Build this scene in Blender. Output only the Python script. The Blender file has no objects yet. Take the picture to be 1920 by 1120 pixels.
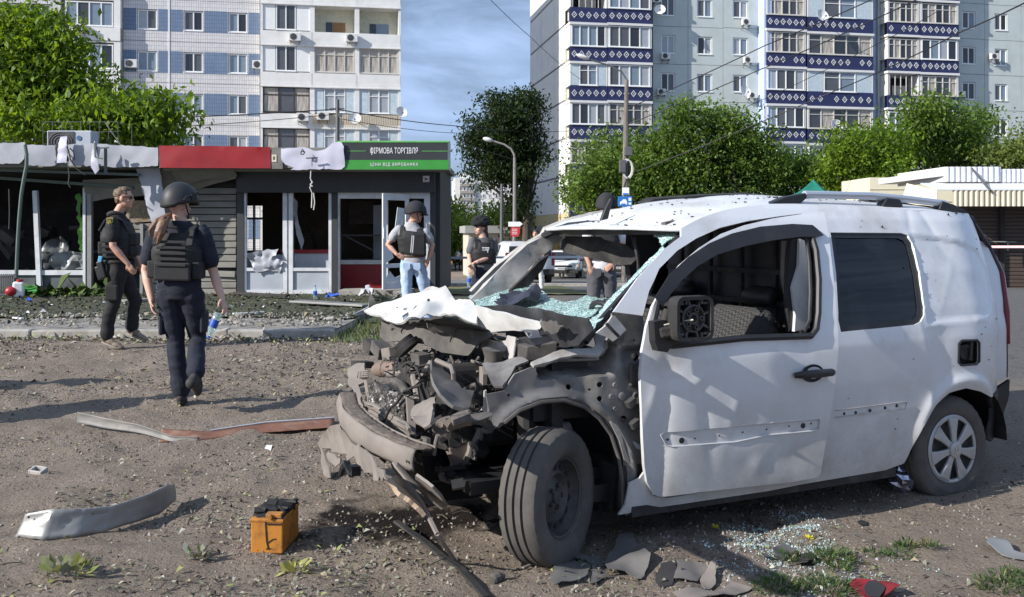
import bpy, math, random
import numpy as np
from mathutils import Vector, Matrix, noise
from mathutils.geometry import delaunay_2d_cdt
random.seed(7); RNG = np.random.default_rng(7)
SC = bpy.context.scene; COL = SC.collection
EYE = 1.53; FPX = 1792.0; CXP = 960.0; HOR = 435.0       # pixels of the 1920 px wide photograph
cam = bpy.data.cameras.new('camera'); camo = bpy.data.objects.new('camera', cam); COL.objects.link(camo)
camo.location = (0, 0, EYE); camo.rotation_euler = (math.pi/2, 0, 0)
cam.sensor_width = 36; cam.lens = 36*FPX/1920; cam.shift_y = -(560-HOR)/1920; cam.clip_end = 2000; cam.clip_start = .05
SC.camera = camo
SUN_AZ, SUN_EL = math.radians(28.6), math.radians(29)
LDIR = Vector((math.cos(SUN_AZ)*math.cos(SUN_EL), math.sin(SUN_AZ)*math.cos(SUN_EL), -math.sin(SUN_EL)))
sun = bpy.data.lights.new('sun', 'SUN'); suno = bpy.data.objects.new('sun', sun); COL.objects.link(suno)
sun.energy = 5.0; sun.angle = math.radians(.5); sun.color = (1, .96, .905)
suno.rotation_euler = LDIR.to_track_quat('-Z', 'Y').to_euler(); suno.location = (-20, -10, 30)
W = bpy.data.worlds.new('World'); SC.world = W; W.use_nodes = True
wn, wl = W.node_tree.nodes, W.node_tree.links; wn.clear()
wo = wn.new('ShaderNodeOutputWorld'); bg = wn.new('ShaderNodeBackground'); sk = wn.new('ShaderNodeTexSky')
sk.sky_type = 'NISHITA'; sk.sun_disc = False; sk.sun_elevation = SUN_EL; sk.sun_rotation = math.radians(240)
sk.air_density = 1.0; sk.dust_density = 1.2; sk.ozone_density = 3.0
tc = wn.new('ShaderNodeTexCoord'); mp = wn.new('ShaderNodeMapping'); mp.inputs['Scale'].default_value = (1.6, 1.6, 6.5); mp.inputs['Rotation'].default_value = (.35, .2, 0)
nz = wn.new('ShaderNodeTexNoise'); nz.inputs['Scale'].default_value = 2.6; nz.inputs['Detail'].default_value = 9; nz.inputs['Roughness'].default_value = .58; nz.inputs['Distortion'].default_value = .4
cr = wn.new('ShaderNodeValToRGB'); cr.color_ramp.elements[0].position = .36; cr.color_ramp.elements[1].position = .66
cr.color_ramp.elements[0].color = (.26, .26, .26, 1); cr.color_ramp.elements[1].color = (.95, .95, .95, 1)
mx = wn.new('ShaderNodeMixRGB'); mx.inputs[2].default_value = (8.2, 11.2, 17.0, 1)
wl.new(tc.outputs['Generated'], mp.inputs['Vector']); wl.new(mp.outputs[0], nz.inputs['Vector']); wl.new(nz.outputs['Fac'], cr.inputs[0])
wl.new(cr.outputs[0], mx.inputs[0]); wl.new(sk.outputs[0], mx.inputs[1]); wl.new(mx.outputs[0], bg.inputs[0]); wl.new(bg.outputs[0], wo.inputs[0])
bg.inputs[1].default_value = .05
vs = SC.view_settings; SC.display_settings.display_device = 'sRGB'; vs.view_transform = 'Standard'; vs.look = 'None'; vs.gamma = 1; vs.exposure = 0.42; vs.use_curve_mapping = False
try: SC.cycles.max_bounces = 6; SC.cycles.transparent_max_bounces = 8; SC.cycles.use_denoising = True
except Exception: pass
def P(px, py, Y): return Vector(((px-CXP)/FPX*Y, Y, EYE+(HOR-py)/FPX*Y))
def lin(c): return tuple(((x/255/12.92) if x/255 <= .04045 else ((x/255+.055)/1.055)**2.4) for x in c)
def interp(x, xs, ys): return float(np.interp(x, xs, ys))
GYS = [-20, 5, 7.65, 10.9, 12, 20, 28, 48, 71, 120, 160]; GZS = [0, 0, .12, .19, .20, .2, -.12, -.80, -1.35, -2.2, -2.4]
def gz(x, y): return interp(y, GYS, GZS)
def G(px, py, add=0):                                     # pixel -> point on the ground
    d = np.array([(px-CXP)/FPX, 1, (HOR-py)/FPX]); t = 5.
    for _ in range(40): t = .5*t+.5*max(.5, (gz(0, t)+add-EYE)/d[2])
    return Vector((d[0]*t, t, EYE+d[2]*t))
MATS = {}
def mat(name, col, rough=.7, metal=0., var=.12, scale=6., bump=0., bscale=60., col2=None, thr=(.45, .65), spec=.5, coat=0., detail=6., tint=None, tscale=1.2, tthr=(.5, .7), emit=None, stretch=None):
    """noise-varied Principled material: two tones, an optional patchy second colour, fine bump"""
    if name in MATS: return MATS[name]
    m = bpy.data.materials.new(name); m.use_nodes = True; nt = m.node_tree; N, L = nt.nodes, nt.links
    b = N['Principled BSDF']; b.inputs['Roughness'].default_value = rough; b.inputs['Metallic'].default_value = metal
    b.inputs['Specular IOR Level'].default_value = spec
    if coat: b.inputs['Coat Weight'].default_value = coat; b.inputs['Coat Roughness'].default_value = .15
    t = N.new('ShaderNodeTexCoord'); src = t.outputs['Object']
    if stretch:
        mpn = N.new('ShaderNodeMapping'); mpn.inputs['Scale'].default_value = stretch; L.new(src, mpn.inputs['Vector']); src = mpn.outputs[0]
    n = N.new('ShaderNodeTexNoise'); n.inputs['Scale'].default_value = scale; n.inputs['Detail'].default_value = detail; n.inputs['Roughness'].default_value = .6
    L.new(src, n.inputs['Vector'])
    r = N.new('ShaderNodeValToRGB'); r.color_ramp.elements[0].position = .3; r.color_ramp.elements[1].position = .7
    r.color_ramp.elements[0].color = (*[max(0, c*(1-var)) for c in col], 1); r.color_ramp.elements[1].color = (*[min(1, c*(1+var)) for c in col], 1)
    L.new(n.outputs['Fac'], r.inputs[0]); out = r.outputs[0]
    for c2, sc2, th in ((col2, scale*.35, thr), (tint, tscale, tthr)):
        if c2 is None: continue
        n2 = N.new('ShaderNodeTexNoise'); n2.inputs['Scale'].default_value = sc2; n2.inputs['Detail'].default_value = 8; n2.inputs['Roughness'].default_value = .65
        L.new(src, n2.inputs['Vector'])
        r2 = N.new('ShaderNodeValToRGB'); r2.color_ramp.elements[0].position, r2.color_ramp.elements[1].position = th
        L.new(n2.outputs['Fac'], r2.inputs[0])
        mx = N.new('ShaderNodeMixRGB'); mx.inputs[2].default_value = (*c2, 1); L.new(r2.outputs[0], mx.inputs[0]); L.new(out, mx.inputs[1]); out = mx.outputs[0]
    L.new(out, b.inputs['Base Color'])
    if bump:
        n3 = N.new('ShaderNodeTexNoise'); n3.inputs['Scale'].default_value = bscale; n3.inputs['Detail'].default_value = 5
        L.new(src, n3.inputs['Vector']); bp = N.new('ShaderNodeBump'); bp.inputs['Strength'].default_value = bump; bp.inputs['Distance'].default_value = .005
        L.new(n3.outputs['Fac'], bp.inputs['Height']); L.new(bp.outputs[0], b.inputs['Normal'])
    MATS[name] = m; return m
def leafmat(name, col, trans=.5, var=.35):
    m = bpy.data.materials.new(name); m.use_nodes = True; nt = m.node_tree; N, L = nt.nodes, nt.links
    b = N['Principled BSDF']; b.inputs['Roughness'].default_value = .55; b.inputs['Specular IOR Level'].default_value = .35
    t = N.new('ShaderNodeTexCoord'); n = N.new('ShaderNodeTexNoise'); n.inputs['Scale'].default_value = 1.7; n.inputs['Detail'].default_value = 5
    L.new(t.outputs['Object'], n.inputs['Vector']); r = N.new('ShaderNodeValToRGB'); r.color_ramp.elements[0].position = .3; r.color_ramp.elements[1].position = .7
    r.color_ramp.elements[0].color = (*[c*(1-var) for c in col], 1); r.color_ramp.elements[1].color = (*[c*(1+var) for c in col], 1)
    L.new(n.outputs['Fac'], r.inputs[0]); L.new(r.outputs[0], b.inputs['Base Color'])
    tr = N.new('ShaderNodeBsdfTranslucent'); hs = N.new('ShaderNodeMixRGB'); hs.blend_type = 'MULTIPLY'; hs.inputs[0].default_value = 1; hs.inputs[2].default_value = (1.5, 1.35, .5, 1)
    L.new(r.outputs[0], hs.inputs[1]); L.new(hs.outputs[0], tr.inputs[0])
    ms = N.new('ShaderNodeMixShader'); ms.inputs[0].default_value = trans; L.new(b.outputs[0], ms.inputs[1]); L.new(tr.outputs[0], ms.inputs[2]); L.new(ms.outputs[0], N['Material Output'].inputs[0])
    return m
def glassmat(name, col, alpha=.5, rough=.05, crack=0, white=.5):
    """thin see-through pane; crack>0 adds a crazed white-green net"""
    m = bpy.data.materials.new(name); m.use_nodes = True; nt = m.node_tree; N, L = nt.nodes, nt.links
    b = N['Principled BSDF']; b.inputs['Base Color'].default_value = (*col, 1); b.inputs['Roughness'].default_value = rough
    tr = N.new('ShaderNodeBsdfTransparent'); tr.inputs[0].default_value = (.8, .95, .9, 1)
    ms = N.new('ShaderNodeMixShader'); ms.inputs[0].default_value = alpha
    L.new(tr.outputs[0], ms.inputs[1]); L.new(b.outputs[0], ms.inputs[2]); L.new(ms.outputs[0], N['Material Output'].inputs[0])
    if crack:
        t = N.new('ShaderNodeTexCoord'); v = N.new('ShaderNodeTexVoronoi'); v.feature = 'DISTANCE_TO_EDGE'; v.inputs['Scale'].default_value = crack
        wv = N.new('ShaderNodeTexNoise'); wv.inputs['Scale'].default_value = crack*.3; ad = N.new('ShaderNodeMixRGB'); ad.blend_type = 'ADD'; ad.inputs[0].default_value = .06
        L.new(t.outputs['Object'], wv.inputs['Vector']); L.new(t.outputs['Object'], ad.inputs[1]); L.new(wv.outputs['Color'], ad.inputs[2]); L.new(ad.outputs[0], v.inputs['Vector'])
        r = N.new('ShaderNodeValToRGB'); r.color_ramp.elements[0].position = .02; r.color_ramp.elements[1].position = .16
        r.color_ramp.elements[0].color = (1, 1, 1, 1); r.color_ramp.elements[1].color = (0, 0, 0, 1); L.new(v.outputs['Distance'], r.inputs[0])
        n2 = N.new('ShaderNodeTexNoise'); n2.inputs['Scale'].default_value = 9; n2.inputs['Detail'].default_value = 6; L.new(t.outputs['Object'], n2.inputs['Vector'])
        r3 = N.new('ShaderNodeValToRGB'); r3.color_ramp.elements[0].position = .38; r3.color_ramp.elements[1].position = .62; L.new(n2.outputs['Fac'], r3.inputs[0])
        c1 = N.new('ShaderNodeMixRGB'); c1.inputs[1].default_value = (*col, 1); c1.inputs[2].default_value = (*[c*1.9 for c in col], 1); L.new(r3.outputs[0], c1.inputs[0])
        c2 = N.new('ShaderNodeMixRGB'); c2.inputs[2].default_value = (white*.85, white, white*.97, 1); L.new(r.outputs[0], c2.inputs[0]); L.new(c1.outputs[0], c2.inputs[1]); L.new(c2.outputs[0], b.inputs['Base Color'])
        mth = N.new('ShaderNodeMath'); mth.operation = 'MULTIPLY_ADD'; mth.inputs[1].default_value = 1-alpha; mth.inputs[2].default_value = alpha; L.new(r.outputs[0], mth.inputs[0]); L.new(mth.outputs[0], ms.inputs[0])
        bp = N.new('ShaderNodeBump'); bp.inputs['Strength'].default_value = .6; bp.inputs['Distance'].default_value = .01; L.new(v.outputs['Distance'], bp.inputs['Height']); L.new(bp.outputs[0], b.inputs['Normal'])
    return m
def link(o, parent=None):
    COL.objects.link(o)
    if parent is not None: o.parent = parent
    return o
def tag(o, label=None, cat=None, group=None, kind=None):
    if label: o['label'] = label
    if cat: o['category'] = cat
    if group: o['group'] = group
    if kind: o['kind'] = kind
    return o
def empty(name, loc=(0, 0, 0), rz=0, label=None, cat=None, group=None):
    o = bpy.data.objects.new(name, None); o.empty_display_size = .1; COL.objects.link(o); o.location = loc; o.rotation_euler = (0, 0, rz)
    return tag(o, label, cat, group)
def inst(name, me, parent=None, loc=(0, 0, 0), rot=(0, 0, 0), scale=(1, 1, 1)):
    o = bpy.data.objects.new(name, me); link(o, parent); o.location = loc; o.rotation_euler = rot; o.scale = scale; return o
KIDS = {}
def copy_tree(o, parent=None, kids=None):
    if kids is None:
        kids = {}
        for x in bpy.data.objects:
            if x.parent: kids.setdefault(x.parent.name, []).append(x)
    c = o.copy(); COL.objects.link(c)
    if parent is not None: c.parent = parent
    for ch in kids.get(o.name, []): copy_tree(ch, c, kids)
    return c
def basis(axis):
    z = Vector(axis).normalized(); x = z.orthogonal().normalized(); return x, z.cross(x), z
class MB:
    def __init__(s): s.v = []; s.f = []; s.m = []; s.cm = 0
    def add(s, vs, fs):
        n = len(s.v); s.v += [tuple(v) for v in vs]; s.f += [tuple(i+n for i in f) for f in fs]; s.m += [s.cm]*len(fs); return s
    def box(s, c, d, R=None):
        c = Vector(c); vs = [Vector((x*d[0]/2, y*d[1]/2, z*d[2]/2)) for x in (-1, 1) for y in (-1, 1) for z in (-1, 1)]
        if R is not None: vs = [R @ v for v in vs]
        return s.add([c+v for v in vs], [(0, 1, 3, 2), (4, 6, 7, 5), (0, 4, 5, 1), (2, 3, 7, 6), (0, 2, 6, 4), (1, 5, 7, 3)])
    def box2(s, a, b): return s.box([(x+y)/2 for x, y in zip(a, b)], [abs(y-x) for x, y in zip(a, b)])
    def bar(s, p, q, w, h=None, up=(0, 0, 1)):
        p, q = Vector(p), Vector(q); d = q-p; x = d.normalized(); u = Vector(up)
        if abs(x.dot(u)) > .98: u = Vector((0, 1, 0))
        y = u.cross(x).normalized(); z = x.cross(y); R = Matrix((x, y, z)).transposed()
        return s.box((p+q)/2, (d.length, w, h or w), R)
    def tube(s, pts, r, n=8, cap=True):
        pts = [Vector(p) for p in pts]; k = len(pts); rs = r if isinstance(r, (list, tuple)) else [r]*k
        vs = []; px = None
        for i, p in enumerate(pts):
            d = (pts[min(i+1, k-1)]-pts[max(i-1, 0)])
            d = d.normalized() if d.length > 1e-9 else Vector((0, 0, 1))
            if px is None: x = d.orthogonal().normalized()
            else:
                x = px-d*px.dot(d); x = x.normalized() if x.length > 1e-6 else d.orthogonal().normalized()
            px = x; y = d.cross(x)
            vs += [p+(x*math.cos(2*math.pi*j/n)+y*math.sin(2*math.pi*j/n))*rs[i] for j in range(n)]
        fs = [(i*n+j, i*n+(j+1) % n, (i+1)*n+(j+1) % n, (i+1)*n+j) for i in range(k-1) for j in range(n)]
        if cap: fs += [tuple(range(n-1, -1, -1)), tuple(range((k-1)*n, k*n))]
        return s.add(vs, fs)
    def prism(s, pts, vec):
        vec = Vector(vec); pts = [Vector(p) for p in pts]; n = len(pts)
        return s.add(pts+[p+vec for p in pts], [tuple(range(n)), tuple(range(2*n-1, n-1, -1))]+[(i, i+n, (i+1) % n+n, (i+1) % n) for i in range(n)])
    def lathe(s, prof, n=24, c=(0, 0, 0), axis=(0, 0, 1), cap=False):
        x, y, z = basis(axis); c = Vector(c); vs = []
        for r, h in prof: vs += [c+z*h+(x*math.cos(2*math.pi*j/n)+y*math.sin(2*math.pi*j/n))*r for j in range(n)]
        k = len(prof); fs = [(i*n+j, i*n+(j+1) % n, (i+1)*n+(j+1) % n, (i+1)*n+j) for i in range(k-1) for j in range(n)]
        if cap: fs += [tuple(range(n-1, -1, -1)), tuple(range((k-1)*n, k*n))]
        return s.add(vs, fs)
    def grid(s, nu, nv, fn):
        vs = [fn(i/(nu-1), j/(nv-1)) for i in range(nu) for j in range(nv)]
        return s.add(vs, [(i*nv+j, (i+1)*nv+j, (i+1)*nv+j+1, i*nv+j+1) for i in range(nu-1) for j in range(nv-1)])
    def ball(s, c, r, n=10, m=7, sq=(1, 1, 1), R=None):
        c = Vector(c); vs = []
        for i in range(m+1):
            t = math.pi*i/m
            for j in range(n):
                p = 2*math.pi*j/n; v = Vector((math.sin(t)*math.cos(p)*r*sq[0], math.sin(t)*math.sin(p)*r*sq[1], math.cos(t)*r*sq[2])); vs.append(c+(R @ v if R is not None else v))
        return s.add(vs, [(i*n+j, (i+1)*n+j, (i+1)*n+(j+1) % n, i*n+(j+1) % n) for i in range(m) for j in range(n)])
    def mesh(s, name, mats, smooth=False, angle=35):
        me = bpy.data.meshes.new(name); me.from_pydata(s.v, [], s.f)
        mats = mats if isinstance(mats, (list, tuple)) else [mats]
        for m in mats: me.materials.append(m)
        if len(mats) > 1: me.polygons.foreach_set('material_index', s.m)
        if smooth: shade(me, angle)
        me.update(); return me
    def build(s, name, mats, parent=None, smooth=False, bev=0, angle=35, seg=2):
        o = bpy.data.objects.new(name, s.mesh(name, mats, smooth, angle)); link(o, parent)
        if bev:
            b = o.modifiers.new('bevel', 'BEVEL'); b.width = bev; b.segments = seg; b.limit_method = 'ANGLE'
        return o
def shade(me, angle=35):
    me.polygons.foreach_set('use_smooth', [True]*len(me.polygons))
    if angle < 180: me.set_sharp_from_angle(angle=math.radians(angle))
def npmesh(name, V, Fq, mats, midx=None, smooth=False):
    """fast mesh from arrays; Fq is (n,k) faces"""
    me = bpy.data.meshes.new(name); V = np.asarray(V, np.float32); Fq = np.asarray(Fq, np.int32); n, k = Fq.shape
    me.vertices.add(len(V)); me.vertices.foreach_set('co', V.ravel()); me.loops.add(n*k); me.loops.foreach_set('vertex_index', Fq.ravel())
    me.polygons.add(n); me.polygons.foreach_set('loop_start', np.arange(0, n*k, k, dtype=np.int32)); me.polygons.foreach_set('loop_total', np.full(n, k, np.int32))
    for m in mats: me.materials.append(m)
    if midx is not None: me.polygons.foreach_set('material_index', np.asarray(midx, np.int32))
    if smooth: me.polygons.foreach_set('use_smooth', np.ones(n, bool))
    me.update(calc_edges=True); me.validate(); return me
def inpoly(pts, poly):
    x, y = pts[:, 0], pts[:, 1]; c = np.zeros(len(pts), bool); n = len(poly)
    for i in range(n):
        x1, y1 = poly[i]; x2, y2 = poly[(i+1) % n]
        k = ((y1 > y) != (y2 > y))
        with np.errstate(divide='ignore', invalid='ignore'): c ^= k & (x < (x2-x1)*(y-y1)/((y2-y1) if y2 != y1 else 1e-12)+x1)
    return c
def segdist(pts, loop):
    d = np.full(len(pts), 1e9); n = len(loop)
    for i in range(n):
        a = np.array(loop[i]); b = np.array(loop[(i+1) % n]); ab = b-a; t = np.clip(((pts-a) @ ab)/max(ab @ ab, 1e-12), 0, 1)
        d = np.minimum(d, np.linalg.norm(pts-a-t[:, None]*ab, axis=1))
    return d
def cdt(outline, holes, step):
    vs, es = [], []
    for lp in [outline]+list(holes):
        q = []
        for i in range(len(lp)):
            a, b = np.array(lp[i], float), np.array(lp[(i+1) % len(lp)], float); n = max(1, int(np.linalg.norm(b-a)/step+.5))
            q += [a+(b-a)*k/n for k in range(n)]
        o = len(vs); vs += q; es += [(o+i, o+(i+1) % len(q)) for i in range(len(q))]
    o = np.array(outline); x0, y0 = o.min(0); x1, y1 = o.max(0)
    if max(x1-x0, y1-y0)/step > 1500: raise ValueError('plate too large %.1f %.1f' % (x1-x0, y1-y0))
    gx, gy = np.meshgrid(np.arange(x0, x1, step), np.arange(y0, y1, step*.87)); gx = gx+(np.arange(gx.shape[0]) % 2)[:, None]*step*.5
    g = np.c_[gx.ravel(), gy.ravel()]
    if len(g):
        k = inpoly(g, outline) & (segdist(g, outline) > step*.45)
        for h in holes: k &= ~inpoly(g, h) & (segdist(g, h) > step*.45)
        vs += list(g[k])
    r = delaunay_2d_cdt([Vector((float(v[0]), float(v[1]))) for v in vs], es, [], 0, 1e-7)
    V = np.array([(v.x, v.y) for v in r[0]]); T = np.array([f for f in r[2]]); c = V[T].mean(1)
    k = inpoly(c, outline)
    for h in holes: k &= ~inpoly(c, h)
    return V, T[k]
def sheet(name, outline, holes, step, fn, mats, parent=None, thick=.004, smooth=True, flip=False, midx=0, angle=40, soft=None):
    """a thin plate: outline with holes in 2-D, carried into 3-D by fn(u,v); real thickness and edges"""
    V2, T = cdt(outline, holes, step); V = np.array([tuple(fn(float(u), float(v))) for u, v in V2])
    if flip: T = T[:, ::-1]
    n = np.zeros_like(V); fnrm = np.cross(V[T[:, 1]]-V[T[:, 0]], V[T[:, 2]]-V[T[:, 0]])
    for k in range(3): np.add.at(n, T[:, k], fnrm)
    n /= np.maximum(np.linalg.norm(n, axis=1), 1e-12)[:, None]; N0 = len(V)
    B = V-n*thick
    cnt = {}
    for t in T:
        for a, b in ((t[0], t[1]), (t[1], t[2]), (t[2], t[0])): cnt[(a, b)] = cnt.get((a, b), 0)+1
    edge = [(a, b) for a, b in cnt if (b, a) not in cnt]
    verts = list(map(tuple, V))+list(map(tuple, B)); faces = [tuple(int(i) for i in t) for t in T]+[tuple(int(i)+N0 for i in t[::-1]) for t in T]
    for a, b in edge:
        k = len(verts); verts += [tuple(V[b]), tuple(V[a]), tuple(B[a]), tuple(B[b])]; faces.append((k, k+1, k+2, k+3))
    me = bpy.data.meshes.new(name); me.from_pydata(verts, [], faces)
    for m in (mats if isinstance(mats, (list, tuple)) else [mats]): me.materials.append(m)
    if smooth: shade(me, angle)
    me.update(); o = bpy.data.objects.new(name, me); link(o, parent)
    return o
def nz3(x, y, z, s=1.): return noise.noise(Vector((x*s, y*s, z*s)))
def fbm(x, y, z=0, s=1., o=3): return sum(noise.noise(Vector((x*s*2**i, y*s*2**i, z*s*2**i+7*i)))*.5**i for i in range(o))
def smooth01(x): x = min(1, max(0, x)); return x*x*(3-2*x)
def circ(cx, cy, r, n=14, ry=None): return [(cx+r*math.cos(2*math.pi*i/n), cy+(ry or r)*math.sin(2*math.pi*i/n)) for i in range(n)]
def ragged(loop, step, amp, seed=0):
    """break the straight edges of a 2-D loop into a torn edge"""
    rr = random.Random(seed); out = []
    for i in range(len(loop)):
        a, b = Vector(loop[i]), Vector(loop[(i+1) % len(loop)]); n = max(1, int((b-a).length/step)); nn = Vector((-(b-a).y, (b-a).x)).normalized() if (b-a).length else Vector((0, 0))
        for k in range(n): out.append(tuple(a+(b-a)*(k/n)+nn*(rr.uniform(-amp, amp) if k else rr.uniform(-amp, amp)*.3)))
    return out
def textobj(name, body, size, m, parent, loc, rot=(math.pi/2, 0, 0), ext=.004, sx=1., align='CENTER', sp=1.):
    c = bpy.data.curves.new(name, 'FONT'); c.body = body; c.size = size; c.space_character = sp; c.extrude = ext; c.align_x = align; c.align_y = 'CENTER'
    o = bpy.data.objects.new(name+'_tmp', c); COL.objects.link(o); bpy.context.view_layer.update()
    me = bpy.data.meshes.new_from_object(o.evaluated_get(bpy.context.evaluated_depsgraph_get())); bpy.data.objects.remove(o)
    me.materials.clear(); me.materials.append(m); t = bpy.data.objects.new(name, me); link(t, parent); t.location = loc; t.rotation_euler = rot; t.scale = (sx, 1, 1); return t
# ================================================================== GROUND
def vnoise(X, Y, s, seed):
    r = np.random.default_rng(seed); T = r.random((256, 256)); x, y = X*s, Y*s; xi, yi = np.floor(x).astype(int), np.floor(y).astype(int); fx, fy = x-xi, y-yi
    fx, fy = fx*fx*(3-2*fx), fy*fy*(3-2*fy); a = T[xi % 256, yi % 256]; b = T[(xi+1) % 256, yi % 256]; c = T[xi % 256, (yi+1) % 256]; d = T[(xi+1) % 256, (yi+1) % 256]
    return (a*(1-fx)+b*fx)*(1-fy)+(c*(1-fx)+d*fx)*fy-.5
def gbump(X, Y):
    w = np.clip((14-Y)/4, 0, 1)
    rt = np.clip((X-1.2)/1.5, 0, 1)                    # the ground right of the van is packed flatter
    h = (vnoise(X, Y, 1.1, 1)*.05+vnoise(X, Y, 3.1, 2)*.036+vnoise(X, Y, 7, 3)*.030*(1-.5*rt)+vnoise(X, Y, 13, 4)*.020*(1-.6*rt))
    return h*w*(1-.35*rt)
def gb(x, y): return gz(x, y)+float(gbump(np.array([x]), np.array([y]))[0])
xs = np.unique(np.concatenate([np.linspace(-400, -40, 8), np.linspace(-40, -7, 30), np.arange(-7, 6, .045), np.linspace(6, 40, 40), np.linspace(40, 400, 8)]))
ys = np.unique(np.concatenate([np.linspace(-30, 2, 8), np.arange(2, 9, .04), np.arange(9, 14, .09), np.linspace(14, 30, 30), np.linspace(30, 160, 30), np.linspace(160, 900, 10)]))
XX, YY = np.meshgrid(xs, ys, indexing='ij'); ZZ = np.interp(YY, GYS, GZS)+gbump(XX, YY); ZZ = np.where(YY > 160, -2.4, ZZ)
nx, ny = XX.shape; idx = np.arange(nx*ny).reshape(nx, ny)
FQ = np.stack([idx[:-1, :-1], idx[1:, :-1], idx[1:, 1:], idx[:-1, 1:]], -1).reshape(-1, 4)
def ground_material():
    m = bpy.data.materials.new('dusty_earth'); m.use_nodes = True; nt = m.node_tree; N, L = nt.nodes, nt.links; b = N['Principled BSDF']; b.inputs['Roughness'].default_value = .95; b.inputs['Specular IOR Level'].default_value = .15
    t = N.new('ShaderNodeTexCoord').outputs['Object']
    def ns(s, d=6, r=.6):
        n = N.new('ShaderNodeTexNoise'); n.inputs['Scale'].default_value = s; n.inputs['Detail'].default_value = d; n.inputs['Roughness'].default_value = r; L.new(t, n.inputs['Vector']); return n.outputs['Fac']
    def ramp(f, a, b_, ca=(0, 0, 0), cb=(1, 1, 1)):
        r = N.new('ShaderNodeValToRGB'); e = r.color_ramp.elements; e[0].position, e[1].position = a, b_; e[0].color = (*ca, 1); e[1].color = (*cb, 1); L.new(f, r.inputs[0]); return r.outputs[0]
    def mix(f, a, c, blend='MIX'):
        x = N.new('ShaderNodeMixRGB'); x.blend_type = blend
        if isinstance(f, float): x.inputs[0].default_value = f
        else: L.new(f, x.inputs[0])
        for k, v in ((1, a), (2, c)):
            if isinstance(v, tuple): x.inputs[k].default_value = (*v, 1)
            else: L.new(v, x.inputs[k])
        return x.outputs[0]
    base = ramp(ns(2.2, 8), .3, .7, (.20, .161, .128), (.335, .278, .226))
    base = mix(ramp(ns(11, 8, .7), .42, .62), base, (.28, .228, .182))
    base = mix(ramp(ns(70, 4, .7), .55, .66), base, (.075, .06, .048))
    base = mix(ramp(ns(95, 3, .7), .64, .70), base, (.36, .33, .29))
    sp = N.new('ShaderNodeSeparateXYZ'); L.new(t, sp.inputs[0])
    def mth(op, a, b_=None):
        x = N.new('ShaderNodeMath'); x.operation = op
        for k, v in ((0, a), (1, b_)):
            if v is None: continue
            if isinstance(v, (int, float)): x.inputs[k].default_value = v
            else: L.new(v, x.inputs[k])
        return x.outputs[0]
    r = mth('ADD', sp.outputs['X'], mth('MULTIPLY', ns(1.3, 5), 1.4)); base = mix(ramp(r, 1.4, 2.4), base, mix(ramp(ns(40, 6, .7), .4, .65), (.33, .278, .232), (.24, .199, .165)))
    far = mth('ADD', sp.outputs['Y'], mth('MULTIPLY', ns(.8, 5), 1.6)); mr = N.new('ShaderNodeMapRange'); mr.inputs[1].default_value = 8.6; mr.inputs[2].default_value = 10.2; L.new(far, mr.inputs[0])
    mr2 = N.new('ShaderNodeMapRange'); mr2.inputs[1].default_value = 0; mr2.inputs[2].default_value = 1.5; L.new(sp.outputs['X'], mr2.inputs[0])
    base = mix(mth('MULTIPLY', mr.outputs[0], mr2.outputs[0]), base, mix(ramp(ns(14, 8, .7), .4, .65), (.17, .165, .16), (.11, .108, .106)))
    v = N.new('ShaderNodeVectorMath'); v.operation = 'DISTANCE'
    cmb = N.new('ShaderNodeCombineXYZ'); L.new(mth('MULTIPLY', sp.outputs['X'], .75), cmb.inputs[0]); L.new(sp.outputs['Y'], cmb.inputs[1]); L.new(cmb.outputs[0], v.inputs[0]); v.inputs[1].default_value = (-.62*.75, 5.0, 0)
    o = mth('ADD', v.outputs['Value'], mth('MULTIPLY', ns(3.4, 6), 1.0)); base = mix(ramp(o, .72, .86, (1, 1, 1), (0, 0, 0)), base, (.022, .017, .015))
    L.new(base, b.inputs['Base Color'])
    bp = N.new('ShaderNodeBump'); bp.inputs['Strength'].default_value = 1.; bp.inputs['Distance'].default_value = .04
    hsum = mth('ADD', mth('MULTIPLY', ns(24, 8, .72), 1.0), mth('MULTIPLY', ns(80, 4, .7), .4)); L.new(hsum, bp.inputs['Height']); L.new(bp.outputs[0], b.inputs['Normal'])
    return m
me = npmesh('ground', np.c_[XX.ravel(), YY.ravel(), ZZ.ravel()], FQ, [ground_material()], smooth=True)
tag(inst('ground', me), kind='structure')
M_conc = mat('dusty_concrete', (.36, .335, .30), .9, bump=.5, bscale=30, scale=9, col2=(.22, .20, .17))
M_plaza = mat('littered_plaza', (.27, .25, .225), .95, bump=.7, bscale=40, scale=8, col2=(.13, .12, .09))
mb = MB(); PX1 = -2.22
def plz(x, y): return .30-.006*(y-12)
g = MB(); g.grid(90, 40, lambda u, v: (-40+u*(PX1+40), 12.08+v*13, plz(0, 12.08+v*13)+.02*fbm((-40+u*(PX1+40))*.8, v*13*.8)))
pav = g.build('pavement', M_plaza, None, True); tag(pav, kind='structure')
g = MB(); g.box2((PX1-.14, 12.1, -.2), (PX1, 24, .285)); g.build('pavement_edge', M_conc, pav)
x = -14.
while x < PX1-.05:
    l = min(1.0, PX1-x); k = MB(); gap = .012; rnd = random.uniform(-.012, .012)
    k.box((x+l/2, 11.98+rnd, .13+random.uniform(-.008, .006)), (l-gap, .15, .36), Matrix.Rotation(random.uniform(-.008, .008), 3, 'Z') @ Matrix.Rotation(random.uniform(-.006, .006), 3, 'Y'))
    if not (-4.95 < x < -4.3): k.build('kerb_stone', M_conc, pav, bev=.02)
    x += 1.0
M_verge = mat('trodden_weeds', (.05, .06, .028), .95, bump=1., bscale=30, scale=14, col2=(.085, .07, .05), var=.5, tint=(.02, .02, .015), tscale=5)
g = MB()
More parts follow.
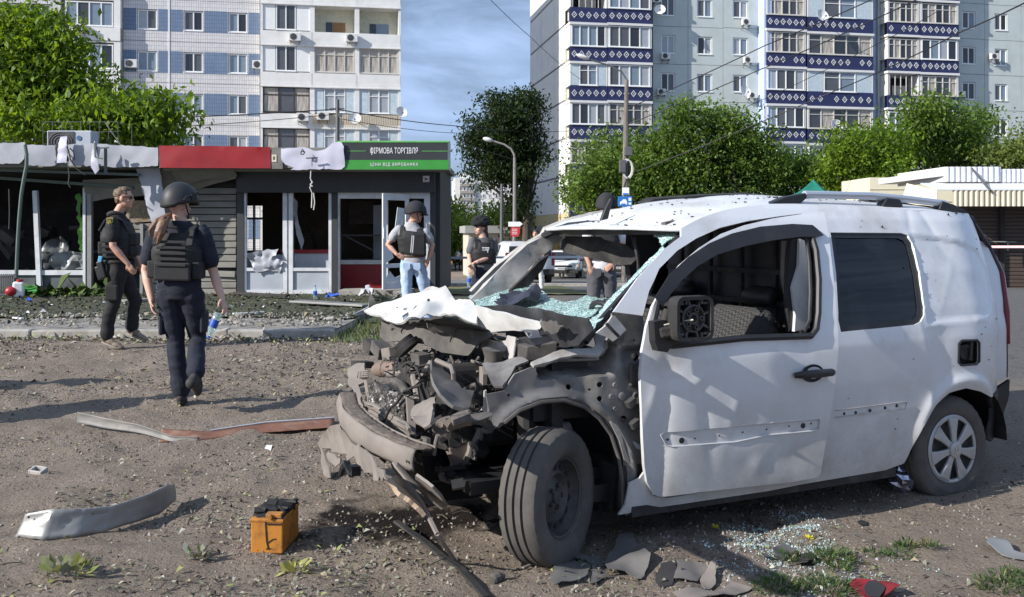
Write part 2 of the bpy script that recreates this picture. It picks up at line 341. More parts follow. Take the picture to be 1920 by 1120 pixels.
def vg(u, v):
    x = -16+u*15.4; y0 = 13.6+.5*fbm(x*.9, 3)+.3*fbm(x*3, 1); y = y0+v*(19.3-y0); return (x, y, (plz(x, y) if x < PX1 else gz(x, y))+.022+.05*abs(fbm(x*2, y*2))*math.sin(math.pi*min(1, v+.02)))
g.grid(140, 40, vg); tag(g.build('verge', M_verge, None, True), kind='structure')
M_grass_d = mat('dry_grass', (.20, .17, .07), .95, bump=1, bscale=40, scale=.8, col2=(.06, .08, .025), var=.35, thr=(.4, .6))
g = MB(); g.grid(30, 20, lambda u, v: (-3.5+u*5.2-.03*v*6, 20+v*9.5, gz(0, 20+v*9.5)+.03+.03*fbm(u*9, v*9))); tag(g.build('lawn', M_grass_d, None, True), kind='structure')
M_road = mat('far_asphalt', (.13, .128, .125), .9, bump=.3, bscale=10, scale=3, col2=(.18, .172, .16))
g = MB(); g.grid(20, 10, lambda u, v: (-30+u*80, 30.5+v*11, gz(0, 30.5+v*11)+.012)); tag(g.build('road', M_road, None, True), kind='structure')
g = MB(); g.box2((-20, 30.2, gz(0, 30.3)-.2), (14, 30.45, gz(0, 30.3)+.10)); tag(g.build('road_kerb', M_conc), kind='structure')
# ================================================================== APARTMENT BLOCKS
class Fac:
    def __init__(s, px, Y, slope):
        s.p = Vector(((px-CXP)/FPX*Y, Y, 0)); s.a = math.atan(slope); s.u = Vector((math.cos(s.a), math.sin(s.a), 0)); s.n = Vector((math.sin(s.a), -math.cos(s.a), 0))
    def uv(s, px, py, off=0):
        d = Vector(((px-CXP)/FPX, 1, (HOR-py)/FPX)); p0 = s.p+s.n*off; t = (p0.dot(s.n)-Vector((0, 0, EYE)).dot(s.n))/d.dot(s.n); q = Vector((0, 0, EYE))+d*t
        return (q-p0).dot(s.u), q.z
M_white = mat('white_plastic_frame', (.78, .78, .76), .4, var=.04)
M_brownf = mat('dark_wood_frame', (.05, .035, .028), .6)
M_oldw = mat('weathered_white_wood', (.55, .53, .48), .7, var=.2, scale=12)
M_pane = [mat('pane_'+n, c, .08, spec=.8, var=.25, scale=.8) for n, c in (('dark', (.02, .022, .026)), ('grey', (.09, .09, .095)), ('curtain', (.36, .38, .40)), ('pale_blue', (.19, .24, .29)), ('smoke', (.05, .05, .052)))]
M_curt = mat('hung_curtains', (.42, .38, .33), .8, var=.5, scale=3, stretch=(6, 6, .5))
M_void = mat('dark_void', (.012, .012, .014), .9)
M_ac = mat('air_conditioner_white', (.68, .67, .63), .5); M_acd = mat('fan_grille_dark', (.05, .05, .055), .6); M_iron = mat('painted_iron', (.10, .10, .105), .5)
M_dish = mat('dish_white', (.72, .72, .70), .4, var=.05)
_WC = {}
def winmesh(w, h, n, fm, tr=0, bw=.075):
    k = ('w', round(w, 2), round(h, 2), n, fm.name, tr)
    if k not in _WC:
        m = MB(); d = .07
        m.box2((-w/2, -d, 0), (-w/2+bw, d*.4, h)); m.box2((w/2-bw, -d, 0), (w/2, d*.4, h)); m.box2((-w/2+bw, -d, 0), (w/2-bw, d*.4, bw)); m.box2((-w/2+bw, -d, h-bw), (w/2-bw, d*.4, h))
        for i in range(1, n): m.box2((-w/2+w*i/n-bw*.55, -d*.9, bw), (-w/2+w*i/n+bw*.55, d*.3, h-bw))
        if tr: m.box2((-w/2+bw, -d*.8, h*.68), (w/2-bw, d*.2, h*.68+bw*.7))
        m.box2((-w/2-.04, -d-.10, -.05), (w/2+.04, d*.3, -.003)); _WC[k] = m.mesh('window', fm)
    return _WC[k]
def panemesh(w, h, mm):
    k = ('p', round(w, 2), round(h, 2), mm.name)
    if k not in _WC: m = MB(); m.box2((-w/2, -.012, 0), (w/2, .012, h)); _WC[k] = m.mesh('pane', mm)
    return _WC[k]
def window(par, x0, x1, z0, z1, y, n=2, panes=None, fm=None, tr=0):
    w, h = round(x1-x0, 2), round(z1-z0, 2); o = inst('window', winmesh(w, h, n, fm or M_white, tr), par, ((x0+x1)/2, y, z0))
    for i in range(n):
        pm = M_pane[panes[i]] if panes and isinstance(panes[i], int) else (panes[i] if panes else random.choice(M_pane[:4]+[M_pane[1], M_pane[3]]))
        inst('pane', panemesh(w/n, h-.06, pm), o, (-w/2+w/n*(i+.5), 0, .03))
    return o
def wallgrid(m, x0, z0, x1, z1, holes, y, depth=.18, back=True):
    xs_ = sorted({x0, x1, *[h[0] for h in holes], *[h[1] for h in holes]}); zs_ = sorted({z0, z1, *[h[2] for h in holes], *[h[3] for h in holes]})
    for a, b in zip(xs_, xs_[1:]):
        for c, d in zip(zs_, zs_[1:]):
            if any(h[0]-1e-6 <= a and b <= h[1]+1e-6 and h[2]-1e-6 <= c and d <= h[3]+1e-6 for h in holes): continue
            m.add([(a, y, c), (b, y, c), (b, y, d), (a, y, d)], [(0, 1, 2, 3)])
    for q in list(holes)+[(x0, x1, z0, z1)]:
        a, b, c, d = q; dd = depth
        m.add([(a, y, c), (b, y, c), (b, y, d), (a, y, d), (a, y+dd, c), (b, y+dd, c), (b, y+dd, d), (a, y+dd, d)], [(0, 1, 5, 4), (1, 2, 6, 5), (2, 3, 7, 6), (3, 0, 4, 7)])
def ac_unit(loc_w, rz, label, big=1.0, flip=False):
    r = empty('air_conditioner', loc_w, rz, label, 'air conditioner', 'air conditioners hung on the flats')
    m = MB(); m.box2((-.42*big, -.32*big, 0), (.42*big, 0, .58*big)); m.build('casing', M_ac, r, bev=.02)
    m = MB(); m.lathe([(.23*big, 0), (.23*big, .02), (.06*big, .03), (.0, .03)], 16, (-.10*big, -.32*big, .29*big), (0, -1, 0)); m.build('fan_grille', M_acd, r)
    for sx in (-.3, .3):
        m = MB(); m.box2((sx*big-.02, -.36*big, -.06), (sx*big+.02, .25, -.003)); m.bar((sx*big, -.3*big, -.05), (sx*big, .25, -.32), .03); m.build('bracket', M_iron, r)
    return r
def dish(loc_w, rz, label, rad=.45, tilt=.35):
    r = empty('satellite_dish', loc_w, rz, label, 'satellite dish', 'satellite dishes on the flats')
    ax = Vector((random.uniform(-.3, .3), -1, tilt)).normalized(); m = MB(); m.lathe([(0, 0), (rad*.5, .03), (rad*.85, .10), (rad, .15), (rad, .17), (rad*.8, .11), (0, .02)], 24, (0, -.35, 0), ax); m.build('reflector', M_dish, r, True)
    m = MB(); c = Vector((0, -.35, 0)); m.tube([c-Vector((0, 0, rad*.8)), c+ax*rad*1.1-Vector((0, 0, rad*.5))], .018, 6); m.box(c+ax*rad*1.1-Vector((0, 0, rad*.5)), (.1, .1, .1)); m.build('feed_arm', M_iron, r)
    m = MB(); m.tube([c+ax*-.02, (0, .1, -.1), (0, .3, -.1)], .03, 6); m.build('mount', M_iron, r); return r
def tilemat(name, c1, c2, grout, tint=None):
    m = mat(name, c1, .6, var=.05, tint=tint, tscale=.35, tthr=(.55, .75)); nt = m.node_tree; N, L = nt.nodes, nt.links; b = N['Principled BSDF']
    t = N.new('ShaderNodeTexCoord'); mp_ = N.new('ShaderNodeMapping'); mp_.inputs['Rotation'].default_value = (math.pi/2, 0, 0); br = N.new('ShaderNodeTexBrick'); br.offset = 0; br.inputs['Scale'].default_value = 1; br.inputs['Brick Width'].default_value = .15; br.inputs['Row Height'].default_value = .27
    br.inputs['Mortar Size'].default_value = .014; br.inputs['Color1'].default_value = (1, 1, 1, 1); br.inputs['Color2'].default_value = (.9, .9, .92, 1); br.inputs['Mortar'].default_value = (*grout, 1)
    L.new(t.outputs['Object'], mp_.inputs[0]); L.new(mp_.outputs[0], br.inputs['Vector']); old = b.inputs['Base Color'].links[0].from_socket
    mx_ = N.new('ShaderNodeMixRGB'); mx_.blend_type = 'MULTIPLY'; mx_.inputs[0].default_value = 1; L.new(old, mx_.inputs[1]); L.new(br.outputs['Color'], mx_.inputs[2]); L.new(mx_.outputs[0], b.inputs['Base Color']); return m
M_tile = tilemat('white_glazed_tile', (.68, .665, .655), None, (.55, .54, .54), tint=(.57, .55, .54))
M_btile = tilemat('blue_glazed_tile', (.15, .215, .32), None, (.6, .6, .62), tint=(.20, .28, .39))
M_lwall = mat('whitewashed_concrete', (.74, .73, .70), .85, var=.06, scale=2, col2=(.62, .60, .56), thr=(.55, .75), bump=.2, bscale=20)
M_joint = mat('tarred_joint', (.18, .17, .17), .9, var=.5, scale=6)
M_cream = mat('cream_plaster', (.62, .60, .45), .8); M_ply = mat('brown_board', (.30, .16, .07), .7); M_lblue = mat('pale_blue_panel', (.50, .58, .62), .6)
M_beigeS = mat('beige_ribbed_siding', (.60, .52, .40), .6, var=.06)
FL = Fac(752, 67.1, .179); BL = empty('apartment_block', FL.p, FL.a, 'tall white tiled apartment block with blue panels between its windows', 'apartment block')
PIT = 2.8; SL = .0364
def ls(px, py=40): return FL.uv(px, py)[0]
zt = FL.uv(450, 24)[1]; zb = FL.uv(450, 62)[1]
m = MB(); m.box2((ls(-900), .5, -4), (-.02, 13, 26.5)); m.build('core', M_lwall, BL)
m = MB(); m.box2((ls(-900)-.2, -.3, 26.5), (.3, 13.2, 27)); m.build('roof', M_joint, BL)
bx = [ls(231), ls(317), ls(488)]; wc = [(ls(257), ls(295)), (ls(344), ls(381)), (ls(428), ls(464))]
for k in range(-4, 7):
    dz = -PIT*k; z0, z1 = zb+dz, zt+dz; fb, ft = z0-.72, z0-.72+PIT-.03
    for pi, (a, b, ws) in enumerate([(bx[0], bx[1]-.03, [wc[0]]), (bx[1]+.02, bx[2]-.05, wc[1:])]):
        m = MB(); wallgrid(m, a, fb, b, ft, [(w0, w1, z0, z1) for w0, w1 in ws], 0, .3); m.build('wall_panel', M_tile, BL)
        edges = [a]+[e for w0, w1 in ws for e in (w0-.05, w1+.05)]+[b]
        for e0, e1 in zip(edges[::2], edges[1::2]):
            m = MB(); m.box2((e0+.01, -.012, z0-.06), (e1-.01, .02, z1+.03)); m.build('blue_tile_panel', M_btile, BL)
        for w0, w1 in ws: window(BL, w0+.03, w1-.03, z0+.04, z1-.03, .13)
    m = MB(); m.box2((bx[1]-.06, -.03, fb), (bx[1]+.05, .02, ft)); m.build('joint_strip', M_lwall, BL)
    a, b = ls(120), ls(230); m = MB(); m.box2((a, -.55, fb-.2), (b-.04, -.45, z0-.02)); m.box2((a, -.5, ft-.30), (b-.04, .3, ft-.20)); m.box2((b-.45, -.5, z0-.02), (b-.04, .4, ft-.3)); m.build('loggia', M_lwall, BL)
    window(BL, a+.2, b-.5, z0+.02, z1+.25, -.40, 4, [3, 4, 3, 3] if k < 1 else [1, 2, 3, 0])
    m = MB(); m.box2((a, .1, fb), (b, .4, ft)); m.build('loggia_back', M_cream, BL)
    a, b = ls(-60), ls(116); m = MB(); wallgrid(m, a, fb, b, ft, [(a+1, a+3, z0, z1), (b-3, b-.6, z0, z1)], -.3, .3); m.build('wall_panel', M_tile, BL)
    window(BL, a+1.03, a+2.97, z0+.03, z1-.03, -.12, 2); window(BL, b-2.97, b-.63, z0+.03, z1-.03, -.12, 4)
    m = MB(); m.box2((ls(-900), -.1, fb), (a-.04, .5, ft)); m.build('wall_panel', M_tile, BL)
lb = [ls(490), ls(586), ls(669), ls(750)]
pz = [FL.uv(600, y)[1] for y in (16, 63, 65, 90)]     # opening top, bottom, parapet top, parapet bottom
def loggia(k, i, typ):
    a, b = lb[i]+.06, lb[i+1]-.06; dz = -PIT*k; zo1, zo0, pt, pb = [z+dz for z in pz]; L_ = empty('loggia', (0, 0, 0)); L_.parent = BL
    yb = -.75
    m = MB(); m.box2((a-.03, yb-.10, pb), (b+.03, yb+.02, pt)); o = m.build('parapet', M_beigeS if typ == 'bluepanel' or typ == 'beige' else M_lwall, L_)
    if typ in ('bluepanel', 'beige'):
        m = MB(); n = int((b-a)/.16)
        for q in range(n): m.box2((a+.16*q+.03, yb-.125, pb+.02), (a+.16*q+.12, yb-.103, pt-.02))
        m.build('siding_ribs', M_beigeS, L_)
    m = MB(); m.box2((a-.06, yb-.16, pb-.09), (b+.06, .4, pb-.004)); m.build('floor_slab', M_lwall, L_)
    m = MB(); m.box2((a, .25, pb), (b, .33, zo1)); m.build('back_wall', M_cream, L_)
    for e in (a-.06, b-.10): m = MB(); m.box2((e, yb-.08, pb), (e+.16, .3, zo1+.28)); m.build('side_wall', M_lwall, L_)
    m = MB(); m.box2((a-.05, yb-.12, zo1+.05), (b+.05, .3, zo1+.28)); m.build('lintel', M_lwall, L_)
    w = b-a
    if typ == 'open':
        c = a+w*.45; m = MB(); m.box2((c, .2, zo0-.6), (c+w*.30, .249, zo1-.9)); m.build('door', M_ply if i == 1 else M_pane[3], L_)
        m = MB(); m.box2((c-w*.16, .2, zo0-.2), (c-.03, .249, zo1-.9)); m.build('door_pane', M_pane[0], L_)
    elif typ == 'white':
        for e, f in ((a+.1, a+w*.28), (b-w*.30, b-.1)): m = MB(); m.box2((e, yb-.02, zo0), (f, yb+.06, zo1)); m.build('cladding_panel', M_white, L_)
        window(L_, a+w*.29, b-w*.31, zo0, zo1, yb+.03, 2, [1, 4])
    elif typ == 'oldwood': window(L_, a+.12, b-.12, zo0, zo1, yb+.05, 4, [M_curt]*4, M_oldw, 1)
    elif typ == 'black': window(L_, a+.1, b-.1, zo0, zo1, yb+.05, 3, [M_curt, M_pane[1], M_curt], M_brownf, 1)
    else:
        for e, f in ((a+.1, a+w*.24), (b-w*.24, b-.1)): m = MB(); m.box2((e, yb-.02, zo0), (f, yb+.06, zo1)); m.build('cladding_panel', M_lblue, L_)
        window(L_, a+w*.25, b-w*.25, zo0+.05, zo1, yb+.03, 2, [2, 2], None, 1)
TY = {-1: ('white', 'oldwood', 'white'), 0: ('white', 'open', 'open'), 1: ('white', 'oldwood', 'oldwood'), 2: ('black', 'bluepanel', 'bluepanel'), 3: ('black', 'beige', 'bluepanel')}
for k in range(-4, 7):
    for i in range(3): loggia(k, i, TY.get(k, ('white', 'oldwood', 'white'))[i])
acl = ['below the four-leaf loggia window beside the tree', 'left of a tiled-wall window, second row from the top', 'under the topmost white loggia beside the blue tiles', 'between the two open loggias', 'on the seam between blue tiles and the white loggia', 'beside the black framed loggia, level with the pole top', 'just left of the pole top on beige siding']
for (x0, x1, y1, off), lb_ in zip([(141, 160, 62, .6), (236, 257, 128, .05), (542, 564, 78, .9), (650, 669, 80, .9), (476, 494, 130, .4), (559, 577, 228, .9), (597, 615, 226, .9)], acl):
    s_, z_ = FL.uv((x0+x1)/2, y1, off); ac_unit(FL.p+FL.u*s_+FL.n*(off)+Vector((0, 0, z_)), FL.a, 'white air conditioner '+lb_, .95)
for (cx, cy, r_, off), lb_ in zip([(665, 225, .42, .9), (751, 213, .42, .9)], ['on the beige siding right of the pole', 'at the corner of the tiled block, grey against the sky']):
    s_, z_ = FL.uv(cx, cy, off); dish(FL.p+FL.u*s_+FL.n*off+Vector((0, 0, z_)), FL.a, 'round satellite dish '+lb_, r_*.95)
M_rwall = mat('pale_green_concrete', (.50, .545, .525), .85, var=.07, scale=1.2, col2=(.44, .475, .455), thr=(.5, .75), bump=.2, bscale=15)
M_endw = mat('white_panel_concrete', (.72, .71, .68), .85, var=.05, scale=1, col2=(.60, .59, .56), thr=(.55, .8))
def bluepar():
    return mat('blue_mosaic', (.022, .027, .092), .5, var=.18, scale=5, tint=(.20, .20, .26), tscale=2.2, tthr=(.70, .76))
M_bpar = bluepar(); M_dia = mat('white_mosaic', (.62, .62, .60), .6, var=.1); M_lav = mat('pale_blue_paint', (.42, .50, .68), .8)
FR = Fac(1066, 69.5, .19); BR = empty('apartment_block', FR.p, FR.a, 'long grey green apartment block with dark blue diamond balconies', 'apartment block')
def rs(px, py=100, off=0): return FR.uv(px, py, off)[0]
Lr = rs(2100); m = MB(); m.box2((.10, .32, -4), (Lr+25, 13.3, 26.2)); m.build('core', M_rwall, BR)
m = MB(); m.box2((-.15, -.2, 26.2), (Lr+25.2, 13.9, 26.6)); m.build('roof', M_joint, BR)
zf = FR.uv(1066, 115, 0)[1]                                   # a floor joint
dm = MB()
for a_, b_ in ((1., .72),):
    o_, i_ = [(0, a_), (a_, 0), (0, -a_), (-a_, 0)], [(0, b_-.06), (b_-.06, 0), (0, -b_+.06), (-b_+.06, 0)]
    vs_ = [(x, -.02, z) for x, z in o_]+[(x, -.02, z) for x, z in i_]+[(x, .0, z) for x, z in o_]+[(x, 0, z) for x, z in i_]
    fs_ = [(i, (i+1) % 4, (i+1) % 4+4, i+4) for i in range(4)]+[(i+8, (i+1) % 4+8, (i+1) % 4, i) for i in range(4)]+[(i+4, (i+1) % 4+4, (i+1) % 4+12, i+12) for i in range(4)]
    dm.add(vs_, fs_)
    c_ = .26; dm.add([(0, -.02, c_), (c_, -.02, 0), (0, -.02, -c_), (-c_, -.02, 0)], [(0, 1, 2, 3)])
ME_dia = dm.mesh('diamond', M_dia)
OFF = 1.1
def balcony(k, a, b, zp1, zp0, zw1, nd, typ, side=None):
    """one balcony: blue parapet with diamonds, slab, glazing between parapet and the slab above"""
    B_ = empty('balcony'); B_.parent = BR; y = -OFF
    m = MB(); m.box2((a+.02, y-.06, zp0), (b-.02, y+.05, zp1)); o = m.build('parapet', M_bpar, B_)
    w = b-a
    for q in range(nd):
        if random.random() < .05: continue
        d = inst('diamond', ME_dia, B_, (a+w*(q+.6)/(nd+.2), y-.063, (zp0+zp1)/2+random.uniform(-.02, .02)), (0, 0, 0), (.21, 1, .25))
    m = MB(); m.box2((a-.03, y-.14, zp0-.17), (b+.03, .3, zp0-.004)); m.build('floor_slab', M_endw, B_)
    m = MB(); m.box2((a+.02, .24, zp0), (b-.02, .30, zw1)); m.build('back_wall', M_void if typ in (2, 4) else M_cream, B_)
    for e in (a+.02, b-.12): m = MB(); m.box2((e, y-.03, zp1), (e+.10, .24, zw1+.05)); m.build('side_wall', M_endw, B_)
    z0, z1 = zp1+.02, zw1
    if typ == 0: window(B_, a+.12, b-.14, z0, z1, y+.02, 4)
    elif typ == 1: window(B_, a+.12, b-.14, z0, z1, y+.02, 4, [2, 1, 4, 2])
    elif typ == 2:
        window(B_, a+.12, b-.14, z0, z1, y+.04, 5, [4, M_curt, 0, 4, M_curt], M_oldw, 1)
    elif typ == 3:
        for e, f in ((a+.12, a+w*.24), (b-w*.26, b-.14)): m = MB(); m.box2((e, y-.02, z0), (f, y+.05, z1)); m.build('cladding_panel', M_lblue, B_)
        window(B_, a+w*.25, b-w*.27, z0, z1, y+.02, 2, [1, 3], None, 1)
    else:                                                     # open, dark, with odd boards
        m = MB()
        for q in range(5): xx = a+.2+w*.85*q/5; m.box2((xx, y-.02, z0), (xx+.05, y+.03, z1))
        m.build('posts', M_oldw, B_)
        m = MB(); m.box2((a+w*.3, -.5, z0-.3), (a+w*.75, -.45, z1-.7)); m.build('curtain', M_curt, B_)
def rz(px, py): return FR.uv(px, py, OFF)[1]
cols = [('A', 1068, 1139, 1105, (88, 116, 49), 5, (4, 0, 3, 0)), ('B', 1139, 1222, 1180, (90, 117, 51), 6, (0, 0, 0, 2)),
        ('C', 1436, 1511, 1470, (99, 125, 60), 6, (2, 2, 1, 0)), ('D', 1513, 1637, 1575, (104, 131, 65), 9, (3, 2, 3, 2)),
        ('E', 1663, 1724, 1692, (111, 134, 72), 5, (2, 2, 4, 0)), ('F', 1725, 1797, 1760, (113, 137, 75), 6, (2, 0, 2, 0))]
for nm, p0, p1, pc, (yt, yb, yw), nd, tys in cols:
    a, b = rs(p0, 100, OFF), rs(p1, 100, OFF); z1_, z0_, zw_ = rz(pc, yt), rz(pc, yb), rz(pc, yw)
    for k in range(-5, 6):                                    # k=1 is the row that was measured
        dz = PIT*(1-k); balcony(k, a, b, z1_+dz, z0_+dz, z1_+dz+1.55, nd if not (nm == 'D' and k == 2) else 8, tys[k % 4] if 0 <= k < 4 else random.choice((0, 1, 2, 3)))
wins = [(1239, 1266, 66, 101), (1307, 1336, 69, 103), (1374, 1403, 71, 104), (1804, 1829, 88, 121), (1865, 1889, 92, 124), (1930, 1956, 95, 127), (2000, 2028, 100, 132)]
bays = [(1224, 1290), (1290, 1356), (1356, 1421), (1798, 1846), (1846, 1915), (1915, 1980), (1980, 2060)]
for (w0, w1, y1, y0), (b0, b1) in zip(wins, bays):
    a, b = rs(b0), rs(b1); wa, wb, zz1, zz0 = rs(w0), rs(w1), FR.uv((w0+w1)/2, y1)[1], FR.uv((w0+w1)/2, y0)[1]
    for k in range(-5, 7):
        dz = PIT*(1-k); fb = zz0+dz-.75; m = MB(); wallgrid(m, a+.015, fb, b-.015, fb+PIT-.03, [(wa, wb, zz0+dz, zz1+dz)], 0, .3); m.build('wall_panel', M_rwall, BR)
        window(BR, wa+.03, wb-.03, zz0+dz+.03, zz1+dz-.03, .12, 2)
for p0, p1, y0, y1, mm in ((1421, 1435, -OFF, .3, M_lav), (1639, 1661, .1, .3, M_lav)):
    m = MB(); m.box2((rs(p0), y0, -3), (rs(p1), y1, 26.2)); m.build('painted_strip', mm, BR)
for p in (1646, 1655): m = MB(); m.tube([(rs(p), -.1, -2), (rs(p), -.1, 26)], .09, 8); m.build('drainpipe', M_rwall, BR)
m = MB(); m.box2((rs(1223, 100, 0), .0, -3), (rs(1224.5), .31, 26)); m.build('joint_strip', M_joint, BR)
for k in range(-5, 7):
    z_ = zf-PIT*k
    for i in range(3):
        yy0, yy1 = .02+i*4.55, .02+(i+1)*4.55-.06; m = MB(); m.box2((0, yy0, z_-PIT+.16 if True else 0), (.10, yy1, z_)); m.build('wall_panel', M_endw, BR)
m = MB(); m.box2((.03, 0, -3), (.098, 13.6, 26.1)); m.build('panel_joint', M_joint, BR)
m = MB(); m.box2((-.04, -.03, EYE-1.2), (.02, 14, EYE+1.35)); m.build('plinth', mat('yellow_plaster', (.55, .44, .24), .85), BR)
m = MB(); m.box2((-.06, 2.5, EYE-.9), (-.045, 6.5, EYE+.7)); m.build('shop_poster', mat('grey_poster', (.35, .35, .42), .5, var=.4, scale=1), BR)
acr = [(1231, 6, .3, 'top left of the plain wall beside the balconies'), (1247, 112, .2, 'under the first window column, second row'), (1239, 179, .2, 'under the first window column, low, above the trees'), (1398, 48, .2, 'high at the blue edge, under the third window column'), (1401, 119, .2, 'at the blue edge, between two windows'), (1409, 185, .2, 'behind the large dish at the blue edge'), (1862, 112, .2, 'left of the far right window column'), (1800, 183, .2, 'right of the last balconies above the tree')]
for x_, y_, off, lb_ in acr:
    s_, z_ = FR.uv(x_, y_, off); ac_unit(FR.p+FR.u*s_+FR.n*off+Vector((0, 0, z_)), FR.a, 'white air conditioner '+lb_, .8)
for x_, y_, off, r_, lb_ in [(1234, 22, .5, .4, 'on the plain wall beside the topmost balcony'), (1392, 174, .6, .45, 'hung under the third window column above the trees'), (1536, 33, 1.6, .5, 'on the upper blue balconies, middle tower'), (1563, 238, 1.6, .5, 'on the lowest visible blue balcony, rust-spotted')]:
    s_, z_ = FR.uv(x_, y_, off); dish(FR.p+FR.u*s_+FR.n*off+Vector((0, 0, z_)), FR.a, 'round white satellite dish '+lb_, r_)
FF = Fac(940, 380, .15); BF = empty('apartment_block', FF.p, FF.a, 'small far white apartment block above the bushes', 'apartment block')
a_, b_ = FF.uv(853, 350)[0], FF.uv(1005, 350)[0]; zt_ = FF.uv(880, 334)[1]; m = MB(); m.box2((a_, 0, -6), (b_, 14, zt_)); m.build('wall', M_endw, BF)
m = MB(); m.box2((a_+2, 3, zt_), (a_+6, 6, zt_+2)); m.build('roof_hut', M_endw, BF)
for k in range(9):
    z_ = zt_-2.2-2.8*k
    m = MB(); m.box2((FF.uv(862, 350)[0], -1.2, z_-1.2), (FF.uv(889, 350)[0], -.01, z_-.1)); m.build('parapet', M_conc, BF)
    for j, (p0, p1) in enumerate([(862, 868), (869, 875), (876, 881), (882, 889), (893, 897), (905, 910), (916, 920), (930, 935), (945, 950)]):
        window(BF, FF.uv(p0, 350)[0], FF.uv(p1, 350)[0], z_, z_+1.4, -.9 if j < 4 else -.05, 2, [0, 2])
lo = P(930, 470, 52); SB = empty('low_shop', lo, .1, 'low beige shop with grey flat roof behind the woman', 'shop building')
m = MB(); m.box2((-1.5, 0, -3), (5, 6, .95)); m.build('wall', mat('beige_render', (.50, .46, .38), .85), SB)
m = MB(); m.box2((-1.7, -.4, .95), (5.2, 6.2, 1.35)); m.build('roof', mat('grey_roof', (.30, .30, .29), .8), SB)
for x_ in (.3, 2.4): m = MB(); m.box2((x_, -.03, -.5), (x_+1.1, 0, .5)); m.build('poster', mat('orange_poster', (.45, .30, .10), .6, var=.5, scale=2), SB)
# ================================================================== TREES
LM = {k: [leafmat('leaf_%s_%s' % (k, t), c) for t, c in zip(('light', 'mid', 'deep'), cs)] for k, cs in dict(
    bright=((.19, .29, .03), (.13, .22, .022), (.07, .13, .018)), mid=((.165, .25, .05), (.10, .175, .034), (.055, .105, .022)),
    deep=((.040, .068, .022), (.026, .048, .016), (.015, .030, .011)), pale=((.22, .26, .07), (.15, .20, .05), (.08, .13, .03))).items()}
M_bark = mat('rough_bark', (.075, .058, .045), .9, bump=1, bscale=12, scale=4)
def leaves(blobs, n, size, mats, per=16, spread=.45, droop=.3, slim=.45, seed=1):
    r = np.random.default_rng(seed); vol = np.array([b[1][0]*b[1][1]*b[1][2] for b in blobs])**.8; pick = r.choice(len(blobs), n//per, p=vol/vol.sum())
    C = np.array([b[0] for b in blobs])[pick]; R = np.array([b[1] for b in blobs])[pick]; d = r.normal(size=(len(pick), 3)); d /= np.linalg.norm(d, axis=1)[:, None]
    cc = C+d*R*(r.random(len(pick))**.45*(.74+.42*r.random(len(pick))))[:, None]; cl = np.repeat(cc, per, 0); k = len(cl)
    p = cl+r.normal(size=(k, 3))*spread*np.array([1, 1, .7])
    dirv = r.normal(size=(k, 3)); dirv[:, 2] -= droop*1.5; dirv /= np.linalg.norm(dirv, axis=1)[:, None]
    up = r.normal(size=(k, 3)); up[:, 2] += 1.6; s = np.cross(dirv, up); s /= np.maximum(np.linalg.norm(s, axis=1), 1e-6)[:, None]
    L_ = size*(.6+.8*r.random(k))[:, None]; w = L_*slim
    V = np.stack([p, p+dirv*L_*.5+s*w*.5, p+dirv*L_, p+dirv*L_*.5-s*w*.5], 1).reshape(-1, 3); Fq_ = np.arange(4*k).reshape(-1, 4)
    mi = np.repeat(r.choice(3, len(pick), p=(.35, .4, .25)), per); return npmesh('crown', V, Fq_, mats, mi), cc
def tree(name, base, h, tr, blobs, n, size, kind, label, group=None, per=16, spread=.45, seed=1, limbs=10, droop=.3, slim=.45, cat='tree'):
    root = empty(name, base, 0, label, cat, group)
    me, cc = leaves([(tuple(Vector(c)-Vector(base)), r) for c, r in blobs], n, size, LM[kind], per, spread, droop, slim, seed)
    tag(inst('crown', me, root), kind='stuff')
    m = MB(); rr = random.Random(seed); pts = [(0, 0, -.3)]+[(rr.uniform(-.15, .15)*i*.3, rr.uniform(-.15, .15)*i*.3, h*i/6) for i in range(1, 7)]
    m.tube(pts, [tr*1.25]+[tr*(1-.11*i) for i in range(1, 7)], 9)
    for q in rr.sample(range(len(cc)), min(limbs, len(cc))):
        e = Vector(cc[q]); s0 = Vector(pts[rr.randint(3, 5)]); mid = (s0+e)/2+Vector((0, 0, -.1*(e-s0).length)); m.tube([s0, mid, e], [tr*.42, tr*.25, tr*.07], 6)
    m.build('trunk', M_bark, root, True); return root
def blob(px, py, Y, rx, rz_, ry=None): p = P(px, py, Y); s = Y/FPX; return (tuple(p), (rx*s, (ry or rx*.8)*s, rz_*s))
b0 = P(60, 435, 26); b0.z = gz(0, 26)
tree('broadleaf_tree', b0, 6.0, .16, [blob(50, 70, 26, 110, 60), blob(20, 150, 26, 120, 70), blob(100, 110, 25.5, 60, 55), blob(60, 225, 25, 110, 45), blob(190, 225, 25, 110, 50), blob(265, 210, 25.5, 72, 42), blob(320, 208, 25.5, 38, 26), blob(290, 255, 25.5, 55, 22), blob(160, 165, 26, 70, 35), blob(-60, 120, 26, 90, 90), blob(10, 40, 26, 60, 30)],
     25000, .20, 'bright', 'bright green large leaved tree rising behind the wrecked kiosks', per=26, spread=.34, seed=3, limbs=16, droop=.6, slim=.42)
bt = MB(); base_ = P(30, 95, 25)
rt = empty('bare_tree', P(-20, 435, 25), 0, 'bare twiggy tree in front of the bright green crown', 'tree'); rt.location.z = gz(0, 25)
rr = random.Random(4)
def twig(p, d, l, r, lv):
    q = p+d*l; bt.tube([p, p+d*l*.5+Vector((rr.uniform(-.05, .05), 0, rr.uniform(-.05, .05)))*l, q], [r, r*.8, r*.6], 5)
    if lv:
        for _ in range(3): dd = (d+Vector((rr.uniform(-.7, .7), rr.uniform(-.4, .4), rr.uniform(-.3, .7)))).normalized(); twig(q, dd, l*rr.uniform(.6, .8), r*.55, lv-1)
